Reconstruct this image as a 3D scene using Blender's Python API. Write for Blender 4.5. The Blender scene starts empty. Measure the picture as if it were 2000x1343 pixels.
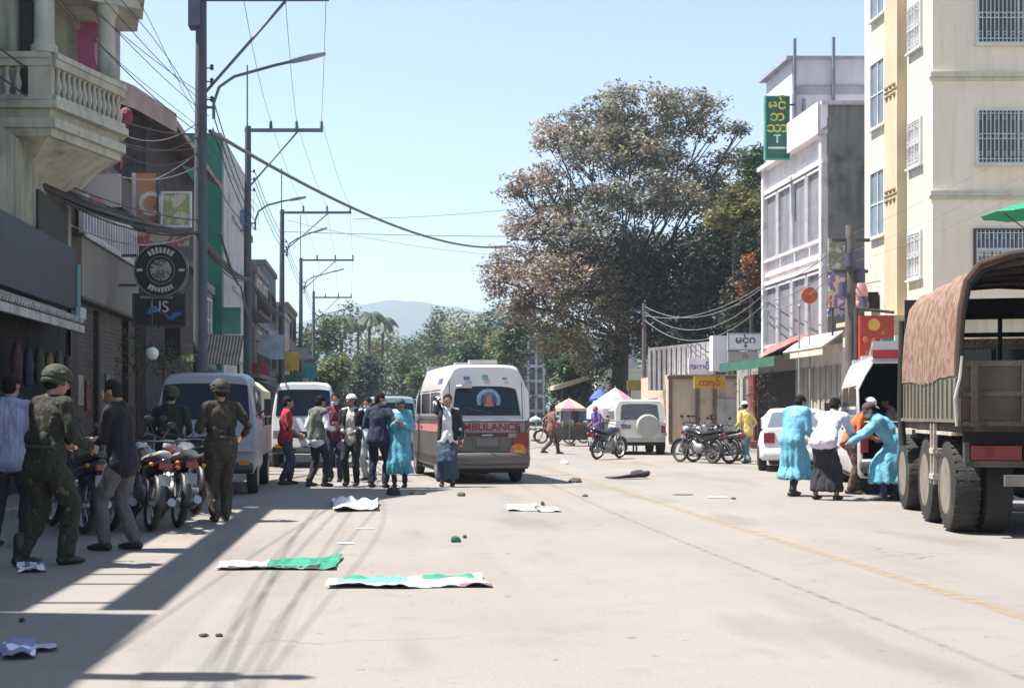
import bpy, bmesh, math, random
from mathutils import Vector, Matrix, noise
from math import sin, cos, pi, radians as R
random.seed(7)
F = 2500.0; CX = 740.0; HY = 808.0; H0 = 1.33
S = bpy.context.scene; C = S.collection
def P(px, py, Y): return Vector(((px-CX)*Y/F, Y, H0+(HY-py)*Y/F))
def G(px, py):
    Y = F*H0/(py-HY); return Vector(((px-CX)*Y/F, Y, 0))
def tag(o, label=None, cat=None, group=None, kind=None):
    if label: o['label'] = label
    if cat: o['category'] = cat
    if group: o['group'] = group
    if kind: o['kind'] = kind
    return o
def thing(name, label, cat, loc=(0, 0, 0), rz=0, group=None):
    o = bpy.data.objects.new(name, None); C.objects.link(o); o.empty_display_size = .1
    o.location = loc; o.rotation_euler = (0, 0, rz)
    return tag(o, label, cat, group)
def copy_tree(o, parent=None):
    c = o.copy(); C.objects.link(c); c.parent = parent
    for ch in [x for x in bpy.data.objects if x.parent == o]: copy_tree(ch, c)
    return c
# ---------- materials
MATS = {}
def mat(name, col, rough=.8, metal=0.0, var=.15, scale=2.0, bump=0.0, bscale=30, streak=0, dirt=0, dcol=(.08, .07, .06), spec=.5, trans=0, emit=0, island=0, pal=None, psc=4, aniso=(1, 1, 1)):
    if name in MATS: return MATS[name]
    m = bpy.data.materials.new(name); m.use_nodes = True; nt = m.node_tree; N = nt.nodes; L = nt.links
    b = N['Principled BSDF']; b.inputs['Roughness'].default_value = rough; b.inputs['Metallic'].default_value = metal
    b.inputs['Specular IOR Level'].default_value = spec
    tc = N.new('ShaderNodeTexCoord')
    mp = N.new('ShaderNodeMapping'); mp.inputs['Scale'].default_value = aniso; L.new(tc.outputs['Object'], mp.inputs[0])
    def nz(sc, det=4, src=mp):
        n = N.new('ShaderNodeTexNoise'); n.inputs['Scale'].default_value = sc; n.inputs['Detail'].default_value = det
        L.new(src.outputs[0] if src is mp else src.outputs['Object'], n.inputs['Vector']); return n
    def mixc(fac, a, bb, lo=.35, hi=.65):
        mr = N.new('ShaderNodeMapRange'); mr.inputs[1].default_value = lo; mr.inputs[2].default_value = hi
        L.new(fac, mr.inputs[0])
        mx = N.new('ShaderNodeMix'); mx.data_type = 'RGBA'; L.new(mr.outputs[0], mx.inputs[0])
        for i, v in ((6, a), (7, bb)):
            if isinstance(v, tuple): mx.inputs[i].default_value = (*v[:3], 1)
            else: L.new(v, mx.inputs[i])
        return mx.outputs[2]
    lo = tuple(c*(1-var) for c in col); hi = tuple(min(1, c*(1+var)) for c in col)
    if pal:
        n = nz(psc, 3); cr = N.new('ShaderNodeValToRGB'); cr.color_ramp.interpolation = 'CONSTANT'
        el = cr.color_ramp.elements
        while len(el) < len(pal): el.new(.5)
        for i, c in enumerate(pal):
            el[i].position = 0 if i == 0 else .36+.28*(i-1)/max(1, len(pal)-2) if len(pal) > 2 else .5; el[i].color = (*c, 1)
        L.new(n.outputs['Fac'], cr.inputs[0]); out = cr.outputs[0]
    else:
        out = mixc(nz(scale).outputs['Fac'], lo, hi)
    if island:
        g = N.new('ShaderNodeNewGeometry'); hs = N.new('ShaderNodeHueSaturation')
        ml = N.new('ShaderNodeMapRange'); ml.inputs[3].default_value = 1-island; ml.inputs[4].default_value = 1+island
        L.new(g.outputs['Random Per Island'], ml.inputs[0]); L.new(ml.outputs[0], hs.inputs['Value']); L.new(out, hs.inputs['Color'])
        mh = N.new('ShaderNodeMapRange'); mh.inputs[3].default_value = .5-.04*island; mh.inputs[4].default_value = .5+.05*island
        ws = N.new('ShaderNodeMath'); ws.operation = 'FRACT'; w2 = N.new('ShaderNodeMath'); w2.operation = 'MULTIPLY'; w2.inputs[1].default_value = 17.3
        L.new(g.outputs['Random Per Island'], w2.inputs[0]); L.new(w2.outputs[0], ws.inputs[0]); L.new(ws.outputs[0], mh.inputs[0]); L.new(mh.outputs[0], hs.inputs['Hue'])
        out = hs.outputs[0]
    if streak:
        mp2 = N.new('ShaderNodeMapping'); mp2.inputs['Scale'].default_value = (3, 3, .25); L.new(tc.outputs['Object'], mp2.inputs[0])
        n = N.new('ShaderNodeTexNoise'); n.inputs['Scale'].default_value = 1.6; n.inputs['Detail'].default_value = 6; L.new(mp2.outputs[0], n.inputs['Vector'])
        out = mixc(n.outputs['Fac'], out, tuple(c*(1-streak) for c in col), .48, .75)
    if dirt:
        out = mixc(nz(1.3, 8).outputs['Fac'], out, dcol, .62-dirt*.2, .85-dirt*.1)
    L.new(out, b.inputs['Base Color'])
    if bump:
        n = nz(bscale, 3); bp = N.new('ShaderNodeBump'); bp.inputs['Strength'].default_value = bump; bp.inputs['Distance'].default_value = .02
        L.new(n.outputs['Fac'], bp.inputs['Height']); L.new(bp.outputs[0], b.inputs['Normal'])
    if trans:
        tl = N.new('ShaderNodeBsdfTranslucent'); L.new(out, tl.inputs[0]); ms = N.new('ShaderNodeMixShader'); ms.inputs[0].default_value = trans
        L.new(b.outputs[0], ms.inputs[1]); L.new(tl.outputs[0], ms.inputs[2]); L.new(ms.outputs[0], N['Material Output'].inputs[0])
    if emit:
        L.new(out, b.inputs['Emission Color']); b.inputs['Emission Strength'].default_value = emit
    MATS[name] = m; return m
# ---------- mesh builder
class MB:
    def __init__(s): s.v = []; s.f = []; s.m = []; s.cur = 0
    def add(s, vs, fs, m=None):
        o = len(s.v); s.v += [tuple(x) for x in vs]; s.f += [tuple(o+i for i in f) for f in fs]; s.m += [s.cur if m is None else m]*len(fs); return s
    def box(s, x0, x1, y0, y1, z0, z1, m=None):
        if x0 > x1: x0, x1 = x1, x0
        if y0 > y1: y0, y1 = y1, y0
        if z0 > z1: z0, z1 = z1, z0
        return s.add([(x0, y0, z0), (x1, y0, z0), (x1, y1, z0), (x0, y1, z0), (x0, y0, z1), (x1, y0, z1), (x1, y1, z1), (x0, y1, z1)],
              [(0, 3, 2, 1), (4, 5, 6, 7), (0, 1, 5, 4), (1, 2, 6, 5), (2, 3, 7, 6), (3, 0, 4, 7)], m)
    def poly(s, pts, m=None): return s.add(pts, [tuple(range(len(pts)))], m)
    def prism(s, pts, d, m=None):
        n = len(pts); d = Vector(d); q = [Vector(p)+d for p in pts]
        fs = [tuple(range(n))[::-1], tuple(range(n, 2*n))]+[(i, (i+1) % n, n+(i+1) % n, n+i) for i in range(n)]
        return s.add(list(pts)+q, fs, m)
    def loft(s, rings, caps=True, m=None, closed=True):
        n = len(rings[0]); vs = [p for r in rings for p in r]; fs = []
        for k in range(len(rings)-1):
            for i in range(n if closed else n-1):
                j = (i+1) % n; fs.append((k*n+i, k*n+j, (k+1)*n+j, (k+1)*n+i))
        if caps: fs += [tuple(range(n))[::-1], tuple((len(rings)-1)*n+i for i in range(n))]
        return s.add(vs, fs, m)
    def tube(s, pts, r, n=6, m=None, side=None):
        pts = [Vector(p) for p in pts]; rs = list(r) if hasattr(r, '__len__') and len(r) == len(pts) else [r]*len(pts); rings = []; pu = None
        for i, p in enumerate(pts):
            d = (pts[min(i+1, len(pts)-1)]-pts[max(i-1, 0)]).normalized()
            a = Vector(side) if side else (Vector((0, 0, 1)) if abs(d.z) < .9 else Vector((0, 1, 0)))
            u = d.cross(a) if (side or pu is None) else pu-d*pu.dot(d)
            if u.length < 1e-4: u = d.orthogonal()
            u.normalize(); pu = u; w = d.cross(u).normalized(); ra, rb = rs[i] if hasattr(rs[i], '__len__') else (rs[i], rs[i])
            rings.append([p+u*ra*cos(2*pi*k/n)+w*rb*sin(2*pi*k/n) for k in range(n)])
        return s.loft(rings, True, m)
    def cyl(s, a, b, r, r2=None, n=12, m=None): return s.tube([a, b], [r, r if r2 is None else r2], n, m)
    def capsule(s, pts, rs, n=12, side=None, m=None):
        pts = [Vector(p) for p in pts]
        g = lambda r: r if isinstance(r, tuple) else (r, r)
        d0 = (pts[0]-pts[1]).normalized(); d1 = (pts[-1]-pts[-2]).normalized(); P_ = []; Q = []
        r0 = g(rs[0]); r1 = g(rs[-1]); m0 = min(r0)*.8; m1 = min(r1)*.8
        for t in (.98, .8, .45): P_.append(pts[0]+d0*m0*t); Q.append(tuple(x*math.sqrt(1-t*t) for x in r0))
        P_ += pts; Q += [g(r) for r in rs]
        for t in (.45, .8, .98): P_.append(pts[-1]+d1*m1*t); Q.append(tuple(x*math.sqrt(1-t*t) for x in r1))
        return s.tube(P_, Q, n, m, side)
    def ell(s, c, r, rot=None, n=14, k=9, m=None, t0=0, t1=pi):
        c = Vector(c); r = r if hasattr(r, '__len__') else (r, r, r); rings = []
        for i in range(k+1):
            t = t0+(t1-t0)*min(max(i/k, .02 if t0 == 0 else 0), .98 if t1 == pi else 1)
            ring = []
            for j in range(n):
                a = 2*pi*j/n; v = Vector((r[0]*sin(t)*cos(a), r[1]*sin(t)*sin(a), r[2]*cos(t)))
                if rot: v = rot @ v
                ring.append(c+v)
            rings.append(ring)
        return s.loft(rings[::-1], True, m)
    def lathe(s, prof, c=(0, 0, 0), ax='z', n=20, m=None, closed=False):
        c = Vector(c); rings = []
        for r, h in prof:
            ring = []
            for j in range(n):
                a = 2*pi*j/n; x, y = r*cos(a), r*sin(a)
                v = {'z': (x, y, h), 'x': (h, x, y), 'y': (y, h, x)}[ax]; ring.append(c+Vector(v))
            rings.append(ring)
        if closed: rings.append(rings[0]); return s.loft(rings, False, m)
        return s.loft(rings, True, m)
    def xf(s, M, start=0):
        for i in range(start, len(s.v)): s.v[i] = tuple(M @ Vector(s.v[i]))
        return s
    def build(s, name, mats, parent=None, smooth=0, sub=None, label=None, world=True):
        me = bpy.data.meshes.new(name); me.from_pydata(s.v, [], s.f)
        if not isinstance(mats, (list, tuple)): mats = [mats]
        for x in mats: me.materials.append(x)
        me.polygons.foreach_set('material_index', s.m)
        bm = bmesh.new(); bm.from_mesh(me); bmesh.ops.recalc_face_normals(bm, faces=bm.faces); bm.to_mesh(me); bm.free()
        if smooth:
            me.polygons.foreach_set('use_smooth', [True]*len(me.polygons)); me.set_sharp_from_angle(angle=R(smooth))
        o = bpy.data.objects.new(name, me); C.objects.link(o)
        if parent:
            o.parent = parent
            if world:
                q = parent; off = Vector((0, 0, 0))
                while q: off += Vector(q.location); q = q.parent
                o.location = -off
        if sub: mod = o.modifiers.new('s', 'SUBSURF'); mod.levels = mod.render_levels = sub
        if label: o['label'] = label
        return o
def top(mb, name, mats, label, cat, group=None, smooth=0, kind=None, base=None):
    o = mb.build(name, mats, None, smooth)
    if base is not None:
        b = Vector(base)
        for v in o.data.vertices: v.co -= b
        o.location = b
    return tag(o, label, cat, group, kind)
def quadgrid(a, b, c, d, nu, nv, fn=None):
    a, b, c, d = map(Vector, (a, b, c, d)); vs = []
    for j in range(nv+1):
        for i in range(nu+1):
            u = i/nu; v = j/nv; p = (a*(1-u)+b*u)*(1-v)+(d*(1-u)+c*u)*v
            vs.append(fn(p, u, v) if fn else p)
    return vs, [(j*(nu+1)+i, j*(nu+1)+i+1, (j+1)*(nu+1)+i+1, (j+1)*(nu+1)+i) for j in range(nv) for i in range(nu)]
def textmesh(s, size, mtl, name, parent=None, M=None, ext=.004, bold=0.0, align='CENTER', sx=1.0):
    cu = bpy.data.curves.new('t', 'FONT'); cu.body = s; cu.size = size; cu.extrude = ext; cu.offset = bold; cu.align_x = align; cu.align_y = 'CENTER'
    o = bpy.data.objects.new('t', cu); C.objects.link(o); bpy.context.view_layer.update()
    dg = bpy.context.evaluated_depsgraph_get(); me = bpy.data.meshes.new_from_object(o.evaluated_get(dg))
    bpy.data.objects.remove(o); bpy.data.curves.remove(cu)
    B = Matrix(((sx, 0, 0, 0), (0, 0, 1, 0), (0, 1, 0, 0), (0, 0, 0, 1)))  # text x->x, y->z, faces -y
    me.transform((M or Matrix()) @ B); me.materials.clear(); me.materials.append(mtl)
    o = bpy.data.objects.new(name, me); C.objects.link(o)
    if parent:
        o.parent = parent
    return o
def Tr(x, y, z): return Matrix.Translation((x, y, z))
def Rz(a): return Matrix.Rotation(a, 4, 'Z')
# ---------- people
def remesh(mb, vox, mtl, name, parent, wr=0.0, wsc=9.0, extra=None, sm=2, seed=0, fold=0):
    me = bpy.data.meshes.new('tmp'); me.from_pydata(mb.v, [], mb.f)
    bm = bmesh.new(); bm.from_mesh(me); bmesh.ops.recalc_face_normals(bm, faces=bm.faces); bm.to_mesh(me); bm.free()
    o = bpy.data.objects.new('tmp', me); C.objects.link(o)
    md = o.modifiers.new('r', 'REMESH'); md.mode = 'VOXEL'; md.voxel_size = vox
    if sm: ms = o.modifiers.new('s', 'SMOOTH'); ms.iterations = sm; ms.factor = .5
    bpy.context.view_layer.update(); dg = bpy.context.evaluated_depsgraph_get()
    out = bpy.data.meshes.new_from_object(o.evaluated_get(dg)); bpy.data.objects.remove(o); bpy.data.meshes.remove(me)
    if wr:
        for v in out.vertices:
            p = v.co*1.0; q = Vector((p.x*wsc, p.y*wsc, p.z*wsc*.55+seed*7.7))
            n = noise.noise(q)+.5*noise.noise(q*2.1); v.co += v.normal*n*wr
            if fold: v.co += v.normal*fold*sin(math.atan2(p.y, p.x)*11+2*noise.noise(q*.5))*max(0, min(1, (1.0-p.z)*1.6))
    if extra:
        vs = [tuple(v.co) for v in out.vertices]; fs = [tuple(p.vertices) for p in out.polygons]; mi = [0]*len(fs); b = len(vs)
        vs += extra.v; fs += [tuple(b+i for i in f) for f in extra.f]; mi += extra.m
        o2 = bpy.data.meshes.new(name); o2.from_pydata(vs, [], fs); o2.polygons.foreach_set('material_index', mi); bpy.data.meshes.remove(out); out = o2
        bm = bmesh.new(); bm.from_mesh(out); bmesh.ops.recalc_face_normals(bm, faces=bm.faces); bm.to_mesh(out); bm.free()
    out.name = name; out.materials.clear()
    for x in (mtl if isinstance(mtl, list) else [mtl]): out.materials.append(x)
    out.polygons.foreach_set('use_smooth', [True]*len(out.polygons))
    ob = bpy.data.objects.new(name, out); C.objects.link(ob); ob.parent = parent
    return ob
def ik(a, b, l1, l2, pole):
    a = Vector(a); b = Vector(b); d = b-a; L_ = d.length; mx = (l1+l2)*.995
    if L_ > mx: b = a+d.normalized()*mx; d = b-a; L_ = mx
    x = (l1*l1-l2*l2+L_*L_)/(2*L_); h = math.sqrt(max(0, l1*l1-x*x)); u = d/L_; p = Vector(pole); p = (p-u*p.dot(u)).normalized()
    return a+u*x+p*h, b
def hand(mb, w, d, side, palm, curl=.5, r=.0085):
    # w wrist, d direction of hand, palm = palm normal
    d = Vector(d).normalized(); n = Vector(palm); n = (n-d*n.dot(d)).normalized(); s = d.cross(n).normalized()*side
    mb.capsule([w-d*.01, w+d*.03, w+d*.075], [(.025, .017), (.034, .017), (.036, .013)], 10, side=n)
    for i, (o, ln) in enumerate(((-.028, .068), (-.009, .08), (.010, .075), (.028, .058))):
        a0 = w+d*.08+s*o; pts = [a0]; ang = curl*.5; dd = d
        for seg in (.45, .32, .23):
            dd = (d*cos(ang)+n*sin(ang)); pts.append(pts[-1]+dd*ln*seg); ang += curl*.8
        mb.capsule(pts, [r, r*.95, r*.88, r*.75], 6)
    t0 = w+d*.025-s*.028; mb.capsule([t0, t0-s*.022+d*.022+n*.01, t0-s*.026+d*.052+n*.022], [r*1.25, r*1.1, r*.85], 6)
SK = dict(skin=(.30, .17, .11), tan=(.36, .21, .14), dark=(.2, .11, .07))
def person(loc, face, label, H=1.66, lean=0, tilt=0, hips=(0, 0, 0), fL=(-.1, 0, 0), fR=(.1, 0, 0), hL=None, hR=None, head=(0, 0), skin='skin',
           top=('shirt', None, 'long'), bot=('trousers', None), shoe=None, hair=(.012, .01, .01), hat=None, mask=None, gown=None, vest=None, vox=.016, extras=None, group=None, wide=1.0, palmL=None, palmR=None, footyaw=(0, 0), turn=0, poleL=None, poleR=None, cat='person'):
    k = H/1.70; root = thing('person', label, cat, loc, face, group); seed = random.random()*9
    skm = mat('skin_'+skin, SK[skin], .55, 0, .08, 12); dark = mat('eye_dark', (.02, .015, .012), .4, 0, 0); lip = mat('lips', (.22, .08, .07), .5, 0, 0)
    V = lambda x, y, z: Vector((x, y, z))*k
    pel = V(*hips)+V(0, 0, .93)
    # upper-body rotation: lean forward (+y), tilt to side, turn
    U = Matrix.Rotation(R(turn), 3, 'Z') @ Matrix.Rotation(R(tilt), 3, 'Y') @ Matrix.Rotation(R(-lean), 3, 'X')
    up = lambda x, y, z: pel+(U @ V(x, y, z-.93))
    shL, shR = up(-.175*wide, 0, 1.385), up(.175*wide, 0, 1.385); neck = up(0, -.01, 1.44); hd = up(0, .015, 1.585)
    HR = U @ Matrix.Rotation(R(head[0]), 3, 'Z') @ Matrix.Rotation(R(-head[1]), 3, 'X'); hdp = neck+HR @ V(0, .025, .145)
    hpL, hpR = pel+V(-.09, 0, -.03), pel+V(.09, 0, -.03)
    ax = lambda f: V(f[0], f[1], .085+(f[2] if len(f) > 2 else 0))
    knL, anL = ik(hpL, ax(fL), .43*k, .42*k, poleL or (-.1, 1, 0)); knR, anR = ik(hpR, ax(fR), .43*k, .42*k, poleR or (.1, 1, 0))
    tL = V(*hL) if hL else up(-.27*wide, .04, .86); tR = V(*hR) if hR else up(.27*wide, .04, .86)
    elL, wrL = ik(shL, tL, .29*k, .26*k, (-.5, -1, -.5)); elR, wrR = ik(shR, tR, .29*k, .26*k, (.5, -1, -.5))
    side = U @ Vector((1, 0, 0)); sc = lambda *r: tuple(x*k for x in r)
    def torso(mb, e=0, w=1.0, lo=.90, hem=0):
        pts = [up(0, 0, z) for z in (lo, .98, 1.1, 1.24, 1.34, 1.41)]; rr = [(.155*w+hem, .105+hem), (.15*w+hem*.8, .10+hem*.8), (.14*w, .10), (.16*w, .115), (.155*w, .1), (.085*w, .07)]
        mb.capsule(pts, [((a*wide+e)*k, (b+e)*k) for a, b in rr], 16, side=tuple(U @ Vector((0, 1, 0))))
        for sh in (shL, shR): mb.capsule([sh, (sh+up(0, -.01, 1.43))/2, up(0, -.01, 1.43)], [(.056+e)*k, (.052+e)*k, (.055+e)*k], 10)
    # skin body
    b = MB(); torso(b, -.012)
    b.capsule([neck-(U @ V(0, 0, .06)), neck, hdp-HR @ V(0, .02, .05)], [.06*k, .053*k, .052*k], 12)
    b.ell(hdp+HR @ V(0, -.008, .025), sc(.077, .097, .10), HR); b.ell(hdp+HR @ V(0, .022, -.045), sc(.056, .068, .068), HR)
    b.ell(hdp+HR @ V(0, .098, -.012), sc(.014, .022, .028), HR, 8, 6)
    for sx in (-1, 1): b.ell(hdp+HR @ V(sx*.08, -.008, 0), sc(.014, .022, .034), HR, 8, 6)
    for sh, el, wr in ((shL, elL, wrL), (shR, elR, wrR)): b.capsule([sh, (sh+el)/2, el, (el*2+wr)/3, wr], sc(.05, .046, .038, .038, .026), 10)
    for hp, kn, an in ((hpL, knL, anL), (hpR, knR, anR)): b.capsule([hp, (hp+kn)/2, kn, kn+(an-kn)*.35, an], sc(.085, .072, .052, .052, .038), 10)
    ex = MB()
    for (el, wr, sd, pm, tgt) in ((elL, wrL, -1, palmL, hL), (elR, wrR, 1, palmR, hR)):
        dd = (wr-el).normalized(); hand(ex, wr, dd, sd, pm or ((-sd*1.0, .15, .1)), .55 if not tgt else .9)
    for i in range(len(ex.m)): ex.m[i] = 0
    for sx in (-1, 1):
        ex.ell(hdp+HR @ V(sx*.031, .082, .012), sc(.014, .012, .007), HR, 8, 6, 1); ex.ell(hdp+HR @ V(sx*.032, .089, .034), sc(.02, .008, .004), HR, 8, 6, 1)
    ex.ell(hdp+HR @ V(0, .087, -.052), sc(.024, .009, .007), HR, 8, 6, 2)
    remesh(b, vox*.8, [skm, dark, lip], 'body', root, extra=ex, sm=2)
    # trousers / longyi
    nm, bm_, = bot[0], bot[1]; t = MB()
    if nm == 'longyi':
        wst = [pel+V(0, 0, .09), pel, (hpL+hpR)/2+V(0, 0, -.1), (knL+knR)/2, (anL+anR)/2+V(0, 0, .07)]
        dx = (anR-anL); dx.z = 0; sp = dx.length/2
        t.tube(wst+[wst[-1]-V(0, 0, .02)], [((.14)*k, .1*k), (.165*k, .12*k), (.18*k, .13*k), (.16*k+sp*.35, .125*k), (.13*k+sp*.8, .12*k), (.13*k+sp*.8, .12*k)], 20, side=(0, 1, 0))
    else:
        w = 1.12 if nm == 'trousers' else 1.3
        if gown: w = .95
        gs = .82 if gown else 1
        t.capsule([pel+V(0, 0, .03 if gown else .08), pel, pel+V(0, 0, -.06)], [(.148*k*gs, .11*k*gs), (.165*k*gs, .122*k*gs), (.16*k*gs, .12*k*gs)], 14, side=(0, 1, 0))
        for hp, kn, an in ((hpL, knL, anL), (hpR, knR, anR)):
            e = an if nm != 'shorts' else kn+(an-kn)*.1
            pts = [hp, (hp+kn)/2, kn, kn+(e-kn)*.5, e+V(0, 0, .02 if nm != 'shorts' else 0)]; t.capsule(pts, [r*k*w for r in (.092, .085, .066, .062, .058)], 12)
    remesh(t, vox, bm_, nm if nm != 'cargo' else 'trousers', root, .018, 12, seed=seed, fold=.007 if nm == 'longyi' else 0)
    # shoes
    for an, yaw in ((anL, footyaw[0]), (anR, footyaw[1])):
        sb = MB(); M3 = Matrix.Rotation(R(yaw), 3, 'Z'); z0 = an.z-.085*k
        q = lambda x, y, z: Vector((an.x, an.y, z0))+M3 @ V(x, y, z)
        sb.capsule([q(0, -.055, .045), q(0, .03, .045), q(0, .12, .035), q(0, .17, .03)], [(.04*k, .04*k), (.045*k, .042*k), (.048*k, .032*k), (.04*k, .024*k)], 10, side=(0, 0, 1))
        if hat == 'helmet' or nm == 'cargo': sb.capsule([q(0, -.02, .05), q(0, -.01, .24)], [.052*k, .056*k], 10)
        sb.build('shoe', shoe or mat('shoe_dark', (.02, .018, .016), .6), root, 50, world=False)
    # top
    if top:
        nm, tm, sl = top; t = MB(); torso(t, .012, lo=.84, hem=.028)
        for sh, el, wr in ((shL, elL, wrL), (shR, elR, wrR)):
            if sl == 'long': t.capsule([sh, (sh+el)/2, el, (el+wr)/2, wr+(el-wr)*.08], sc(.068, .062, .052, .048, .038), 10)
            else: t.capsule([sh, (sh+el)/2, el+(sh-el)*.12], sc(.07, .068, .064), 10)
        t.capsule([neck-(U @ V(0, 0, .055)), neck-(U @ V(0, .01, .005))], sc(.078, .063), 12)
        remesh(t, vox, tm, nm, root, .018, 10, seed=seed+1)
    if vest:
        t = MB(); torso(t, .034, lo=.9, hem=.012); remesh(t, vox, vest, 'vest', root, .006, 9, seed=seed)
    if gown:
        t = MB(); torso(t, .045, lo=.9, hem=.02)
        for sh, el, wr in ((shL, elL, wrL), (shR, elR, wrR)): t.capsule([sh, (sh+el)/2, el, (el+wr)/2, wr+(el-wr)*.06], sc(.078, .076, .07, .062, .046), 10)
        kn = (knL+knR)/2; an = (anL+anR)/2; dx = abs(anR.x-anL.x)/2; dy = abs(anR.y-anL.y)/2
        e = kn+(an-kn)*.45; t.tube([up(0, 0, 1.0), pel, (pel+kn)/2, kn, e, e-V(0, 0, .02)], [(.17*k, .135*k), (.195*k, .16*k), (.2*k+dx*.3, .16*k+dy*.3), (.195*k+dx*.5, .165*k+dy*.5), (.215*k+dx*.6, .18*k+dy*.7), (.215*k+dx*.6, .18*k+dy*.7)], 24, side=(0, 1, 0))
        t.capsule([neck-(U @ V(0, 0, .05)), neck], sc(.085, .07), 12)
        remesh(t, vox, gown, 'gown', root, .024, 7, seed=seed+2, fold=.02)
    # hair / hats
    hm = mat('hair_%.2f' % hair[0], hair, .8, 0, .2, 20, .8, 60, spec=.15)
    h = MB(); n0 = 0
    h.ell(hdp+HR @ V(0, -.02, .042), sc(.086, .098, .093), HR, 16, 8, t0=0, t1=1.75)
    h.ell(hdp+HR @ V(0, -.045, .0), sc(.078, .072, .085), HR, 14, 8)
    for i, v in enumerate(h.v): p = Vector(v); h.v[i] = tuple(p+(p-hdp).normalized()*.008*noise.noise(p*30))
    h.build('hair', hm, root, 60, world=False)
    def hatpart(fn, name, m): q = MB(); fn(q); q.build(name, m, root, 50, world=False)
    if hat == 'helmet':
        def f(q):
            q.ell(hdp+HR @ V(0, -.012, .045), sc(.118, .138, .118), HR, 20, 10, t0=0, t1=1.72)
            q.ell(hdp+HR @ V(0, -.04, .0), sc(.11, .105, .07), HR, 18, 6, t0=.9, t1=1.9)
            for a in range(7): p = hdp+HR @ (Vector((cos(a*.9), sin(a*.9), 0))*.1*k+V(0, -.012, .08)); q.ell(p, sc(.03, .03, .02), None, 7, 4)
        hatpart(f, 'helmet', mat('helmet_camo', (.05, .055, .03), .75, 0, 0, pal=[(.014, .016, .01), (.03, .033, .017), (.06, .055, .03)], psc=16, bump=.5))
    elif hat:
        kind, hmat = hat
        def f(q):
            q.ell(hdp+HR @ V(0, -.012, .05), sc(.094, .107, .092), HR, 18, 8, t0=0, t1=1.6)
            if kind == 'cap':
                vs = []
                for j in range(2):
                    for i in range(9):
                        a = pi*(.12+.76*i/8); rr = .1 if j == 0 else .1; y = sin(a)*(.1 if j == 0 else .175); vs.append(hdp+HR @ V(cos(a)*.088, y-.01, .045-(.0 if j == 0 else .018)))
                q.add(vs+[v+HR @ V(0, 0, .008) for v in vs], [(i, i+1, 10+i, 9+i) for i in range(8)]+[(18+i, 18+i+1, 28+i, 27+i) for i in range(8)]+[(9+i, 10+i, 28+i, 27+i) for i in range(8)])
        hatpart(f, 'cap' if kind == 'cap' else kind, hmat)
    if mask:
        hatpart(lambda q: q.ell(hdp+HR @ V(0, .042, -.045), sc(.06, .066, .045), HR, 14, 8), 'face_mask', mask)
    root['_'] = 0; del root['_']
    if extras: extras(root, dict(up=up, V=V, hd=hdp, HR=HR, wrL=wrL, wrR=wrR, elL=elL, elR=elR, shL=shL, shR=shR, pel=pel, U=U, k=k, neck=neck))
    return root
def cloth_m(n, c, **k): return mat('cloth_'+n, c, k.pop('rough', .9), 0, k.pop('var', .12), k.pop('scale', 8), k.pop('bump', .5), k.pop('bscale', 22), **k)
camo = mat('camo', (.05, .05, .03), .9, 0, 0, bump=.8, bscale=20, pal=[(.008, .01, .006), (.024, .028, .014), (.02, .015, .01), (.08, .07, .035)], psc=13)
black = cloth_m('black', (.018, .018, .022)); navy = cloth_m('navy', (.02, .025, .055)); white = cloth_m('white', (.7, .7, .72))
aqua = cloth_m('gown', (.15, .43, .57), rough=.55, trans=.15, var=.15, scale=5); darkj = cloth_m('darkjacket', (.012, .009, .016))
greyt = cloth_m('greytrouser', (.16, .15, .16)); jean = cloth_m('jean', (.035, .045, .085)); mask_m = cloth_m('mask', (.45, .58, .68))
boot = mat('boot', (.02, .016, .013), .5)
def at(px, py): g = G(px, py); return (g.x, g.y, 0)
def jacket_open(root, j, m):
    k = j['k']; up = j['up']; q = MB()
    for s, sh, el, wr in ((-1, j['shL'], j['elL'], j['wrL']), (1, j['shR'], j['elR'], j['wrR'])):
        q.capsule([sh, (sh+el)/2, el, (el+wr)/2, wr+(el-wr)*.15], [.078*k, .072*k, .06*k, .055*k, .046*k], 10)
        q.capsule([up(s*.135, -.01, .88), up(s*.125, -.01, 1.1), up(s*.115, 0, 1.3), up(s*.09, 0, 1.42)], [(.065*k, .13*k), (.06*k, .125*k), (.07*k, .13*k), (.05*k, .08*k)], 12, side=tuple(j['U'] @ Vector((0, 1, 0))))
    q.capsule([up(0, -.09, .88), up(0, -.09, 1.1), up(0, -.08, 1.38)], [(.15*k, .05*k)]*3, 12, side=tuple(j['U'] @ Vector((0, 1, 0))))
    remesh(q, .018, m, 'open_jacket', root, .008, 9)
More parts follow.
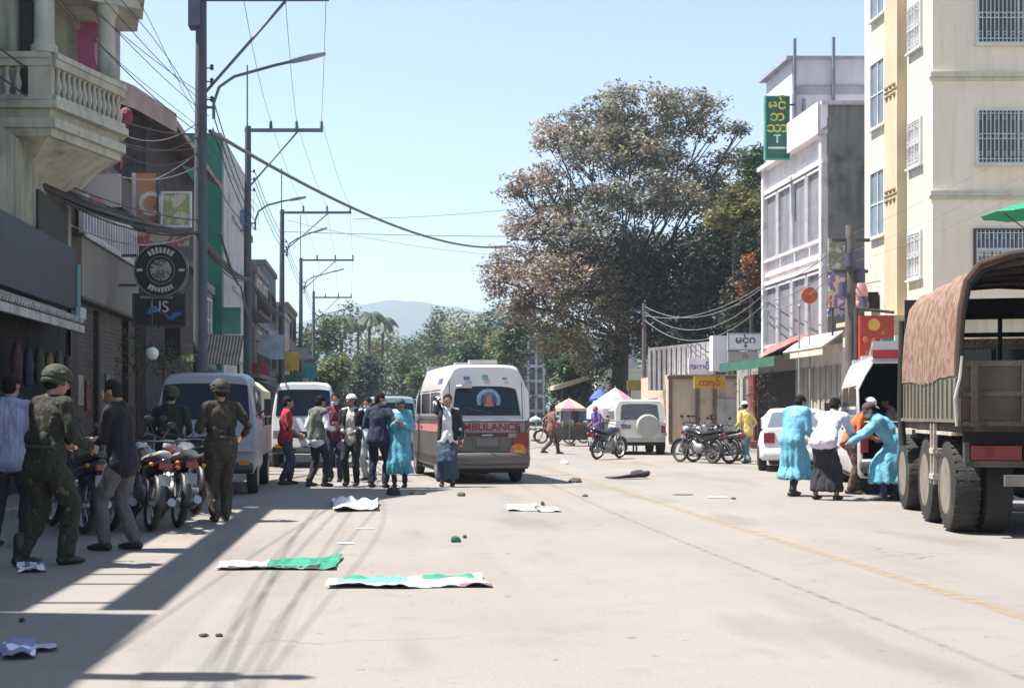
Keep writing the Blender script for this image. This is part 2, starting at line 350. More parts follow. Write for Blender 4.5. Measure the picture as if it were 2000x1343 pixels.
# facing: 0 = looking away (+Y); +90 = looking to -X; -90 = +X ; 180 = towards the camera
def soldier_gear(root, j):
    k = j['k']; up = j['up']
    q = MB(); q.capsule([up(-.12, .0, 1.22), up(.12, .0, 1.22)], [(.1*k, .15*k)]*2, 12, side=(0, 0, 1)); 
    for x in (-.11, 0, .11):
        c = up(x, -.115, 1.08); q.ell(c, (.05*k, .035*k, .07*k), None, 10, 6)
        c = up(x, .13, 1.12); q.ell(c, (.05*k, .035*k, .07*k), None, 10, 6)
    remesh(q, .018, mat('webbing', (.022, .023, .013), .9, 0, .3, 14, .6), 'load_vest', root, .006, 12)
    q = MB(); q.tube([j['pel']+Vector((.17*cos(a), .125*sin(a), .09))*1.06*k for a in [i*pi/8 for i in range(17)]], (.022), 6)
    q.build('belt', mat('beltm', (.03, .03, .018), .7), root, 40, world=False)
person(at(18, 1066), R(-8), 'person in blue striped shirt and black trousers partly cut off beside the camouflaged soldier', 1.72, 3, hL=(-.26, .12, .92), hR=(.3, .14, .86), head=(-10, 0),
       top=('shirt', mat('stripe_shirt', (.3, .32, .46), .85, 0, .25, 3, .4, 25, aniso=(14, 14, .8)), 'long'), bot=('trousers', black), wide=1.12, fL=(-.12, -.1, 0), fR=(.13, .08, 0), vox=.013)
sol1 = person(at(88, 1103), R(-40), 'person in dark camouflage and helmet stepping right, shoulder in sunlight', 1.76, 8, hips=(0, .0, -.02), hL=(-.14, .3, 1.02), hR=(.24, .3, 1.0), head=(-12, 6), hat='helmet',
       top=('jacket', camo, 'long'), bot=('cargo', camo), shoe=boot, wide=1.22, fL=(-.13, -.15, 0), fR=(.12, .12, 0), extras=soldier_gear, vox=.013)
person(at(236, 1074), R(68), 'person in dark jacket and grey trousers looking down at a phone in both hands', 1.68, 6, hips=(0, -.03, -.01), hL=(-.05, .33, 1.06), hR=(.08, .32, 1.08), head=(8, 18), hair=(.02, .018, .015),
       top=('jacket', darkj, 'long'), bot=('trousers', cloth_m('ltgrey', (.1, .095, .1))), shoe=boot, fL=(-.11, .12, 0), fR=(.1, -.1, 0), vox=.013)
person(at(332, 990), R(-5), 'person in dark camouflage jacket behind the parked motorcycles, beside the van windscreen', 1.7, 4, hL=(-.2, .26, 1.02), hR=(.2, .26, 1.05), head=(0, 8), hat='helmet',
       top=('jacket', mat('camo_brown', (.05, .04, .03), .9, 0, 0, bump=.6, pal=[(.008, .008, .006), (.02, .017, .012), (.013, .015, .01), (.035, .028, .02)], psc=12), 'long'), bot=('cargo', camo), wide=1.15, extras=soldier_gear)
person(at(432, 1017), R(20), 'person in camouflage and helmet standing before the white pickup, back turned', 1.73, 2, hL=(-.2, .22, 1.1), hR=(.3, .12, 1.03), head=(10, 4), hat='helmet',
       top=('jacket', mat('camo_khaki', (.06, .05, .03), .9, 0, 0, bump=.6, pal=[(.018, .016, .01), (.04, .032, .019), (.03, .02, .014), (.075, .06, .036)], psc=12), 'long'), bot=('cargo', mat('camo_khaki', (0, 0, 0))), shoe=boot, wide=1.12, extras=soldier_gear, fL=(-.09, -.08, 0), fR=(.08, .1, 0))
person(at(557, 946), R(-75), 'person in a red shirt and blue jeans standing by the pickup bed', 1.65, 3, hL=(-.1, .3, .98), hR=(.15, .25, .95), head=(-5, 5), top=('shirt', cloth_m('red', (.32, .02, .03)), 'short'), bot=('trousers', jean), fL=(-.1, .1, 0), fR=(.1, -.08, 0), vox=.018)
person(at(618, 950), R(-50), 'person in grey vest over white sleeves, back to the camera', 1.66, 6, hL=(-.2, .22, 1.05), hR=(.2, .28, 1.08), head=(0, 8), top=('shirt', white, 'long'), vest=cloth_m('greyvest', (.13, .14, .12)), bot=('trousers', black), fL=(-.14, -.06, 0), fR=(.13, .1, 0), vox=.018, wide=1.1)
person(at(655, 940), R(170), 'person in a maroon shirt facing the road between the vest wearer and white helmet', 1.72, 0, hL=(-.1, .25, 1.12), hR=(.12, .26, 1.06), head=(5, 5), mask=mask_m, top=('shirt', cloth_m('maroon', (.12, .02, .045)), 'long'), bot=('trousers', navy), vox=.018)
person(at(687, 948), R(165), 'person in white helmet and dark open jacket over a white shirt', 1.68, 0, hL=(-.12, .24, 1.0), hR=(.1, .26, 1.02), head=(-30, 0), hat=('hard_hat', mat('hat_white', (.75, .75, .75), .35)), top=('shirt', cloth_m('cream', (.55, .53, .46)), 'long'), bot=('trousers', cloth_m('dgreen', (.02, .025, .02))), vox=.018,
       extras=lambda root, j: jacket_open(root, j, black))

person(at(722, 938), R(150), 'person in pale blue top half hidden behind the navy jacket wearer', 1.66, 4, hL=(-.15, .24, 1.1), hR=(.15, .2, 1.1), head=(0, 10), mask=mask_m, top=('shirt', cloth_m('pblue', (.4, .52, .6)), 'long'), bot=('trousers', cloth_m('lgrey', (.35, .4, .42))), vox=.018)
person(at(738, 952), R(-20), 'person in navy jacket and dark trousers beside the blue gown wearer', 1.7, 4, hL=(-.15, .22, 1.1), hR=(.28, .2, 1.2), head=(-60, 5), mask=mask_m, top=('jacket', navy, 'long'), bot=('trousers', cloth_m('dnavy', (.012, .014, .035))), fL=(-.14, .02, 0), fR=(.15, -.04, 0), vox=.018, wide=1.1)
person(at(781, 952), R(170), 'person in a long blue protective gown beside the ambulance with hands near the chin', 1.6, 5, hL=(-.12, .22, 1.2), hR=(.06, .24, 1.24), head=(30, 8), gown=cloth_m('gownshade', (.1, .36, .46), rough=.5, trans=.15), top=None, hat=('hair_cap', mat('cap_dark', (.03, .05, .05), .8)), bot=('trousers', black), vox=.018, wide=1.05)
person(at(874, 950), R(172), 'person in open black jacket and white shirt raising one hand behind the ambulance', 1.68, 0, hL=(-.28, .1, .86), hR=(.1, .17, 1.56), head=(8, 5), top=('shirt', white, 'long'), bot=('longyi', cloth_m('bluelongyi', (.035, .06, .09))), vox=.018, extras=lambda root, j: jacket_open(root, j, black))
person(at(1076, 886), R(-75), 'person in reddish top striding across the far road', 1.68, 5, hips=(0, 0, -.05), fL=(-.08, .3, 0), fR=(.08, -.32, .03), hL=(-.25, -.1, .9), hR=(.22, .25, .95), top=('shirt', cloth_m('dusty', (.2, .09, .08)), 'long'), bot=('trousers', cloth_m('brownt', (.09, .05, .04))), vox=.024, skin='dark')
person(at(1168, 884), R(120), 'person in purple standing by the bicycle-like small motorbike under the umbrella', 1.62, 10, hL=(-.15, .3, .95), hR=(.15, .3, .98), head=(0, 5), hat=('cap', mat('cap_pink', (.5, .2, .3), .8)), top=('shirt', cloth_m('purple', (.14, .08, .28)), 'long'), bot=('trousers', navy), vox=.024)
person(at(1459, 905), R(20), 'person in a yellow shirt walking away past the parked motorcycles', 1.66, 10, fL=(-.1, -.22, .02), fR=(.1, .18, 0), hL=(-.2, .22, .98), hR=(.25, .2, .95), hat=('cap', mat('cap_white', (.7, .7, .68), .7)), top=('shirt', cloth_m('yellow', (.55, .42, .12)), 'long'), bot=('trousers', cloth_m('bluej', (.12, .18, .22))), vox=.022)
person(at(1547, 968), R(-55), 'person in turquoise gown and dark hair walking beside the white saloon car', 1.66, 15, fL=(-.1, .16, 0), fR=(.1, -.14, 0), hL=(-.12, .34, .96), hR=(.16, .34, 1.0), head=(-10, 12), mask=mask_m, gown=aqua, top=None, bot=('trousers', cloth_m('dkgreen', (.02, .03, .03))), vox=.018, wide=1.05)
person(at(1612, 976), R(-40), 'person in lilac shirt and black longyi bending towards the open ambulance', 1.74, 44, hips=(0, -.05, 0), fL=(-.15, 0, 0), fR=(.16, .03, 0), hL=(-.1, .66, .8), hR=(.2, .66, .85), head=(0, -15), top=('shirt', cloth_m('lilac', (.66, .6, .7)), 'long'), bot=('longyi', cloth_m('blackl', (.022, .022, .03), aniso=(6, 6, .5))), vox=.016, wide=1.1)
person(at(1662, 964), R(-120), 'person in orange top stooping between the lilac shirt and the ambulance', 1.66, 25, hL=(-.1, .4, .95), hR=(.15, .4, .95), head=(0, 5), hat=('cap', mat('cap_whiter', (.72, .72, .75), .7)), top=('shirt', cloth_m('orange', (.6, .14, .04)), 'long'), bot=('trousers', cloth_m('brn', (.1, .06, .05))), vox=.018)
person(at(1736, 977), R(75), 'person in aqua gown and dark cap leaning left by the truck wheel', 1.68, 42, hips=(0, -.14, -.04), fL=(-.13, .1, 0), fR=(.13, -.16, 0), hL=(-.12, .62, .86), hR=(.16, .6, .9), head=(0, -15), mask=cloth_m('gmask', (.3, .5, .42)), hat=('cap', mat('cap_brown', (.06, .04, .045), .8)), gown=aqua, top=None, bot=('trousers', cloth_m('royal', (.02, .035, .1))), vox=.016, wide=1.05)
person(at(1752, 960), R(60), 'person in pale pink shirt close to the truck front wheel', 1.66, 12, hL=(-.15, .3, 1.0), hR=(.2, .25, .95), head=(0, 5), top=('shirt', cloth_m('palepink', (.5, .32, .32)), 'long'), bot=('trousers', cloth_m('paleb', (.4, .45, .48))), vox=.018)
# ---------- ground, road, hills
def groundmat(name, a, b, tar=.5, rough=.9):
    m = bpy.data.materials.new(name); m.use_nodes = True; N = m.node_tree.nodes; L = m.node_tree.links; bs = N['Principled BSDF']
    bs.inputs['Roughness'].default_value = rough; bs.inputs['Specular IOR Level'].default_value = .3
    tc = N.new('ShaderNodeTexCoord')
    def noi(sc, det, asp=(1, 1, 1)):
        mp = N.new('ShaderNodeMapping'); mp.inputs['Scale'].default_value = asp; L.new(tc.outputs['Object'], mp.inputs[0])
        n = N.new('ShaderNodeTexNoise'); n.inputs['Scale'].default_value = sc; n.inputs['Detail'].default_value = det; L.new(mp.outputs[0], n.inputs['Vector']); return n.outputs['Fac']
    def mr(f, lo, hi, a0=0, a1=1):
        x = N.new('ShaderNodeMapRange'); x.inputs[1].default_value = lo; x.inputs[2].default_value = hi; x.inputs[3].default_value = a0; x.inputs[4].default_value = a1; L.new(f, x.inputs[0]); return x.outputs[0]
    def mix(f, p, q, mode='MIX'):
        x = N.new('ShaderNodeMix'); x.data_type = 'RGBA'; x.blend_type = mode; L.new(f, x.inputs[0])
        for i, v in ((6, p), (7, q)):
            if isinstance(v, tuple): x.inputs[i].default_value = (*v, 1)
            else: L.new(v, x.inputs[i])
        return x.outputs[2]
    c = mix(mr(noi(.35, 6), .35, .65), a, b)
    c = mix(mr(noi(1.1, 8, (1, .06, 1)), .5, .75, 0, .35), c, tuple(x*.62 for x in a))      # wear along the lanes
    c = mix(mr(noi(2.6, 10), .55, .8, 0, .5), c, tuple(x*.7 for x in b)); c = mix(mr(noi(.8, 3, (1, .25, 1)), .58, .66, 0, .4), c, tuple(x*.6 for x in b)); c = mix(mr(noi(7, 6), .66, .74, 0, .6), c, (.07, .065, .06)); c = mix(mr(noi(.9, 5, (2.2, .03, 1)), .6, .72, 0, .35), c, (.12, .11, .1))
    c = mix(mr(noi(45, 2), .35, .7, 0, .35), c, tuple(x*.6 for x in a))
    v = N.new('ShaderNodeTexVoronoi'); v.feature = 'DISTANCE_TO_EDGE'; v.inputs['Scale'].default_value = .22
    mp = N.new('ShaderNodeMapping'); L.new(tc.outputs['Object'], mp.inputs[0])
    vm = N.new('ShaderNodeVectorMath'); n2 = N.new('ShaderNodeTexNoise'); n2.inputs['Scale'].default_value = 1.2; n2.inputs['Detail'].default_value = 5; L.new(tc.outputs['Object'], n2.inputs['Vector'])
    L.new(mp.outputs[0], vm.inputs[0]); L.new(n2.outputs['Color'], vm.inputs[1]); L.new(vm.outputs[0], v.inputs['Vector'])
    ck = N.new('ShaderNodeMath'); ck.operation = 'MULTIPLY'; L.new(mr(v.outputs[0], .0, .004, 1, 0), ck.inputs[0]); L.new(mr(noi(.25, 3), .5, .62, 0, tar), ck.inputs[1])
    c = mix(ck.outputs[0], c, (.09, .08, .075)); L.new(c, bs.inputs['Base Color'])
    bp = N.new('ShaderNodeBump'); bp.inputs['Strength'].default_value = .35; bp.inputs['Distance'].default_value = .01; L.new(noi(60, 4), bp.inputs['Height']); L.new(bp.outputs[0], bs.inputs['Normal'])
    return m
road_m = groundmat('road_surface', (.262, .236, .208), (.224, .206, .186), .8)
dirt_m = groundmat('dusty_ground', (.27, .23, .18), (.22, .19, .16), 0)
gl = MB(); gl.add([(-4000, -60, -.02), (4000, -60, -.02), (4000, 7000, -.02), (-4000, 7000, -.02)], [(0, 1, 2, 3)]); top(gl, 'ground', mat('far_ground', (.16, .15, .1), .95, 0, .3, .02), 'dusty ground reaching away to the hills', 'ground', kind='structure')
r = MB(); vs, fs = quadgrid((-14, -12, 0), (24, -12, 0), (24, 420, 0), (-14, 420, 0), 4, 60); r.add(vs, fs); top(r, 'road', road_m, 'pale dusty concrete road', 'road', kind='structure')
for nm, x0, x1, lab in (('pavement', -14, -4.75, 'pavement along the shaded shops'), ('pavement', 13.0, 24, 'pavement along the sunny side')):
    q = MB(); q.box(x0, x1, -12, 300, .004, .11); o = top(q, nm, dirt_m, lab, 'pavement', kind='structure')
for x0, x1, lab in ((-4.75, -4.6, 'kerb'), (12.85, 13.0, 'kerb')):
    q = MB()
    for i in range(150): q.box(x0, x1, -12+i*2, -12+i*2+1.985, .002, .125+random.uniform(-.004, .004))
    top(q, 'kerb', mat('kerbstone', (.27, .25, .23), .9, 0, .2, 3, .3, dirt=.5), 'weathered kerb stones', 'kerb', kind='structure')
# worn yellow centre line
def wornmat(n, col, thr):
    m = bpy.data.materials.new(n); m.use_nodes = True; N = m.node_tree.nodes; L = m.node_tree.links; b = N['Principled BSDF']; b.inputs['Base Color'].default_value = (*col, 1); b.inputs['Roughness'].default_value = .8
    t = N.new('ShaderNodeBsdfTransparent'); x = N.new('ShaderNodeMixShader'); tc = N.new('ShaderNodeTexCoord'); z = N.new('ShaderNodeTexNoise'); z.inputs['Scale'].default_value = 5; z.inputs['Detail'].default_value = 8
    L.new(tc.outputs['Object'], z.inputs['Vector']); mr = N.new('ShaderNodeMapRange'); mr.inputs[1].default_value = thr-.1; mr.inputs[2].default_value = thr+.12; mr.inputs[3].default_value = .1; mr.inputs[4].default_value = .6
    L.new(z.outputs['Fac'], mr.inputs[0]); L.new(mr.outputs[0], x.inputs[0]); L.new(t.outputs[0], x.inputs[1]); L.new(b.outputs[0], x.inputs[2]); L.new(x.outputs[0], N['Material Output'].inputs[0]); return m
q = MB(); vs, fs = quadgrid((4.15, 2, .004), (4.29, 2, .004), (4.29, 120, .004), (4.15, 120, .004), 1, 40); q.add(vs, fs)
top(q, 'road_marking', wornmat('worn_yellow', (.42, .27, .1), .55), 'faded yellow centre line', 'road marking', kind='structure')
q = MB(); pts = [(3.2+.05*sin(y*.3)+.02*noise.noise(Vector((y, 0, 0))), y) for y in [2+i*1.5 for i in range(70)]]
q.add([(x-.03, y, .004) for x, y in pts]+[(x+.03, y, .004) for x, y in pts], [(i, 70+i, 71+i, i+1) for i in range(69)])
top(q, 'road_joint', wornmat('tar_joint', (.165, .152, .142), .6), 'dark tar joint along the road', 'road joint', kind='structure')
# hills far away
def ridge(px0, px1, Y, tops, name, m, lab):
    q = MB(); n = 90; prof = []
    for i in range(n+1):
        t = i/n; px = px0+(px1-px0)*t; s = t*(len(tops)-1); a = int(min(s, len(tops)-2)); y = tops[a]*(1-(s-a))+tops[a+1]*(s-a)
        p = P(px, y, Y); p.z += 5*noise.noise(Vector((t*22, 0, 1)))+2*noise.noise(Vector((t*70, 0, 1))); prof.append(p)
    rows = []
    for k, (f, dy) in enumerate(((0, -260), (.35, -160), (.7, -70), (1, 0), (.6, 140), (0, 300))): rows.append([(p.x, p.y+dy, p.z*f+6*noise.noise(Vector((p.x*.01, k*2.1, 0)))*(f > 0)*(f < 1)) for p in prof])
    q.loft(rows, False, closed=False); top(q, name, m, lab, 'hill', smooth=60, kind='structure')
ridge(420, 1460, 2300, [640, 640, 632, 606, 586, 590, 600, 618, 640, 640, 640, 640, 640, 640], 'hills', mat('hill_far', (.05, .075, .04), 1, 0, .3, .01), 'blue wooded hills far beyond the town')
hz = MB(); hz.box(-1500, 1500, -58, 2900, -1.3, 260)
hm = bpy.data.materials.new('haze_air'); hm.use_nodes = True; N = hm.node_tree.nodes; N.clear(); ou = N.new('ShaderNodeOutputMaterial'); pv = N.new('ShaderNodeVolumePrincipled')
pv.inputs['Color'].default_value = (.72, .86, 1, 1); pv.inputs['Density'].default_value = .00045; pv.inputs['Anisotropy'].default_value = .2; hm.node_tree.links.new(pv.outputs[0], ou.inputs['Volume'])
HZ = top(hz, 'haze', hm, 'pale warm air over the street', 'haze', kind='stuff')
# ---------- building helpers
glass = mat('window_glass', (.05, .07, .09), .08, 0, .2, 1, spec=.8); glassb = mat('window_glass_blue', (.14, .18, .22), .08, 0, .2, 1, spec=.8)
frw = mat('frame_white', (.6, .6, .58), .5, 0, .1, 3); frd = mat('frame_dark', (.06, .055, .05), .6)
dark = mat('interior_shade', (.012, .012, .014), .9); metal_g = mat('metal_grey', (.3, .31, .32), .5, .4, .15, 5)  # near-black colour stands in for the shade of unlit interiors
def slab(q, ax, c, sg, a0, a1, z0, z1, d0, d1, m=None):
    if ax == 'x': q.box(c+sg*d0, c+sg*d1, a0, a1, z0, z1, m)
    else: q.box(a0, a1, c+sg*d0, c+sg*d1, z0, z1, m)
def window(par, ax, c, sg, a0, a1, z0, z1, fm=None, gm=None, nv=1, nh=1, fw=.06, grille=0, d=.07, name='window'):
    q = MB()
    for (u0, u1, v0, v1) in ((a0-fw, a0, z0-fw, z1+fw), (a1, a1+fw, z0-fw, z1+fw), (a0, a1, z0-fw, z0), (a0, a1, z1, z1+fw)): slab(q, ax, c, sg, u0, u1, v0, v1, -.02, d)
    for i in range(1, nv+1): u = a0+(a1-a0)*i/(nv+1); slab(q, ax, c, sg, u-.02, u+.02, z0, z1, 0, d-.02)
    for i in range(1, nh+1): u = z0+(z1-z0)*i/(nh+1); slab(q, ax, c, sg, a0, a1, u-.018, u+.018, .001, d-.024)
    f = q.build(name, fm or frw, par)
    g = MB(); slab(g, ax, c, sg, a0, a1, z0, z1, -.01, .018); g.build('pane', gm or glass, f)
    s = MB(); slab(s, ax, c, sg, a0-.1, a1+.1, z0-fw-.05, z0-fw, -.02, d+.05); s.build('sill', fm or frw, f)
    if grille:
        s = MB(); n = int((a1-a0)/.11)
        for i in range(n+1):
            u = a0+(a1-a0)*i/n; slab(s, ax, c, sg, u-.008, u+.008, z0, z1, d+.01, d+.026)
        for t in (.06, .45, .55, .94): slab(s, ax, c, sg, a0, a1, z0+(z1-z0)*t-.008, z0+(z1-z0)*t+.008, d+.012, d+.03)
        for i in range(0, n, 2):
            u = a0+(a1-a0)*(i+.5)/n
            for t in (.5, .86, .16):
                zc = z0+(z1-z0)*t
                pts = [(u+.05*cos(k*pi/4), zc+.05*sin(k*pi/4)) for k in range(9)]
                s.tube([((c+sg*(d+.02), p, z) if ax == 'x' else (p, c+sg*(d+.02), z)) for p, z in pts], .007, 4)
        s.build('grille', frw if grille == 1 else frd, f)
    return f
def shutter(par, ax, c, sg, a0, a1, z0, z1, m, name='shutter', d=.02):
    q = MB(); n = max(4, int((z1-z0)/.09)); h = (z1-z0)/n
    for i in range(n): slab(q, ax, c, sg, a0, a1, z0+i*h+.006, z0+(i+1)*h-.006, -.02, d+.01*(i % 2))
    slab(q, ax, c, sg, a0, a1, z0, z1, -.03, d-.008)
    return q.build(name, m, par)
def folding(par, ax, c, sg, a0, a1, z0, z1, m, n=8):
    q = MB(); h = (a1-a0)/n
    for i in range(n): slab(q, ax, c, sg, a0+i*h+.015, a0+(i+1)*h-.015, z0, z1, -.02, .03+.03*(i % 2))
    return q.build('folding_door', m, par)
def awning(par, pts, th, m, name='awning', label=None, ribs=0, rm=None):
    a, b, c, d = map(Vector, pts); n = (b-a).cross(d-a).normalized()*th; q = MB()
    q.prism([a, b, c, d], n)
    if ribs:
        for i in range(ribs):
            t = (i+.5)/ribs; p = a+(b-a)*t; r_ = d+(c-d)*t; q.cyl(p-n*.3 if n.z < 0 else p+n*1.1, r_-n*.3 if n.z < 0 else r_+n*1.1, th*.7, n=6, m=1 if rm else 0)
    return q.build(name, [m, rm] if rm else m, par, label=label)
def rail(par, p0, p1, z0, z1, m, step=.12, r=.012, name='railing'):
    p0 = Vector(p0); p1 = Vector(p1); L_ = (p1-p0).length; n = int(L_/step); q = MB()
    for i in range(n+1): p = p0+(p1-p0)*i/n; q.box(p.x-r, p.x+r, p.y-r, p.y+r, z0, z1)
    for z in (z0, z1): q.cyl(Vector((p0.x, p0.y, z)), Vector((p1.x, p1.y, z)), r*1.8, n=6)
    return q.build(name, m, par)
def house(name, label, xf, sg, y0, y1, H, wm, depth=9, floors=2, fh=3.2, bays=3, g0=3.0, wmul=.6, fm=None, gm=None, roof=None, shut=None, aw=None, side=0, cat='building', group=None, bal=None, backwall=1):
    t = thing(name, label, cat, (xf, (y0+y1)/2, 0), 0, group)
    q = MB(); xa, xb = (xf-depth, xf) if sg > 0 else (xf, xf+depth); q.box(xa, xb, y0, y1, -.02, H); q.build('wall', wm, t)
    q = MB(); q.box(xa-.1, xb+.1, y0-.08, y1-.004, H+.003, H+.28)
    for f in range(1, floors): slab(q, 'x', xf, sg, y0+.01, y1-.02, g0+(f-1)*fh-.12, g0+(f-1)*fh+.1, -.02, .14)
    q.build('cornice', roof or wm, t)
    w = (y1-y0)/bays
    for f in range(1, floors):
        zb = g0+(f-1)*fh+.95
        if zb+1.2 > H: break
        for b in range(bays):
            yc = y0+(b+.5)*w; window(t, 'x', xf, sg, yc-w*wmul/2, yc+w*wmul/2, zb, min(zb+1.4, H-.3), fm, gm, 2, 1)
        if side:
            for k in range(side):
                xc = xf-sg*(1.2+k*2.4); window(t, 'y', y0, -1, xc-.5, xc+.5, zb, min(zb+1.3, H-.3), fm, gm, 1, 1)
        if bal: rail(t, (xf+sg*.9, y0+.1, 0), (xf+sg*.9, y1-.1, 0), g0+(f-1)*fh+.12, g0+(f-1)*fh+1.0, bal); s = MB(); slab(s, 'x', xf, sg, y0+.05, y1-.05, g0+(f-1)*fh-.08, g0+(f-1)*fh+.085, .0, 1.0); s.build('balcony_slab', wm, t)
    for b in range(bays):
        if shut: shutter(t, 'x', xf, sg, y0+b*w+.18, y0+(b+1)*w-.18, .12, g0-.5, shut)
    if aw:
        x1 = xf+sg*1.5; awning(t, [(xf, y0+.1, g0-.05), (xf, y1-.1, g0-.05), (x1, y1-.1, g0-.65), (x1, y0+.1, g0-.65)], .05, aw, ribs=int((y1-y0)/.35))
    return t
def board(name, label, px0, py0, px1, py1, Y, m, th=.12, cat='sign', frame=None, deco=None, pole=None, group=None):
    a = P(px0, py1, Y); b = P(px1, py0, Y); t = thing(name, label, cat, (a.x/2+b.x/2, Y, a.z), 0, group)
    q = MB(); q.box(a.x, b.x, Y, Y+th, a.z, b.z); q.build('panel', m, t)
    if frame:
        q = MB(); f = .05
        for bx in ((a.x-f, a.x, a.z-f, b.z+f), (b.x, b.x+f, a.z-f, b.z+f), (a.x, b.x, a.z-f, a.z), (a.x, b.x, b.z, b.z+f)): q.box(bx[0], bx[1], Y-.02, Y+th, bx[2], bx[3])
        q.build('frame', frame, t)
    if pole:
        q = MB()
        for (p0, p1, r) in pole: q.cyl(p0, p1, r, n=8)
        q.build('bracket', frd, t)
    if deco: deco(t, a, b, Y)
    return t
# ---------- left side
plaster = mat('plaster_olive', (.26, .27, .21), .9, 0, .12, 1.5, .3, streak=.5, dirt=.6); stonew = mat('plaster_cream', (.42, .41, .34), .85, 0, .1, 2, .2, streak=.35, dirt=.4)
def out_of_frame():
    t = house('shophouse', 'low dark shophouse nearest the viewer on the shaded side', -6, 1, 9.0, 18.3, 6.95, plaster, floors=2, bays=3)
    q = MB(); q.box(-5.45, -5.12, 9.0, 18.3, 7.3, 7.42); q.box(-5.14, -5.12, 9.0, 18.3, 7.42, 7.5)
    for y in (9.3, 10.3, 10.9, 12.6, 12.8, 14.7, 15.4, 16.9): q.box(-6.1, -5.12, y, y+.07, 7.24, 7.299)
    q.build('shadow_beam', metal_g, t)
    house('shophouse', 'narrow tall shophouse at the very near end of the shaded side', -6, 1, 6.6, 8.9, 8.8, plaster, floors=2, bays=1)
    house('shophouse', 'low shop by the alley behind the viewer', -6, 1, -9, 5.4, 4.0, plaster, floors=1, bays=3)
out_of_frame()
bb = thing('balcony_building', 'olive and cream building with a bulging balustraded balcony and stone columns', 'building', (-6, 21, 0))
q = MB(); q.box(-14, -5.6, 18.4, 23.3, -.02, 5.6); q.prism([(-14, 18.4, 5.6), (-6.9, 18.4, 5.6), (-6.4, 20.5, 5.6), (-5.15, 23.2, 5.6), (-14, 23.2, 5.6)], (0, 0, 7.7)); q.build('wall', plaster, bb)
out_ = [(-9, 20.0), (-5.12, 20.0), (-4.44, 22.0), (-5.0, 23.15), (-9, 23.15)]
def grow(pts, e):
    cx, cy = -7.5, 21.8; return [(cx+(x-cx)*(1+e), cy+(y-cy)*(1+e)) for x, y in pts]
q = MB()
for z0, z1, e in ((5.67, 5.8, .0), (5.8, 5.95, .03), (5.95, 6.1, -.01), (6.1, 6.22, .045)): q.prism([(x, y, z0) for x, y in grow(out_, e)], (0, 0, z1-z0-.001))
r0 = [(x, y, 5.67) for x, y in grow(out_, -.03)]; r1 = [(x if x > -8 else x, y, 5.05) for x, y in [(-9, 21.2), (-6.0, 21.2), (-5.62, 22.2), (-5.65, 23.0), (-9, 23.0)]]
q.loft([r1, r0]); q.build('balcony_slab', stonew, bb)
q = MB(); q.prism([(x, y, 6.79) for x, y in grow(out_, .035)], (0, 0, .09)); q.prism([(x, y, 6.88) for x, y in grow(out_, .06)], (0, 0, .07))
# hollow look: rail as ring
q = MB(); A = [(-9, 20.0), (-5.12, 20.0), (-4.44, 22.0), (-4.95, 23.1)]
for i in range(3):
    (x0, y0), (x1, y1) = A[i], A[i+1]; dx, dy = x1-x0, y1-y0; l = math.hypot(dx, dy); nx, ny = -dy/l*.09, dx/l*.09
    for z0, z1, w in ((6.75, 6.87, 1), (6.87, 6.96, 1.35), (6.222, 6.3, 1)):
        q.prism([(x0+nx*w, y0+ny*w, z0), (x1+nx*w, y1+ny*w, z0), (x1-nx*w, y1-ny*w, z0), (x0-nx*w, y0-ny*w, z0)], (0, 0, z1-z0-.001))
q.build('handrail', stonew, bb)
bal_prof = [(.045, 0), (.045, .04), (.028, .06), (.055, .14), (.06, .2), (.04, .28), (.025, .34), (.032, .4), (.045, .42), (.045, .455)]
bo = None; spots = [(-5.12+.68*t, 20+2*t) for t in [(.09+.86*i/12) for i in range(13)]]+[(-5.3-.17*i, 20) for i in range(6) if i not in (0, 1, 4)]+[(-4.52-.1*i, 22.25+.22*i) for i in range(3)]
for x, y in spots:
    if bo is None: m_ = MB(); m_.lathe(bal_prof, (0, 0, 0), n=8); bo = m_.build('baluster', stonew, bb, 40, world=False); o = bo
    else: o = bo.copy(); C.objects.link(o)
    o.location = (x+6, y-21, 6.3)
def column(x, y, z0, z1, r, nm='column'):
    m_ = MB(); m_.lathe([(r*1.35, z0), (r*1.35, z0+.12), (r*1.1, z0+.14), (r, z0+.25), (r*.95, z1-.3), (r*1.1, z1-.18), (r*1.4, z1-.1), (r*1.4, z1)], (x, y, 0), n=20); return m_.build(nm, stonew, bb, 40)
column(-5.24, 20.05, 6.96, 9.2, .155); column(-4.66, 21.9, 6.96, 8.3, .15)
m_ = MB(); m_.box(-5.46, -5.1, 19.93, 20.2, 6.22, 6.95); m_.build('pier', stonew, bb)
m_ = MB(); m_.prism([(x, y, 8.28) for x, y in [(-9, 21.3), (-5.2, 21.3), (-4.1, 22.0), (-4.4, 23.3), (-9, 23.3)]], (0, 0, .22)); m_.prism([(x, y, 8.5) for x, y in [(-9, 21.25), (-5.1, 21.25), (-4.02, 22.0), (-4.3, 23.3), (-9, 23.3)]], (0, 0, .1)); m_.build('upper_slab', stonew, bb)
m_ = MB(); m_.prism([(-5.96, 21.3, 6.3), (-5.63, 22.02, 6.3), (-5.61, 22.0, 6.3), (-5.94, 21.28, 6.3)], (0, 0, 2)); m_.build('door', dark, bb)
for (a0, a1) in ((-7.0, -6.6), (-8.1, -7.4)): window(bb, 'y', 18.39, -1, a0, a1, 7.2, 9.0, mat('frame_maroon', (.15, .06, .05), .6), glass, 1, 2, grille=2)
m_ = MB(); m_.box(-5.98, -5.6, 22.85, 23.28, 0, 4.0); m_.build('pillar', mat('pillar_cream', (.5, .48, .36), .8, 0, .1, 3, dirt=.5), bb)
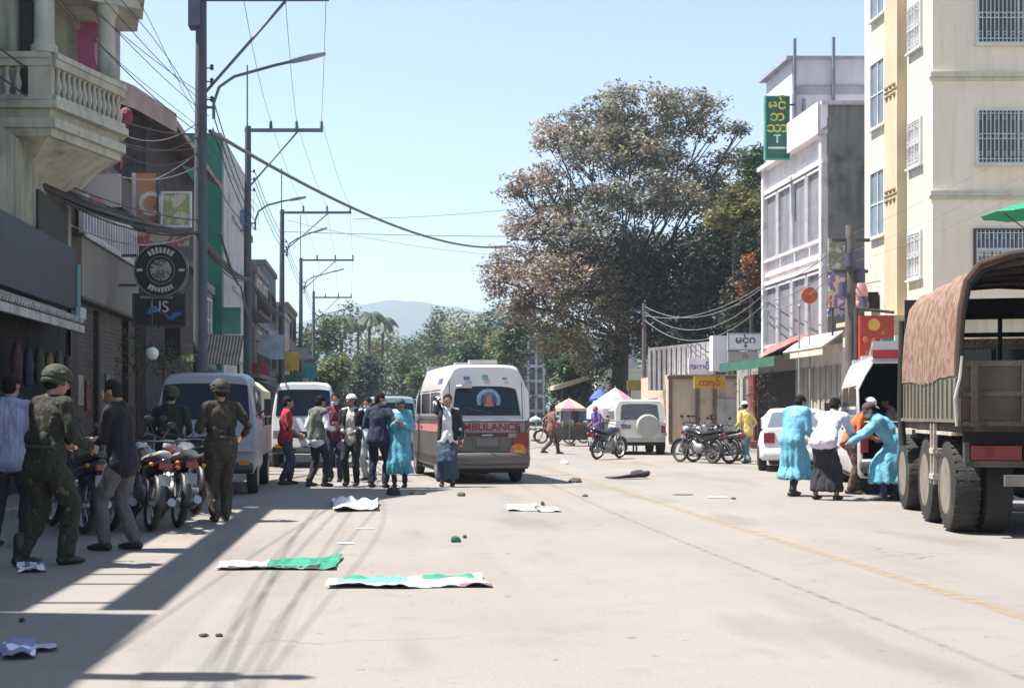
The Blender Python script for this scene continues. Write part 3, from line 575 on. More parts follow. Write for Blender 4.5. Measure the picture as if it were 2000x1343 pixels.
m_ = MB(); m_.box(-5.596, -5.57, 18.45, 22.8, .05, 2.95); m_.build('shop_opening_shade', dark, bb)  # flat dark sheet on the wall, painted shade of the open shop
m_ = MB(); m_.box(-5.59, -5.56, 20.9, 22.9, 4.25, 5.0); m_.build('louvre', mat('louvre_dark', (.03, .03, .03), .8), bb)
# its sign and tiled canopy
dk = mat('sign_navy', (.015, .02, .045), .5, 0, .2, 2)
t = thing('shop_sign', 'long dark navy shop sign over the ribbed canopy with a teal end strip', 'sign', (-5.5, 20, 3.1)); m_ = MB(); m_.box(-5.55, -5.3, 16.6, 22.4, 3.15, 4.2); m_.build('panel', dk, t)
m_ = MB(); m_.box(-5.56, -5.27, 22.4, 22.62, 3.2, 3.95); m_.build('end_strip', mat('teal', (.05, .22, .22), .5), t); m_ = MB(); m_.box(-5.28, -5.2, 22.3, 22.75, 3.0, 3.2); m_.build('bracket', mat('pale_blue', (.3, .35, .4), .5), t)
t = thing('canopy', 'low ribbed grey canopy edged with pale tiles above the dark shop front', 'canopy', (-5.3, 19, 2.8))
m_ = MB(); m_.prism([(-5.56, 15.5, 3.1), (-4.95, 15.5, 2.86), (-4.95, 15.5, 2.8), (-5.56, 15.5, 3.04)], (0, 5.9, 0)); m_.build('roof_sheet', mat('canopy_dark', (.05, .05, .05), .8), t)
m_ = MB()
for i in range(42):
    y = 15.5+i*.14; m_.cyl((-5.5, y+.07, 3.1), (-4.92, y+.07, 2.87), .05, n=6)
m_.box(-4.98, -4.92, 15.5, 21.4, 2.68, 2.8); m_.build('tile_edge', mat('tile_pale', (.36, .35, .32), .8, 0, .3, 4), t)
for i, (yy, zz) in enumerate(()):
    t = thing('air_conditioner', ('grey outdoor unit above the navy sign', 'pale outdoor unit above the navy sign by the louvre')[i], 'air conditioner', (-5.4, yy, zz), 0, 'outdoor units over the navy sign')
    m_ = MB(); m_.box(-5.56, -5.2, yy-.33, yy+.33, zz-.2, zz+.22); m_.build('casing', mat('ac_case', (.2, .2, .19), .6), t); m_ = MB(); m_.lathe([(.2, 0), (.2, .02), (.05, .03)], (-5.2, yy, zz), 'x', 16); m_.build('fan_grille', frd, t)
# blank brown panel shop
brown = mat('shop_brown', (.12, .1, .09), .85, 0, .12, 2, .2, streak=.3); panelm = mat('panel_taupe', (.17, .155, .14), .6, 0, .06, .7, dirt=.2)
t = thing('shophouse', 'narrow shophouse with a large blank taupe fascia panel and closed brown shutters', 'building', (-6, 28, 0))
m_ = MB(); m_.box(-14, -6.02, 24.2, 31.2, -.02, 6.9); m_.build('wall', brown, t)
m_ = MB(); m_.box(-6.0, -5.78, 24.9, 30.8, 3.62, 4.78); m_.build('fascia_panel', panelm, t); m_ = MB(); m_.box(-6.01, -5.74, 24.85, 30.85, 4.782, 4.84); m_.box(-6.01, -5.74, 24.85, 30.85, 3.56, 3.618); m_.build('fascia_trim', frd, t)
for a0, a1 in ((25.0, 26.9), (27.1, 29.9)): shutter(t, 'x', -6.02, 1, a0, a1, .12, 3.5, mat('shutter_brown', (.09, .075, .07), .7, .1, .15, 2, streak=.3))
m_ = MB(); m_.box(-6.03, -5.9, 26.92, 27.08, .1, 3.5); m_.build('pillar', mat('pillar_dark', (.035, .02, .018), .7), t)
for a_, b_ in ((29.95, 30.75), (24.4, 24.95)): m_ = MB(); m_.box(-6.03, -5.86, a_, b_, .1, 3.5); m_.build('pillar', mat('pillar_dark', (0, 0, 0)), t)
rail(t, (-5.8, 25.0, 0), (-5.8, 30.6, 0), 4.86, 5.6, mat('rail_white', (.5, .5, .52), .5), .26, .05)
m_ = MB(); m_.box(-6.02, -5.99, 25.4, 30.4, 4.9, 5.65); m_.build('upper_opening_shade', dark, t)  # dark slab painted as the shade behind the railing, no real recess
m_ = MB(); m_.prism([(-6.03, 24.3, 6.1), (-5.75, 24.3, 6.0), (-5.75, 24.3, 5.95), (-6.03, 24.3, 6.04)], (0, 6.6, 0)); m_.build('eave', mat('rust_sheet', (.1, .05, .045), .8, 0, .3, 3), t)
pink = mat('banner_pink', (.55, .2, .26), .6, 0, 0, pal=[(.6, .58, .58), (.6, .25, .3), (.55, .5, .52), (.45, .08, .12)], psc=1.3, aniso=(1, .6, 1))
board('banner', 'white and pink banner above the white railing with a dark red strip', 143, 340, 236, 404, 25.3, pink, .04, 'banner')
board('poster', 'tall pink and white poster hanging behind the balcony columns', 146, 12, 192, 138, 22.75, mat('poster_pink', (.5, .3, .4), .6, 0, 0, pal=[(.62, .6, .64), (.5, .12, .26), (.65, .4, .52), (.6, .58, .62)], psc=1.6, aniso=(1, 1, .35)), .03, 'poster')
board('banner', 'narrow tall pale banner beyond the last balcony column', 214, -8, 234, 200, 23.6, mat('banner_pale', (.56, .52, .58), .6, 0, .1, 3, dirt=.2), .05, 'banner')
# brown gabled house and hoardings
t = thing('gabled_house', 'old house with dark brown gable and faded pink roof edge', 'house', (-8, 36, 0))
bw = mat('gable_brown', (.05, .04, .045), .9, 0, .3, 3, .4, streak=.3); m_ = MB(); m_.prism([(-14, 33.5, -.02), (-6.1, 33.5, -.02), (-6.1, 33.5, 9.0), (-7.2, 33.5, 9.6), (-8.6, 33.5, 10.1), (-14, 33.5, 10.1)], (0, 9, 0)); m_.build('wall', bw, t)
m_ = MB(); cr = [(-14, 10.4), (-8.5, 10.4), (-7.4, 10.1), (-6.2, 9.6), (-5.2, 8.9)]; m_.loft([[(x, y, z) for x, z in cr]+[(x, y, z-.16) for x, z in cr[::-1]] for y in (32.6, 42.6)]); m_.build('roof', mat('roof_tin', (.3, .2, .18), .8, 0, .25, 2, .3, streak=.3), t)
m_ = MB(); cr2 = [(-8.6, 10.43), (-7.4, 10.13), (-6.2, 9.63), (-5.15, 8.93)]; m_.loft([[(x, y, z+.02) for x, z in cr2]+[(x, y, z-.75*(1-.4*i/3)) for i, (x, z) in list(enumerate(cr2))[::-1]] for y in (32.5, 32.598)]); m_.build('bargeboard', mat('pinkish_board', (.42, .3, .27), .8, 0, .15, 3, streak=.3), t)
m_ = MB(); m_.box(-6.1, -5.85, 33.4, 42, 5.9, 6.1); m_.build('eave', mat('rust_sheet', (0, 0, 0)), t)
q = MB(); q.ell(P(246, 228, 30), (.16, .16, .22), None, 10, 7); q.ell(P(240, 236, 30), (.2, .15, .15), None, 10, 7); q.cyl(P(243, 236, 30), P(238, 330, 30), .03); top(q, 'flag_bundle', mat('dark_red_cloth', (.18, .03, .05), .8, 0, .3, 8), 'dark red bundled flag at the roof edge beside the balcony', 'flag')
def d_or(t, a, b, Y):
    q = MB(); c = P(295, 398, Y-.01)
    q.lathe([(.2, -.012), (.3, -.012), (.3, 0), (.2, 0)], (c.x, Y-.004, c.z), 'y', 20, closed=True); q.build('ring_mark', mat('poster_white', (.6, .58, .5), .6), t)
    q = MB(); q.box(a.x, a.x+.1, Y-.02, Y, a.z, b.z); q.build('edge_strip', mat('poster_edge', (.45, .42, .45), .6), t)
board('hoarding', 'tall orange hoarding with a pale ring beside the gabled house', 258, 338, 306, 432, 31.6, mat('hoard_orange', (.42, .17, .08), .6, 0, .25, 2, dirt=.3, dcol=(.45, .3, .2)), .08, 'hoarding', frd, d_or)
board('hoarding', 'cream and red fruit-coloured hoarding just before the first power pole', 318, 378, 370, 440, 30.8, mat('hoard_cream', (.5, .45, .35), .6, 0, 0, pal=[(.5, .48, .38), (.3, .34, .14), (.55, .5, .4), (.5, .14, .1)], psc=3.5), .08, 'hoarding', mat('frame_white', (0, 0, 0)))
board('strip_sign', 'tan and red strip panel above the round black sign', 268, 452, 368, 480, 30, mat('tan_red', (.4, .3, .2), .6, 0, 0, pal=[(.42, .34, .25), (.4, .36, .3), (.35, .1, .08), (.36, .28, .18)], psc=3), .1, 'sign')
# round sign
def arc_marks(q, c, r, a0, a1, n, h, seed):
    rn = random.Random(seed)
    for i in range(n):
        a = R(a0+(a1-a0)*(i+.5)/n); w = r*abs(R(a1-a0))/n*.34
        ux, uz = cos(a), sin(a); tx, tz = -sin(a), cos(a); p = Vector((c[0]+ux*r, c[1], c[2]+uz*r)); hh = h*rn.uniform(.75, 1)
        ps = [p+Vector((tx, 0, tz))*sx*w+Vector((ux, 0, uz))*sy*hh/2 for sx, sy in ((-1, -1), (1, -1), (1, 1), (-1, 1))]; q.prism(ps, (0, -.012, 0))
t = thing('round_sign', 'round black double-sided sign with pale arcs of lettering and grey emblem', 'sign', tuple(P(315, 528, 28.5))); c = P(315, 528, 28.5); blk = mat('sign_black', (.012, .012, .015), .4)
q = MB(); q.lathe([(.61, -.08), (.61, .08)], c, 'y', 40); q.build('disc', blk, t, 40)
q = MB(); q.lathe([(.575, -.095), (.6, -.095), (.6, -.078), (.575, -.078)], c, 'y', 40, closed=True); q.lathe([(.30, -.095), (.315, -.095), (.315, -.078), (.3, -.078)], c, 'y', 32, closed=True); q.build('rim_line', mat('line_grey', (.22, .22, .23), .5), t)
wm = mat('letter_white', (.5, .5, .5), .6)
q = MB(); cc = (c.x, c.y-.08, c.z); arc_marks(q, cc, .44, 130, 50, 7, .14, 1); arc_marks(q, cc, .44, 232, 308, 8, .12, 2); q.box(c.x-.53, c.x-.4, c.y-.092, c.y-.08, c.z-.03, c.z+.03); q.box(c.x+.4, c.x+.53, c.y-.092, c.y-.08, c.z-.03, c.z+.03); q.build('lettering', wm, t)
q = MB(); q.lathe([(.24, -.09), (.24, -.078)], c, 'y', 28); q.build('emblem', mat('emblem_grey', (.12, .12, .12), .6, 0, 0, pal=[(.06, .06, .06), (.3, .3, .3), (.1, .1, .1), (.35, .35, .35)], psc=6), t)
q = MB(); q.box(c.x-1.1, c.x-.55, c.y-.03, c.y+.03, c.z+.3, c.z+.36); q.box(c.x-1.1, c.x-.55, c.y-.03, c.y+.03, c.z-.36, c.z-.3); q.build('bracket', frd, t)
def d_blue(t, a, b, Y):
    q = MB(); x0 = a.x+.25
    pts = [P(285+t_*68/12, 612-8*sin(t_*.55)+3*sin(t_*1.7), Y-.02) for t_ in range(13)]; q.tube(pts, [(.035+.03*sin(i*.8)) for i in range(13)], 6); q.build('swoosh', mat('blue_paint', (.05, .16, .42), .5), t)
    textmesh('US', .36, wm, 'lettering', t, Tr(P(312, 600, Y).x-t.location.x, -.012, P(312, 600, Y).z-t.location.z))
    q = MB(); q.box(a.x+.12, b.x-.25, Y-.012, Y, P(0, 583, Y).z, P(0, 578, Y).z); q.build('top_line', mat('line_grey', (0, 0, 0)), t)
board('hanging_sign', 'square black sign with blue script hung under the round sign', 263, 577, 360, 634, 28.5, blk, .12, 'sign', frd, d_blue)
board('cloth_banner', 'dark maroon strip banner hanging below the blue script sign', 322, 640, 352, 698, 28.6, mat('maroon_cloth', (.04, .015, .025), .8), .04, 'banner')
t = thing('globe_lamp', 'white globe lamp hanging by the potted plants', 'lamp', tuple(P(297, 690, 26))); c = P(297, 690, 26); q = MB(); q.ell(c, .135); q.build('globe', mat('globe_white', (.75, .75, .68), .4), t, 60); q = MB(); q.cyl(c+Vector((0, 0, .13)), c+Vector((0, 0, 1.2)), .012); q.cyl(c+Vector((0, 0, .12)), c+Vector((0, 0, .2)), .05); q.build('rod', frd, t)
# green building
gm_ = mat('green_paint', (.01, .14, .09), .6, 0, .12, 1, .1, streak=.3)
t = thing('green_building', 'tall building with a deep green end wall and pale grey street front', 'building', (-6.5, 51, 0)); q = MB(); q.box(-14, -5.71, 46.4, 55.2, -.02, 11.5); q.build('wall', gm_, t)
q = MB(); q.box(-5.71, -5.65, 46.7, 55.2, .1, 11.35); q.build('street_front', mat('front_grey', (.5, .48, .5), .8, 0, .08, 1, .2, streak=.4, dirt=.3), t)
for k in range(3): q = MB(); q.box(-5.648, -5.55, 49.3, 54.5, 3.4+k*2.7, 3.55+k*2.7); q.build('ledge', mat('front_grey', (0, 0, 0)), t)
board('signboard', 'plain green board low on the green building by the striped awning', 402, 600, 470, 652, 46.5, mat('green_pale', (.06, .24, .17), .6, 0, .2, 1), .1, 'sign')
board('panel_sign', 'small blue panel fixed high beyond the green building', 466, 410, 478, 452, 52, mat('blue_panel', (.08, .2, .4), .5), .1, 'sign')
t = thing('striped_awning', 'sloping tan and brown striped awning beyond the first power pole', 'awning', tuple(P(435, 700, 38))); 
a, b, c, d = P(402, 652, 39.5), P(476, 655, 39.5), P(466, 712, 37.6), P(392, 706, 37.6); n = 12; q = MB(); q2 = MB()
for i in range(n):
    for k, qq in ((0, q), (1, q2)):
        t0 = (i+k*.5)/n; t1 = (i+k*.5+.5)/n; qq.prism([a+(b-a)*t0, a+(b-a)*t1, d+(c-d)*t1, d+(c-d)*t0], (0, 0, -.03))
q.build('pale_stripes', mat('awn_tan', (.45, .38, .28), .8), t); q2.build('dark_stripes', mat('awn_brown', (.13, .08, .06), .8), t); q = MB(); q.cyl(P(466, 712, 37.6), G(466, 808+3325/37.6), .04); q.cyl(P(394, 706, 37.6), G(394, 808+3325/37.6), .04); q.build('post', frd, t)
board('lattice_screen', 'grey lattice screen beneath the striped awning', 356, 668, 405, 706, 37, mat('lattice_grey', (.2, .18, .17), .8, 0, .3, 12), .06, 'sign')
# further row
GR = ['shophouses far down the shaded side']
cols = [(.2, .2, .23), (.13, .12, .14), (.25, .22, .22), (.1, .13, .15), (.3, .28, .27), (.16, .12, .12)]
spec = [(42.8, 46.2, 5.6, 2, 'low dark house squeezed before the green building'), (55.6, 62, 9.6, 3, 'grey three-storey shophouse just past the green building'), (62.3, 69, 8.2, 3, 'dark purple-grey shophouse by the second power pole'), (69.3, 77, 9.4, 3, 'greyish-pink shophouse before the third power pole'), (77.3, 86, 7.4, 2, 'slate shophouse with balcony before the fourth pole'), (86.4, 96, 8.6, 3, 'pale far shophouse with flat roof'), (96.5, 108, 6.2, 2, 'brownish low house where the shaded row ends')]
for i, (y0, y1, H, fl, lab) in enumerate(spec):
    house('shophouse', lab, -6.0-.2*(i % 2), 1, y0, y1, H, mat('row_%d' % i, cols[i % 6], .85, 0, .2, 1.5, .2, streak=.4, dirt=.5), floors=fl, fh=2.8, bays=2 if i else 1, aw=mat('awn_%d' % (i % 3), [(.2, .2, .22), (.12, .05, .05), (.05, .16, .14)][i % 3], .7), shut=mat('shut_%d' % (i % 2), [(.2, .19, .18), (.08, .1, .12)][i % 2], .6), side=1, fm=frd if i % 2 else frw, bal=frd if i % 3 == 1 else None)
rs = random.Random(5); nm_c = ['red', 'pale blue', 'white', 'dark green', 'yellow', 'grey', 'maroon', 'teal', 'brown']; cc = [(.35, .05, .05), (.3, .4, .5), (.55, .55, .55), (.03, .12, .07), (.5, .35, .06), (.25, .25, .27), (.2, .03, .05), (.05, .25, .24), (.15, .09, .06)]
for i in range(9):
    Y = 57+i*5.6; x0 = -5.9; px = CX+x0*F/Y; z = 3.1+.9*(i % 3); w = .9+.3*(i % 2); h = .5+.35*((i*2) % 3)
    t = thing('hanging_sign', nm_c[i]+' hanging sign over the shaded pavement, far down the row', 'sign', (x0+.5, Y, z), 0, 'hanging signs along the shaded row'); q = MB(); q.box(x0+.05, x0+.05+w, Y, Y+.1, z, z+h); q.build('panel', mat('hs%d' % i, cc[i], .6, 0, .2, 2), t); q = MB(); q.box(x0-.25, x0+.05, Y+.03, Y+.07, z+h*.7, z+h*.76); q.build('bracket', frd, t)

# clutter in front of the shaded shops
def crate(px, py, w, h, d, col, lab, name='crate', cat='crate', z0=.11):
    x, y = (px-CX)*py/F, py; q = MB(); n = 4
    for i in range(n):
        z = z0+h*i/n
        for bx in ((x, x+w, y, y+.02), (x, x+w, y+d-.02, y+d), (x, x+.02, y+.021, y+d-.021), (x+w-.02, x+w, y+.021, y+d-.021)): q.box(*bx, z+.004, z+h/n-.012)
    for ax, ay in ((x+.021, y+.021), (x+w-.05, y+.021), (x+.021, y+d-.05), (x+w-.05, y+d-.05)): q.box(ax, ax+.03, ay, ay+.03, z0, z0+h)
    q.box(x+.02, x+w-.02, y+.02, y+d-.02, z0, z0+.02); return top(q, name, mat('crate_%s' % col[0], col[1], .8, 0, .2, 6, dirt=.4), lab, cat)
for (px, Y, w, h, d, c, z, lab) in ((205, 25.2, .55, .34, .4, ('blue', (.03, .06, .14)), .11, 'lower dark blue crate by the brown shutters'), (207, 25.25, .5, .3, .36, ('red', (.12, .03, .03)), .46, 'dull red crate stacked on the dark blue one'), (150, 24.9, .6, .4, .45, ('green', (.03, .08, .05)), .11, 'dark green crate behind the person in grey trousers')): crate(px, Y, w, h, d, c, lab, z0=z)
for i in range(6):
    Y = 18.9+i*.62; q = MB(); c = Vector((-5.35, Y, 2.35-.05*(i % 2))); q.capsule([c, c-Vector((0, 0, .22)), c-Vector((0, 0, .5))], [(.05, .07), (.09, .15), (.07, .12)], 10, side=(0, 1, 0)); q.cyl(c, (c.x, c.y, 2.75), .006, n=4)
    nm = ['dark red', 'navy', 'olive', 'yellow', 'grey', 'brown'][i]; top(q, 'hanging_bag', mat('bag_%d' % i, [(.05, .012, .012), (.012, .015, .03), (.03, .035, .018), (.12, .09, .03), (.05, .05, .055), (.04, .025, .018)][i], .7, 0, .2, 5), '%s bag hanging under the ribbed canopy edge' % nm, 'bag', 'bags hanging under the ribbed canopy', smooth=60)
for i, (Y, z, c, nm) in enumerate(((25.4, 1.5, (.3, .28, .22), 'pale'), (26.1, 1.4, (.18, .05, .04), 'dull red'), (28.0, 1.6, (.1, .16, .2), 'bluish'))):
    q = MB(); q.box(-5.975, -5.965, Y, Y+.45, z, z+.6); top(q, 'poster', mat('bill_%d' % i, c, .8, 0, .4, 5, dirt=.4), '%s bill pasted on the brown roller shutter' % nm, 'poster')
# ---------- sunlit side buildings
cream = mat('wall_cream', (.56, .53, .42), .85, 0, .06, .6, .1, streak=.22, dirt=.1, dcol=(.4, .36, .28)); creamf = mat('wall_cream_lifted', (.8, .68, .54), .85, 0, .05, .5, .1, streak=.12); pil = mat('pilaster_tan', (.50, .40, .27), .85, 0, .06, 1, streak=.15)  # front copy of the cream raised in colour to brighten its shaded face
whitew = mat('wall_white', (.7, .655, .65), .85, 0, .07, 1, .1, streak=.25, dirt=.15, dcol=(.3, .28, .27)); greyw = mat('wall_grey_shade', (.26, .25, .24), .95, 0, .15, 1.2, .4, streak=.4, dirt=.5); lilac = mat('wall_lilac', (.55, .54, .6), .85, 0, .05, 1, streak=.12)  # grey end-wall colour carries the shade of the side turned from the sun
XR = 15.5
t = thing('apartment_building', 'tall cream apartment building with tan pilaster and white grilled windows', 'building', (XR, 38, 0))
q = MB(); q.box(XR, 30, 35.9, 40.85, 4.0, 17.5); q.box(XR+.1, 30, 35.95, 40.8, -.02, 4.0); q.build('wall', cream, t)
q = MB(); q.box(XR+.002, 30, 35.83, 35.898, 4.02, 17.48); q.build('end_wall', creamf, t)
for z in (4.1, 7.42, 10.74, 14.06):
    q = MB(); q.box(XR-.1, 30.1, 35.72, 35.9, z, z+.14); q.box(XR-.06, 30, 35.78, 35.9, z-.09, z-.002); q.build('ledge', pil if z < 5 else cream, t)
q = MB(); q.box(XR-.28, XR-.002, 37.6, 38.55, 3.9, 17.6); q.build('pilaster', pil, t)
orn = mat('ornament', (.3, .21, .12), .9, 0, .2, 5)
for z in (7.85, 10.95, 14.1):
    q = MB()
    for yy in (37.8, 38.08, 38.36):
        for zz in (-.16, .12): q.ell((XR-.3, yy, z+zz), (.05, .1, .07), None, 8, 5)
    q.box(XR-.31, XR-.28, 37.62, 38.53, z-.03, z+.01); q.build('ornament', orn, t)
q = MB(); q.cyl((XR-.06, 38.7, .1), (XR-.06, 38.7, 17.4), .05, n=8); q.build('drain_pipe', mat('pipe_tan', (.4, .34, .26), .7), t); q = MB(); q.cyl((16.1, 35.76, .1), (16.1, 35.76, 3.9), .05, n=8); q.build('drain_pipe', mat('pipe_tan', (0, 0, 0)), t)
for zc in (7.85, 11.25, 14.65): window(t, 'x', XR, -1, 39.15, 40.2, zc-.98, zc+.98, frw, glassb, 1, 1)
for zc in (5.9, 9.14, 12.5): window(t, 'x', XR, -1, 36.55, 37.35, zc-.62, zc+.62, frw, mat('glass_pale', (.4, .4, .4), .3, 0, .1, 3), 1, 1, grille=1)
for z0, z1 in ((6.1, 6.75), (8.36, 9.8), (11.72, 13.2), (5.0, 5.9)):
    if z0 in (6.1,): continue
    window(t, 'y', 35.83, -1, 16.75, 19.0, z0, z1, frw, glass, 1, 0, grille=1)
window(t, 'y', 35.83, -1, 16.7, 18.9, 5.2, 6.45, frd, glass, 1, 0, grille=1)
q = MB(); q.box(14.1, XR-.004, 35.8, 38.9, 3.35, 3.95); q.box(13.95, XR-.004, 35.65, 39.05, 3.95, 4.08); q.build('porch_canopy', pil, t)
q = MB(); q.box(14.2, 14.6, 36.0, 36.4, .1, 3.35); q.build('porch_column', pil, t); q = MB(); q.box(14.2, 14.6, 38.2, 38.6, .1, 3.35); q.build('porch_column', pil, t)
shutter(t, 'x', XR+.08, -1, 36.3, 40.4, .12, 3.2, mat('shutter_grey', (.3, .3, .3), .6, .2, .1, 2, streak=.3))
q = MB(); q.box(XR-.45, XR-.04, 39.6, 40.3, 4.55, 5.1); q.build('outdoor_unit', mat('ac_case', (0, 0, 0)), t)
# white three-storey building
t = thing('office_building', 'white and lilac building with bands of tall grey windows and a green vertical sign', 'building', (XR, 47, 0))
q = MB(); q.box(XR, 28, 44.3, 51.2, -.02, 11.3); q.build('wall', whitew, t)
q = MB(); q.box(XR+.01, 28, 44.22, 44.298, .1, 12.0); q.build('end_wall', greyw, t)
q = MB(); q.box(XR, 28, 48.0, 51.2, 11.302, 14.6); q.build('upper_block', lilac, t)
q = MB(); q.box(XR-.25, 28, 47.9, 51.4, 14.6, 14.72); q.box(XR, 28, 47.93, 47.998, 13.3, 13.6); q.build('roof_edge', mat('roof_edge_grey', (.3, .3, .36), .8), t)
q = MB()
for x, z1 in ((15.55, 15.35), (17.0, 15.4), (15.9, 13.1)): q.box(x-.05, x+.05, 47.82, 47.92, 11.3, z1)
q.build('steel_posts', mat('post_lilac', (.2, .2, .26), .7), t)
q = MB(); q.box(XR-.35, XR-.002, 44.2, 51.3, 11.0, 11.16); q.box(XR-.35, XR-.25, 44.2, 47.9, 11.16, 12.1); q.box(XR-.25, 28, 44.1, 44.2, 12.0, 12.12); q.build('parapet', whitew, t)
wg = mat('screen_grey', (.2, .19, .2), .35, 0, .12, 2, streak=.25)
for z0, z1 in ((4.05, 6.25), (7.45, 9.85)):
    for k in range(4):
        a0 = 44.55+k*1.68; window(t, 'x', XR, -1, a0, a0+1.4, z0, z1, mat('mullion_white', (.55, .53, .55), .6), wg, 0, 0, fw=.08, d=.12)
    q = MB(); q.box(XR-.16, XR-.002, 44.25, 51.2, z1+.16, z1+.3); q.box(XR-.12, XR-.002, 44.25, 51.2, z0-.7, z0-.6); q.build('band', whitew, t)
q = MB()
for a in (44.4, 51.1): q = MB(); q.box(XR-.2, XR-.002, a-.12, a+.12, 3.5, 11); q.build('pilaster', whitew, t)
window(t, 'y', 44.22, -1, 17.3, 18.4, 8.6, 9.6, frd, glass, 1, 1); window(t, 'y', 44.22, -1, 17.2, 17.8, 4.6, 6.0, frd, glass, 0, 1)
# ground floor annexe with shutters and awning
t = thing('shop_annexe', 'single-storey shop front with closed beige folding doors under a cream awning', 'building', (14.9, 43, 0))
q = MB(); q.box(14.85, XR-.01, 40.9, 45.6, -.02, 3.6); q.build('wall', whitew, t)
fd = mat('door_beige', (.36, .33, .28), .7, 0, .1, 2, .1, streak=.35)
folding(t, 'x', 14.85, -1, 41.1, 43.2, .12, 2.9, fd); folding(t, 'x', 14.85, -1, 43.4, 45.4, .12, 2.9, fd)
awning(t, [(14.84, 40.7, 3.95), (14.84, 44.6, 3.95), (14.1, 44.6, 3.42), (14.1, 40.7, 3.42)], .06, mat('awning_cream', (.6, .52, .4), .8, 0, .08, 2, streak=.2)); q = MB(); q.box(14.1, 14.14, 40.7, 44.6, 3.22, 3.42); q.build('valance', mat('awning_cream', (0, 0, 0)), t)
t = thing('dark_shop', 'open shop with dark interior, red door post and green awning edge', 'building', (15, 48.5, 0))
q = MB(); q.box(15.1, XR-.01, 45.7, 54, -.02, 3.5); q.build('wall', mat('wall_dull', (.25, .23, .22), .9), t)
q = MB(); q.box(15.07, 15.098, 46.2, 50.6, .12, 2.9); q.build('doorway', dark, t)  # dark sheet stands for the unlit shop inside
q = MB(); q.box(14.9, 15.1, 50.7, 51.5, .1, 2.9); q.build('red_post', mat('post_red', (.18, .03, .035), .7, 0, .2, 3), t); folding(t, 'x', 15.1, -1, 51.8, 53.8, .12, 2.8, fd, 6)
awning(t, [(15.1, 43.9, 3.5), (15.1, 51, 3.5), (13.6, 51, 3.28), (13.6, 43.9, 3.28)], .05, mat('awning_green', (.03, .12, .08), .7)); q = MB(); q.box(13.56, 13.6, 43.9, 51, 2.98, 3.3); q.build('valance', mat('awning_green', (0, 0, 0)), t)
t = thing('red_awning', 'faded red awning tilted above the green awning edge', 'awning', tuple(P(1515, 680, 46))); q = MB()
q.prism([P(1482, 700, 47), P(1556, 664, 44.4), P(1556, 655, 44.6), P(1500, 678, 47)], (.9, .3, .05)); q.build('sheet', mat('awning_red', (.38, .13, .11), .8, 0, .3, 2), t)
# low market building and corrugated roof
t = thing('market_shed', 'low beige shed with a steep corrugated iron roof beside the big tree', 'shed', (14, 57, 0)); be = mat('wall_beige', (.5, .4, .3), .9, 0, .08, 1, .2, streak=.2, dirt=.2)
q = MB(); q.box(12.7, 16.5, 56, 62, -.02, 3.05); q.build('wall', be, t)
q = MB()
for x in (12.66, 13.85, 14.6, 15.9): q.box(x, x+.16, 55.9, 55.99, .1, 3.0)
q.box(12.6, 16.6, 55.88, 55.99, 2.86, 3.0); q.build('timber_frame', mat('timber_brown', (.14, .1, .08), .8), t)
q = MB(); q.box(14.75, 15.85, 55.93, 55.98, .1, 2.0); q.build('door_panel', mat('door_pale', (.36, .36, .34), .7, 0, .2, 2, streak=.3), t)
iron = mat('corrugated', (.2, .19, .19), .7, .0, .15, 2, .1, streak=.35, dirt=.5, dcol=(.14, .09, .07)); n = 15; q = MB()
n = 26
for i in range(n):
    xa_, xb2 = 1266+126*i/n, 1266+126*(i+1)/n; yt = 680-14*i/n; bot = lambda x: 762 if x < 1298 else 762-(x-1298)/94*72
    o_ = .09 if i % 2 else 0
    q.prism([P(xa_, yt, 57.6+o_), P(xb2, yt, 57.6+o_), P(xb2, bot(xb2), 56.6+o_), P(xa_, bot(xa_), 56.6+o_)], (0, .04, .01))
q.build('iron_roof', iron, t); B_ = P(1392, 664, 57.5); D_ = P(1392, 692, 56.5)
q = MB(); q.cyl(B_+Vector((0, -.1, .1)), D_+Vector((0, -.1, 0)), .09); q.cyl(P(1392, 684, 55.5), P(1470, 655, 54), .07); q.build('barge_pole', mat('barge_pale', (.35, .3, .28), .8), t)
def glyph(txt, sz, m, px, py, Yb, bold=.006, sx=1.0):
    def f(t, a, b, Y): p = P(px, py, Y); textmesh(txt, sz, m, 'lettering', t, Tr(p.x-t.location.x, -.008, p.z-t.location.z), bold=bold, sx=sx)
    return f
wh = mat('sign_white', (.72, .7, .74), .5, 0, .04, 2); dkl = mat('letter_dark', (.08, .09, .11), .6)
board('box_sign', 'tall plain white box sign between the corrugated roof and dark shop', 1392, 655, 1421, 724, 52.5, wh, .5, 'sign')
board('name_sign', 'white sign with dark square lettering beside the tall plain white box', 1424, 652, 1488, 682, 52, wh, .12, 'sign', mat('frame_grey', (.3, .3, .3), .6), glyph('\u1019\u1004\u103a\u1039\u1002', .42, dkl, 1456, 664, 52, .012))
board('signboard', 'grey lower panel with pale red smear under the dark-lettered sign', 1422, 686, 1480, 718, 52.3, mat('panel_greyred', (.3, .3, .3), .7, 0, 0, pal=[(.28, .28, .29), (.45, .28, .25), (.4, .38, .37), (.25, .25, .26)], psc=1.3), .08, 'sign')
board('name_sign', 'white sign with small violet lettering left of the tall plain white box', 1345, 699, 1392, 731, 53.2, wh, .1, 'sign', None, glyph('\u1021\u101e\u1004\u103a\u1038', .3, mat('letter_violet', (.2, .15, .35), .6), 1368, 716, 53.2, .01))
board('name_sign', 'yellow sign with orange lettering low under the white signs', 1356, 734, 1416, 758, 52.6, mat('sign_yellow', (.6, .36, .04), .5, 0, .15, 2), .1, 'sign', None, glyph('\u1000\u101b\u1004\u103a', .36, mat('letter_orange', (.45, .1, .01), .6), 1386, 747, 52.6, .012))
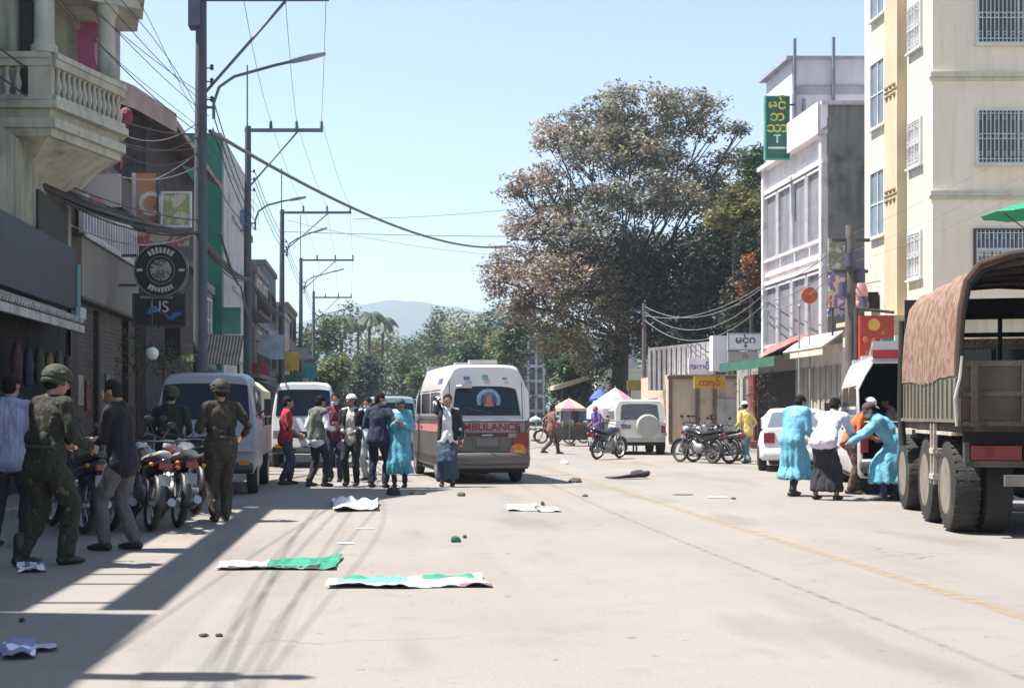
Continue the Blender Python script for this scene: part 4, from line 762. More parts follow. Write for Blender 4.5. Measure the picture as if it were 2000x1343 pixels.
def d_green(t, a, b, Y):
    ly = mat('letter_yellow', (.6, .5, .05), .5); lo = mat('letter_orange', (0, 0, 0)); lw = mat('letter_pale', (.5, .65, .6), .5); p0 = P(1518, 205, Y)
    for s, py, sz, m in (('\u1019\u1004\u103a', 205, .52, ly), ('\u1018', 228, .5, ly), ('\u101e\u102c', 250, .5, ly), ('T', 272, .42, lw)):
        p = P(1518, py, Y); textmesh(s, sz, m, 'lettering', t, Tr(p.x-t.location.x, -.008, p.z-t.location.z), bold=.01)
    q = MB(); q.box(a.x+.06, b.x-.06, Y-.012, Y, P(0, 291, Y).z, P(0, 287, Y).z); q.build('line', lw, t)
    q = MB(); q.box(b.x-.1, 15.5, Y+.04, Y+.1, a.z+.2, a.z+.26); q.box(b.x-.1, 15.5, Y+.04, Y+.1, b.z-.3, b.z-.24); q.build('bracket', frd, t)
board('vertical_sign', 'tall green sign with yellow stacked lettering projecting over the pavement', 1497, 190, 1540, 309, 47.6, mat('sign_green', (.01, .11, .08), .5, 0, .1, 2), .18, 'sign', mat('frame_green', (.05, .25, .2), .5), d_green)
def d_red(t, a, b, Y):
    y_ = mat('gold_yellow', (.6, .32, .05), .5, 0, .2, 4); p = P(1707, 634, Y); q = MB(); q.lathe([(.16, -.012), (.16, 0)], p, 'y', 20); q.build('disc_mark', y_, t)
    for i, (px, py, w, h) in enumerate(((1690, 663, 9, 14), (1705, 668, 10, 18), (1693, 690, 8, 16), (1708, 695, 10, 12), (1724, 650, 6, 8))):
        q = MB(); c = P(px, py, Y); q.ell((c.x, Y-.005, c.z), (w/2*Y/F*1.1, .012, h/2*Y/F), None, 10, 6); q.build('blot', mat('gold_orange', (.6, .16, .02), .5), t)
    p = P(1705, 707, Y); textmesh('\u1021\u1010\u103d\u1000\u103a', .26, wh, 'lettering', t, Tr(p.x-t.location.x, -.008, p.z-t.location.z), bold=.008)
board('red_sign', 'large red sign with golden disc and orange blots above the open ambulance', 1680, 616, 1746, 717, 33.6, mat('sign_red', (.42, .035, .015), .5, 0, .15, 1.5), .15, 'sign', None, d_red, [(P(1672, 600, 33.8), G(1672, 808+3325/33.8), .05), (P(1742, 616, 33.8), G(1742, 808+3325/33.8), .05), (P(1672, 602, 33.8), P(1746, 610, 33.8), .04)])
board('notice_board', 'small grey-green notice board on a post before the large red sign', 1722, 661, 1745, 711, 31, mat('board_greygreen', (.13, .2, .17), .6), .06, 'sign', None, None, [(P(1733, 711, 31.05), G(1733, 808+3325/31), .03)])
board('notice_board', 'narrow white notice board by the truck, next to the grey-green one', 1748, 655, 1764, 708, 31.4, mat('board_white', (.6, .66, .64), .5), .06, 'sign', None, None, [(P(1756, 708, 31.45), G(1756, 808+3325/31.4), .03)])
t = thing('disc_sign', 'round orange disc sign on a thin pole above the cream awning', 'sign', tuple(P(1581, 577, 42.5))); c = P(1581, 577, 42.5); q = MB(); q.lathe([(.27, -.03), (.27, .03)], c, 'y', 24); q.build('disc', mat('disc_orange', (.5, .09, .03), .5, 0, .25, 3), t); q = MB(); q.cyl(c, G(1583, 808+3325/42.5)+Vector((0, .05, 0)), .03); q.build('pole', metal_g, t)
t = thing('signpost', 'plain thin grey post beside the orange disc sign', 'post', tuple(G(1561, 808+3325/43))); q = MB(); q.cyl(P(1561, 600, 43), G(1561, 808+3325/43), .035); q.build('pole', metal_g, t); q = MB(); q.ell(P(1561, 598, 43), .06); q.build('cap', metal_g, t)
pic = mat('picture_mix', (.4, .3, .4), .6, 0, 0, pal=[(.55, .5, .55), (.2, .13, .35), (.5, .42, .3), (.35, .1, .14)], psc=2.2)
board('billboard', 'violet and white picture board in front of the shade-grey end wall', 1620, 536, 1657, 600, 40.2, pic, .08, 'billboard', None, None, [(P(1626, 600, 40.3), P(1626, 655, 40.3), .04), (P(1652, 600, 40.3), P(1652, 655, 40.3), .04)])
board('billboard', 'blue-white strip board under the violet picture board', 1617, 602, 1655, 617, 40.4, mat('strip_bluewhite', (.4, .42, .55), .6, 0, 0, pal=[(.55, .55, .6), (.12, .15, .35), (.5, .5, .55), (.4, .4, .5)], psc=3), .06, 'billboard')
board('poster', 'pale brown and cream picture poster above the violet board', 1618, 465, 1650, 530, 41.5, mat('poster_cream', (.4, .35, .28), .7, 0, 0, pal=[(.5, .46, .4), (.2, .2, .14), (.45, .4, .35), (.25, .16, .12)], psc=2.4), .06, 'poster')
q = MB(); c = P(1683, 575, 38); q.ell(c, (.19, .1, .42), None, 12, 8); q.ell(c+Vector((0, 0, -.3)), (.22, .12, .18), None, 12, 6); q.cyl(c+Vector((0, 0, .3)), c+Vector((.9, .9, .5)), .02); top(q, 'hanging_cloth', mat('cloth_rose', (.5, .24, .24), .8, 0, .15, 3), 'rose-pink cloth bundle hanging from the cream building corner', 'cloth', smooth=50)
# patio umbrella top right
def umbrella(name, label, px, pyt, pyr, halfpx, Y, cols, group=None, n=8, pole=True, drop=.1):
    ap = P(px, pyt, Y); rz = P(px, pyr, Y).z; r = halfpx*Y/F; t = thing(name, label, 'umbrella', (ap.x, Y, 0), 0, group); q = MB()
    for i in range(n):
        a0, a1 = 2*pi*i/n+.2, 2*pi*(i+1)/n+.2; am = (a0+a1)/2
        pt = lambda a, f, s=0: Vector((ap.x+r*f*cos(a), Y+r*f*sin(a), rz+(ap.z-rz)*(1-f)**.85-s))
        rows = [[pt(a0, f), pt(am, f*.97, .03*f), pt(a1, f)] for f in (.02, .35, .7, 1)]; rows.append([pt(a0, 1, drop), pt(am, .97, drop+.04), pt(a1, 1, drop)])
        vs = [p for row in rows for p in row]; fs = [(k*3+j, k*3+j+1, k*3+4+j, k*3+3+j) for k in range(4) for j in range(2)]; q.add(vs, fs, i % len(cols))
    o = q.build('canopy', cols, t); md = o.modifiers.new('s', 'SOLIDIFY'); md.thickness = .012
    if pole: q = MB(); q.cyl((ap.x, Y, 0), (ap.x, Y, ap.z+.08), .022); q.build('pole', metal_g, t); q = MB(); q.cyl((ap.x, Y, .0), (ap.x, Y, .12), .25); q.build('base', mat('kerbstone', (0, 0, 0)), t)
    q = MB()
    for i in range(n): a = 2*pi*i/n+.2; q.cyl((ap.x, Y, ap.z-.05), (ap.x+r*.98*cos(a), Y+r*.98*sin(a), rz-.01), .008, n=4)
    q.build('ribs', metal_g, t); return t
uw, up_, ub, uc, ug = [mat('umb_'+n, c, .7, trans=.25, var=.06) for n, c in (('white', (.7, .66, .72)), ('pink', (.6, .25, .3)), ('blue', (.3, .45, .6)), ('cream', (.62, .5, .36)), ('green', (.02, .3, .16)))]
t = thing('green_parasol', 'green parasol fixed high beyond the army truck canopy', 'parasol', tuple(P(2010, 400, 30))); c = P(2012, 392, 30); q = MB()
for i in range(8):
    a0, a1 = i*pi/4, (i+1)*pi/4; am = (a0+a1)/2; r_ = 1.05; rows = [[c+Vector((r_*f*cos(a), r_*f*sin(a), -.34*f**1.2+(.03*f if a == am else 0))) for a in (a0, am, a1)] for f in (.02, .5, 1)]; vs = [p for row in rows for p in row]; q.add(vs, [(k*3+j, k*3+j+1, k*3+4+j, k*3+3+j) for k in range(2) for j in range(2)])
o = q.build('canopy', ug, t); o.modifiers.new('s', 'SOLIDIFY').thickness = .012; q = MB(); q.cyl(c, (c.x, c.y, 0), .035); q.build('pole', frd, t); q = MB(); q.cyl(c+Vector((0, 0, -.75)), c+Vector((-.6, 0, -.3)), .015); q.cyl(c+Vector((0, 0, -.75)), c+Vector((.6, 0, -.3)), .015); q.build('strut', frd, t)
umbrella('market_umbrella', 'large white, pink and pale blue umbrella over the stall beside the white off-roader', 1202, 757, 798, 58, 44.5, [uw, uw, up_, ub], None, 8, True, .35)
umbrella('market_umbrella', 'cream umbrella of the stall left of the white and pink one', 1112, 778, 797, 34, 53, [uc, uc, up_], None, 8)
umbrella('market_umbrella', 'dark blue umbrella behind the cream and white ones', 1172, 757, 778, 22, 56, [mat('umb_navy', (.04, .08, .3), .7)], None, 8)
umbrella('market_umbrella', 'small pale green umbrella by the distant road edge', 1046, 812, 818, 12, 62, [mat('umb_mint', (.35, .5, .42), .7)], None, 8)
for i, (px, Y, lab) in enumerate(((1200, 45.2, 'wooden stall table crowded with goods under the white and pink umbrella'), (1118, 53.6, 'dark stall table under the cream umbrella'))):
    x = (px-CX)*Y/F; t = thing('stall_table', lab, 'table', (x, Y, 0)); q = MB(); q.box(x-.8, x+.8, Y-.35, Y+.35, .74, .79); q.build('top', mat('timber_brown', (0, 0, 0)), t)
    for sx in (-.75, .7):
        for sy in (-.3, .25): q = MB(); q.box(x+sx, x+sx+.05, Y+sy, Y+sy+.05, 0, .74); q.build('leg', mat('timber_brown', (0, 0, 0)), t)
    q = MB(); q.box(x-.78, x+.78, Y-.37, Y-.355, .25, .74); q.build('front_cloth', mat('stall_cloth%d' % i, [(.45, .25, .2), (.1, .1, .09)][i], .9, 0, .2, 3), t)
    for k in range(5):
        q = MB(); bx = x-.65+k*.3; h = .16+.06*(k % 3); q.lathe([(.09, 0), (.11, h*.6), (.1, h), (.04, h+.03)], (bx, Y, .792), n=10); top(q, 'jar', mat('jar%d' % (k % 3), [(.4, .2, .1), (.25, .3, .2), (.45, .4, .35)][k % 3], .4), '%s jar %s of the %s' % (['rust-red', 'olive green', 'pale clay'][k % 3], 'at the near end' if k < 2 else 'in the middle' if k == 2 else 'at the far end', ['pink umbrella stall table', 'cream umbrella stall table'][i]), 'jar', 'jars on the stall tables')
# distant buildings at the end of the street
t = thing('unfinished_tower', 'tall narrow white building of open floors beyond the stalls', 'building', (15.3, 130, 0)); q = MB()
for k in range(7): q.box(14.2, 16.7, 129, 134, k*1.5, k*1.5+.3)
for x in (14.2, 14.95, 15.75, 16.5):
    q.box(x, x+.2, 128.9, 129.2, 0, 9.8)
q.build('frame', mat('frame_offwhite', (.45, .44, .48), .8, 0, .1, 1), t); q = MB(); q.box(14.3, 16.6, 129.6, 133.9, 0, 9.3); q.build('core', mat('core_grey', (.2, .2, .24), .9, 0, .3, 1.5), t)
house('house', 'small yellow-green house behind the cream umbrella', 17.6, -1, 100, 108, 4.6, mat('wall_yg', (.45, .48, .36), .9, 0, .1, 1), 6, 2, 2.4, 2, 2.2, cat='house')
house('house', 'pale grey house with flat roof beside the narrow white tower', 17.8, -1, 118, 126, 8.0, mat('wall_pg', (.35, .35, .36), .9, 0, .1, 1), 6, 3, 2.5, 2, 2.4, side=1, cat='house')
t = thing('stall_roof', 'low tan tin roof on posts behind the market umbrellas', 'shed', (14, 75, 0)); q = MB(); q.prism([P(1092, 752, 76), P(1160, 732, 76), P(1160, 738, 76), P(1092, 760, 76)], (0, 5, 0)); q.build('roof', mat('roof_tan', (.45, .38, .28), .8), t); q = MB(); q.cyl(P(1098, 756, 77), G(1098, 808+3325/77), .06); q.cyl(P(1155, 740, 77), G(1155, 808+3325/77), .06); q.build('post', frd, t); q = MB(); q.box(P(1095, 0, 80).x, P(1158, 0, 80).x, 80, 80.2, 0, 2.6); q.build('wall', mat('wall_bluegrey', (.25, .27, .36), .9, 0, .25, 1), t)
board('roadside_sign', 'small olive sign behind the tree trunk', 1225, 742, 1262, 762, 66, mat('sign_olive', (.3, .22, .05), .7), .1, 'sign', None, None, [(P(1230, 762, 66.1), G(1230, 808+3325/66), .05)])
t = thing('boundary_wall', 'low pale wall across the far end of the street', 'wall', (5, 170, 0)); q = MB(); q.box(-12, 16, 175, 175.5, 0, 2.1); q.build('wall', mat('wall_far', (.3, .3, .32), .9, 0, .2, .5), t); q = MB(); q.box(-12, 16, 174.9, 175.6, 2.1, 2.3); q.build('coping', mat('wall_far_c', (.4, .4, .42), .9), t)
# ---------- power poles and cables
pm = mat('pole_concrete', (.07, .08, .1), .85, 0, .1, 3, .2, streak=.3); insm = mat('insulator', (.05, .06, .08), .35); armm = mat('arm_steel', (.12, .13, .16), .5, .5)
def pole(px, Y, zb, zt, spike, labels, arm=1.0, lamp=None, r=.15, al=2.85, low=True):
    x = (px-CX)*Y/F; t = thing('power_pole', labels, 'power pole', (x, Y, 0)); q = MB(); q.tube([(x, Y, 0), (x+.01, Y, zt*.5), (x+.03, Y, zt)], [r*1.15, r, r*.75], 10); q.build('post', pm, t, 60)
    tips = []
    if arm:
        q = MB(); q.box(x-.1, x+al, Y-.06, Y+.06, zb-.06, zb+.06); q.build('crossarm', armm, t); q = MB(); q.cyl((x+al*.66, Y+.07, zb-.05), (x+.08, Y+.07, zb-2.1), .035, n=6); q.build('brace', armm, t)
        for f in (.31, .65, .98):
            q = MB(); q.lathe([(.03, 0), (.075, .05), (.045, .09), (.075, .13), (.045, .17), (.07, .21), (.03, .3), (.01, .34)], (x+al*f, Y, zb+.06), n=10); q.build('insulator', insm, t, 40); tips.append(Vector((x+al*f, Y, zb+.4)))
    if spike: q = MB(); q.cyl((x+.0, Y, zt-.1), (x+.0, Y, zt+spike), .03, n=6); q.build('spike', armm, t)
    for z in (zb-1.6, zb-1.9, zb-2.3):
        q = MB(); q.lathe([(.03, 0), (.05, .03), (.03, .06), (.05, .09), (.03, .12)], (x+.26, Y-.02, z), n=8); q.cyl((x, Y, z+.05), (x+.26, Y, z+.05), .015); q.build('side_insulator', insm, t)
    if lamp:
        z, ln, rise = lamp; q = MB(); pts = [(x+.3, Y, z-.35), (x+.3, Y, z), (x+.42, Y, z+.35), (x+.75, Y, z+.58), (x+ln*.6, Y, z+.58+rise*.5), (x+ln, Y, z+.58+rise)]; q.tube(pts, .035, 8); q.cyl((x, Y, z-.1), (x+.3, Y, z-.1), .03); q.build('lamp_arm', armm, t, 40)
        q = MB(); a = Vector(pts[-2]).lerp(Vector(pts[-1]), .35); q.capsule([a, (a+Vector(pts[-1]))/2, pts[-1]], [(.07, .05), (.11, .06), (.06, .04)], 10); q.build('lamp_head', mat('lamp_grey', (.25, .27, .3), .5), t, 50)
    return x, tips, t
x1, T1, pt1 = pole(391, 28.3, 10.52, 12.2, 0, 'nearest concrete power pole with curved lamp arm, beside the round black sign', lamp=(8.2, 2.75, .5), r=.145)
q = MB(); q.box(x1-.24, x1+.02, 28.1, 28.5, 9.85, 12); q.build('riser_plate', armm, pt1)
poles = [(391, 28.3, T1)]
for px, Y, sp, lab, lamp, al in ((483, 48.2, 2.3, 'second power pole with a long crossarm, beside the green building', (8.6, 2.2, .3), 2.85), (550, 67.9, 2.2, 'third power pole, its thin spike rising above the crossarm', (10.0, 2.4, .6), 3.7), (587, 88.9, 3, 'fourth power pole seen above the far shaded shops', (10.2, 3, .6), 3.7), (612, 113, 1.5, 'fifth power pole, small above the distant rooftops', (9.5, 3, .5), 3.4), (640, 150, 0, 'farthest power pole before the palm trees', None, 3.4)):
    xx, tt, _ = pole(px, Y, 12.0 if Y < 100 else 11.6, 12.15, sp, lab, lamp=lamp, al=al); poles.append((px, Y, tt))
xr, T0, p0t = pole(-1500, 6.75, 6.9, 7.5, 0, 'short power pole behind the viewer on the shaded pavement, carrying a transformer', arm=0, al=0) if False else (-4.3, [], None)
t = thing('power_pole', 'short cable pole on the shaded pavement just outside the view', 'power pole', (-4.4, 6.75, 0)); q = MB(); q.tube([(-4.4, 6.75, 0), (-4.4, 6.75, 7.4)], [.1, .07], 10); q.build('post', pm, t, 60)
q = MB(); q.box(-4.95, -3.5, 6.7, 6.8, 6.3, 6.4); q.build('crossarm', armm, t); q = MB(); q.box(-4.1, -3.75, 6.65, 6.85, 5.9, 6.25); q.build('junction_box', metal_g, t)
for pz in (-4.8, -4.0, -3.6): q = MB(); q.lathe([(.03, 0), (.07, .05), (.04, .1), (.07, .15), (.02, .3)], (pz, 6.75, 6.4), n=8); q.build('insulator', insm, t)
wire_m = mat('wire_black', (.02, .02, .025), .6); wire_g = mat('wire_grey', (.16, .17, .2), .6)
def wire(p0, p1, sag, r, lab, m=None, group='overhead wires along the street', n=14):
    p0 = Vector(p0); p1 = Vector(p1); q = MB(); q.tube([p0.lerp(p1, i/n)-Vector((0, 0, 4*sag*(i/n)*(1-i/n))) for i in range(n+1)], r, 5); return top(q, 'wire', m or wire_m, lab, 'wire', group, smooth=60)
ordn = ['first', 'second', 'third', 'fourth', 'fifth', 'sixth']; side = ['inner', 'middle', 'outer']
for k in range(len(poles)-1):
    for j in range(3):
        if poles[k+1][1] < 160: wire(poles[k][2][j], poles[k+1][2][j], .35, .008, '%s thin line from the %s power pole crossarm to the %s' % (side[j], ordn[k], ordn[k+1]), wire_g)
for j, xo in enumerate(()): wire((xo, -8, 10.6), T1[j], .4, .011, '%s line running overhead from behind the viewer to the nearest power pole' % side[j])
# low-voltage lines under the crossarms
for j in range(3):
    for k in range(4):
        Y0, Y1 = poles[k][1], poles[k+1][1]; xa = (poles[k][0]-CX)*Y0/F+.28; xb = (poles[k+1][0]-CX)*Y1/F+.28; za = (10.52 if k == 0 else 12)-1.55-.33*j; zb = 12-1.55-.33*j
        if k == 0: za = 8.3-.33*j
        wire((xa, Y0, za), (xb, Y1, zb if k else zb-1.5), .3, .014, '%s side cable strung from the %s to the %s power pole' % (['top', 'middle', 'lowest'][j], ordn[k], ordn[k+1]))
# heavy telecom bundle
def bundle(pts, n, spread, r, lab, seed=0, m=None):
    rn = random.Random(seed); q = MB()
    for i in range(n):
        a = rn.uniform(0, 6.28); d = rn.uniform(0, spread); ph = rn.uniform(0, 6); L_ = []
        for k in range(len(pts)-1):
            p0, p1 = Vector(pts[k][0:3]), Vector(pts[k+1][0:3]); sag = pts[k][3] if len(pts[k]) > 3 else .3
            for s in range(13 if k == len(pts)-2 else 12):
                f = s/12; p = p0.lerp(p1, f)-Vector((0, 0, 4*sag*f*(1-f)*(1+.25*sin(ph)))); w = sin(pi*f); dd = d*(.35+w*.9); L_.append(p+Vector((cos(a+f*2)*dd, 0, sin(a+f*2)*dd)))
        q.tube(L_, r*rn.uniform(.7, 1.3), 5)
    return top(q, 'cable_bundle', m or wire_m, lab, 'cable bundle', smooth=60)
bundle([(-5.95, 8, 5.3, .3), (-5.9, 20.4, 5.25, .25), (x1-.05, 28.2, 5.3, .3), (-4.85, 48.2, 6.4, .4), (-5.0, 67.9, 6.6)], 16, .11, .022, 'thick drooping bundle of dark cables along the shaded pavement', 1)
bundle([(-4.0, -10, 7.0, .5), (-4.0, 6.75, 6.75, .3), (x1+.1, 28.2, 7.5, .3), (-4.6, 48.2, 8.3)], 4, .55, .007, 'loose strands of wire above the thick cable bundle', 2)
for i, (xo, zo) in enumerate(((-4.2, 6.75), (-3.9, 6.75), (-4.8, 6.75))):
    wire((xo, -10, zo+.3), (xo, 6.75, zo), .3, .007, '%s overhead wire ending at the short cable pole' % ordn[i]); wire((xo, 6.75, zo), (x1+.2, 28.3, 7.9+.2*i), .35, .007, '%s overhead wire from the short cable pole to the nearest lamp pole' % ordn[i])
for i, (a, b, s) in enumerate(((P(236, 262, 25), P(385, 240, 28.2), .25), (P(236, 282, 25), P(385, 268, 28.2), .22), (P(236, 300, 25), P(385, 300, 28.2), .25), (P(170, 320, 24), P(385, 325, 28.2), .3), (P(0, 95, 19), P(380, 262, 28.2), .35), (P(0, 150, 19), P(380, 290, 28.2), .4), (P(300, 352, 31), P(385, 300, 28.2), .05), (P(0, 335, 20), P(145, 440, 25), .15), (P(0, 300, 20), P(385, 430, 28.2), .2), (P(60, 390, 23), P(385, 455, 28.2), .5))):
    wire(a, b, s, .014, '%s slack wire from the balcony building side to the nearest power pole' % ['topmost', 'second highest', 'third', 'fourth', 'fifth', 'sixth', 'short diagonal', 'steeply falling', 'ninth', 'lowest'][i], wire_g if i % 3 == 0 else wire_m, 'wires slung from the shaded houses')
bundle([(*P(430, 455, 29), .2), (*P(470, 560, 33), .3), (*P(500, 640, 42),)], 3, .04, .02, 'thick cable curling down past the green end wall', 4)
wire(P(410, 256, 28.3), P(1000, 480, 70), .9, .045, 'thick cable crossing the sky from the nearest pole to the big tree', mat('wire_grey2', (.09, .1, .11), .6), n=24)
wire(P(545, 452, 68), P(1010, 462, 72), .05, .02, 'level cable crossing the street in front of the big tree', wire_g)
wire(P(690, 428, 68), P(1010, 408, 78), .1, .014, 'faint wire rising slightly towards the big tree', wire_g); wire(P(560, 430, 68), P(1000, 500, 76), .3, .012, 'faint lower wire sagging towards the big tree', wire_g)
# wooden poles on the sunlit side
def post2(px, pt, Y, r, lab, cross=None):
    x = (px-CX)*Y/F; z = P(px, pt, Y).z; t = thing('utility_pole', lab, 'utility pole', (x, Y, 0)); q = MB(); q.tube([(x, Y, 0), (x, Y, z)], [r*1.2, r], 10); q.build('post', mat('pole_wood', (.12, .1, .09), .9, 0, .2, 3, .3), t, 60)
    for k, (zz, w) in enumerate(cross or []): q = MB(); q.box(x-w, x+w, Y-.05, Y+.05, zz, zz+.09); q.build('crossarm', frd, t)
    return x, z, t
xa, za, tw = post2(1661, 440, 37, .14, 'dark utility pole with transformer drum before the shade-grey end wall', [(6.3, .55), (5.4, .5)])
q = MB()
for dx, zz in ((-.3, 4.9), (.22, 5.3), (-.1, 5.75), (.3, 4.5)): q = MB(); q.cyl((xa+dx, 36.8, zz-.2), (xa+dx, 36.8, zz+.2), .13, n=10); q.build('transformer', mat('drum_dark', (.06, .06, .1), .6), tw, 40)
xb, zb_, _ = post2(1258, 592, 62, .1, 'thin pale pole between the tree trunk and corrugated roof', [(6.3, .5)])
for i, (z0, z1, s) in enumerate(((6.55, 6.3, 1.2), (6.3, 6.0, 1.6), (5.9, 5.6, 1.7), (6.1, 6.4, .8))): wire((xb, 62, z0), (XR-.3, 50.8, z1), s*.7, .018, '%s drooping wire from the thin pale pole to the white building' % ['uppermost', 'second', 'lowest', 'barely'][i], wire_g, 'wires beside the big tree')
for i, (z0, s) in enumerate(((6.5, .3), (6.0, .4), (5.7, .5))): wire((XR-.3, 50.8, z0-.2), (xa, 37, z0+.1*i), s, .018, '%s cable along the white building windows to the dark utility pole' % ['upper', 'middle', 'lower'][i], wire_g, 'cables on the sunlit facades'); wire((xa, 37, z0), (15.3, 20, z0+2.2), s, .005, '%s thin wire passing the cream apartment facade' % ['upper', 'middle', 'lower'][i], wire_g, 'cables on the sunlit facades')
# ---------- trees
def leafmesh(q, c, r, n, ls, rn, flat=.8, m=0):
    for _ in range(n):
        while True:
            d = Vector((rn.uniform(-1, 1), rn.uniform(-1, 1), rn.uniform(-1, 1)))
            if d.length < 1: break
        p = c+Vector((d.x*r, d.y*r, d.z*r*flat)); a = rn.uniform(0, 6.28); t = rn.uniform(-.9, .9); u = Vector((cos(a), sin(a), t)).normalized()*ls*rn.uniform(.6, 1.3); w = u.cross(Vector((rn.uniform(-1, 1), rn.uniform(-1, 1), 1.5))).normalized()*ls*rn.uniform(.3, .5)
        q.add([p-u, p+w, p+u*.9, p-w], [(0, 1, 2, 3)], m)
def pick(rn, lobes):
    tot = sum(l[3]*l[4] for l in lobes); x = rn.uniform(0, tot)
    for l in lobes:
        x -= l[3]*l[4]
        if x <= 0: break
    return l
barkm = mat('bark', (.07, .055, .045), .95, 0, .25, 5, .6, 12)
def leaf(name, col, isl=.45, **k): return mat(name, col, .6, 0, .3, k.pop('scale', .5), island=isl, trans=.3, spec=.25, **k)
def bigtree():
    Y = 75; rn = random.Random(11); x0 = (1208-CX)*Y/F; t = thing('large_tree', 'huge spreading tree with reddish and green leaves over the right pavement', 'tree', (x0, Y, 0)); base = Vector((x0, Y, 0))
    # lobes: px,py,dy(depth), rx,rz in px, density, mat
    lobes = [(1240, 215, 0, 110, 45, 1.1, 0), (1150, 245, 1, 95, 45, 1, 0), (1335, 235, -1, 75, 40, .8, 0), (1375, 250, 0, 45, 30, .5, 0), (1080, 270, 0, 45, 30, .7, 1), (1200, 310, -1, 120, 50, 1.15, 0), (1330, 315, 2, 80, 45, .65, 0), (1050, 345, 0, 60, 28, .7, 1), (1130, 380, 1, 110, 30, 1, 0), (1010, 375, 0, 28, 14, .3, 1),
             (1240, 400, -2, 110, 40, 1.2, 0), (1340, 385, 1, 70, 35, .9, 0), (1060, 440, 0, 80, 38, .9, 1), (1160, 470, -1, 110, 50, 1.1, 0), (1020, 510, 1, 62, 40, .9, 1), (970, 545, 0, 38, 30, .6, 1), (1100, 540, -1, 100, 50, 1, 1), (1210, 520, 0, 70, 60, 1.2, 0), (1060, 600, 1, 80, 40, .9, 1), (1010, 590, 0, 48, 30, .6, 1), (1140, 620, -1, 80, 50, 1, 2), (1080, 660, 0, 60, 34, .8, 2), (1160, 690, 0, 52, 45, .8, 2), (1235, 590, 1, 45, 60, .9, 0), (1440, 255, 0, 14, 7, .22, 0), (1415, 310, 0, 40, 10, .4, 0), (1290, 480, 3, 80, 50, 1.3, 0), (1255, 650, 0, 40, 50, 1, 2), (1110, 500, 1, 60, 60, 1, 1), (1180, 570, -1, 60, 60, 1.1, 2), (1390, 350, 1, 50, 40, .8, 0), (1270, 270, 1, 70, 50, .9, 0)]
    sk = Y/F
    gm = [leaf('leaf_grey_green', (.19, .185, .15)), leaf('leaf_rust', (.33, .25, .2)), leaf('leaf_olive', (.27, .23, .13))]
    cr = MB(); cents = []
    for (px, py, dd, rx, rz, den, mi) in lobes:
        c = P(px, py, Y)+Vector((0, dd*1.6, 0)); RX = rx*sk; RZ = rz*sk; RY = min(RX, 3.2)*1.0; n = int(den*RX*RZ*38)+14; cents.append((c, RX, RZ))
        for _ in range(min(n, 420)):
            while True:
                d = Vector((rn.uniform(-1, 1), rn.uniform(-1, 1), rn.uniform(-1, 1)))
                if .25 < d.length < 1: break
            p = c+Vector((d.x*RX, d.y*RY, d.z*RZ)); g = P(0, 0, 1); ppx = CX+F*p.x/p.y; ppy = HY-F*(p.z-H0)/p.y
            if abs(ppx-1290) < 22 and abs(ppy-434) < 10: continue
            if noise.noise(p*.9) < -.34: continue
            mm = mi if rn.random() < .75 else rn.choice([0, 1, 2]); cnt = rn.randint(16, 28); leafmesh(cr, p, rn.uniform(.35, .8), cnt, .165, rn, .7, mm)
    # a few stray sprays on the outline
    tw = MB()
    for px, py, qx, qy in ((978, 372, 1040, 360), (940, 520, 1000, 515), (938, 548, 990, 545), (965, 480, 1030, 490), (1448, 258, 1385, 262), (1440, 322, 1390, 318), (1050, 240, 1090, 265), (1190, 165, 1220, 200), (1400, 190, 1360, 225), (985, 345, 1040, 350), (960, 505, 1010, 510), (1000, 440, 1050, 440)):
        e = P(px, py, Y); leafmesh(cr, e, .38, 22, .14, rn, .6, rn.choice([0, 1])); s_ = P(qx, qy, Y); tw.tube([s_, s_.lerp(e, .5)+Vector((0, 0, .12)), e], [.035, .02, .01], 4)
        for f in (.4, .7): leafmesh(cr, s_.lerp(e, f), .3, 12, .14, rn, .6, rn.choice([0, 1]))
    tw.build('twigs', barkm, t)
    cr.build('crown', gm, t)
    tr = MB(); tr.tube([base, base+Vector((.05, 0, 2)), P(1212, 700, Y), P(1218, 640, Y), P(1215, 560, Y)], [.75, .52, .46, .42, .34], 14); tr.tube([base+Vector((.2, -.3, 0)), base+Vector((.1, -.1, 1.2))], [.75, .4], 8); tr.build('trunk', barkm, t, 60)
    f0 = P(1215, 570, Y); 
    for i, (c, rx, rz) in enumerate(cents):
        if i % 1 == 0:
            s = P(1213, 660 if c.z < 9 else 570, Y); mid = s.lerp(c, .5)+Vector((0, 0, .3 if c.z < 9 else -.8)); mid.x += rn.uniform(-.5, .5)
            b = MB(); b.tube([s, s.lerp(mid, .5), mid, c], [.13, .09, .05, .02], 6)
            for _ in range(5):
                e = c+Vector((rn.uniform(-1, 1)*rx, rn.uniform(-1, 1)*2, rn.uniform(-.9, .9)*rz)); st = mid.lerp(c, rn.uniform(.1, .95)); b.tube([st, st.lerp(e, .5)+Vector((0, 0, .2)), e], [.055, .035, .015], 5)
            b.build('branch', barkm, t)
    lc = MB()
    for _ in range(16): leafmesh(lc, P(rn.uniform(1160, 1205), rn.uniform(690, 770), Y-1), .5, 40, .13, rn)
    lc.build('ivy', leaf('leaf_darkgreen', (.03, .06, .025)), t)
bigtree()
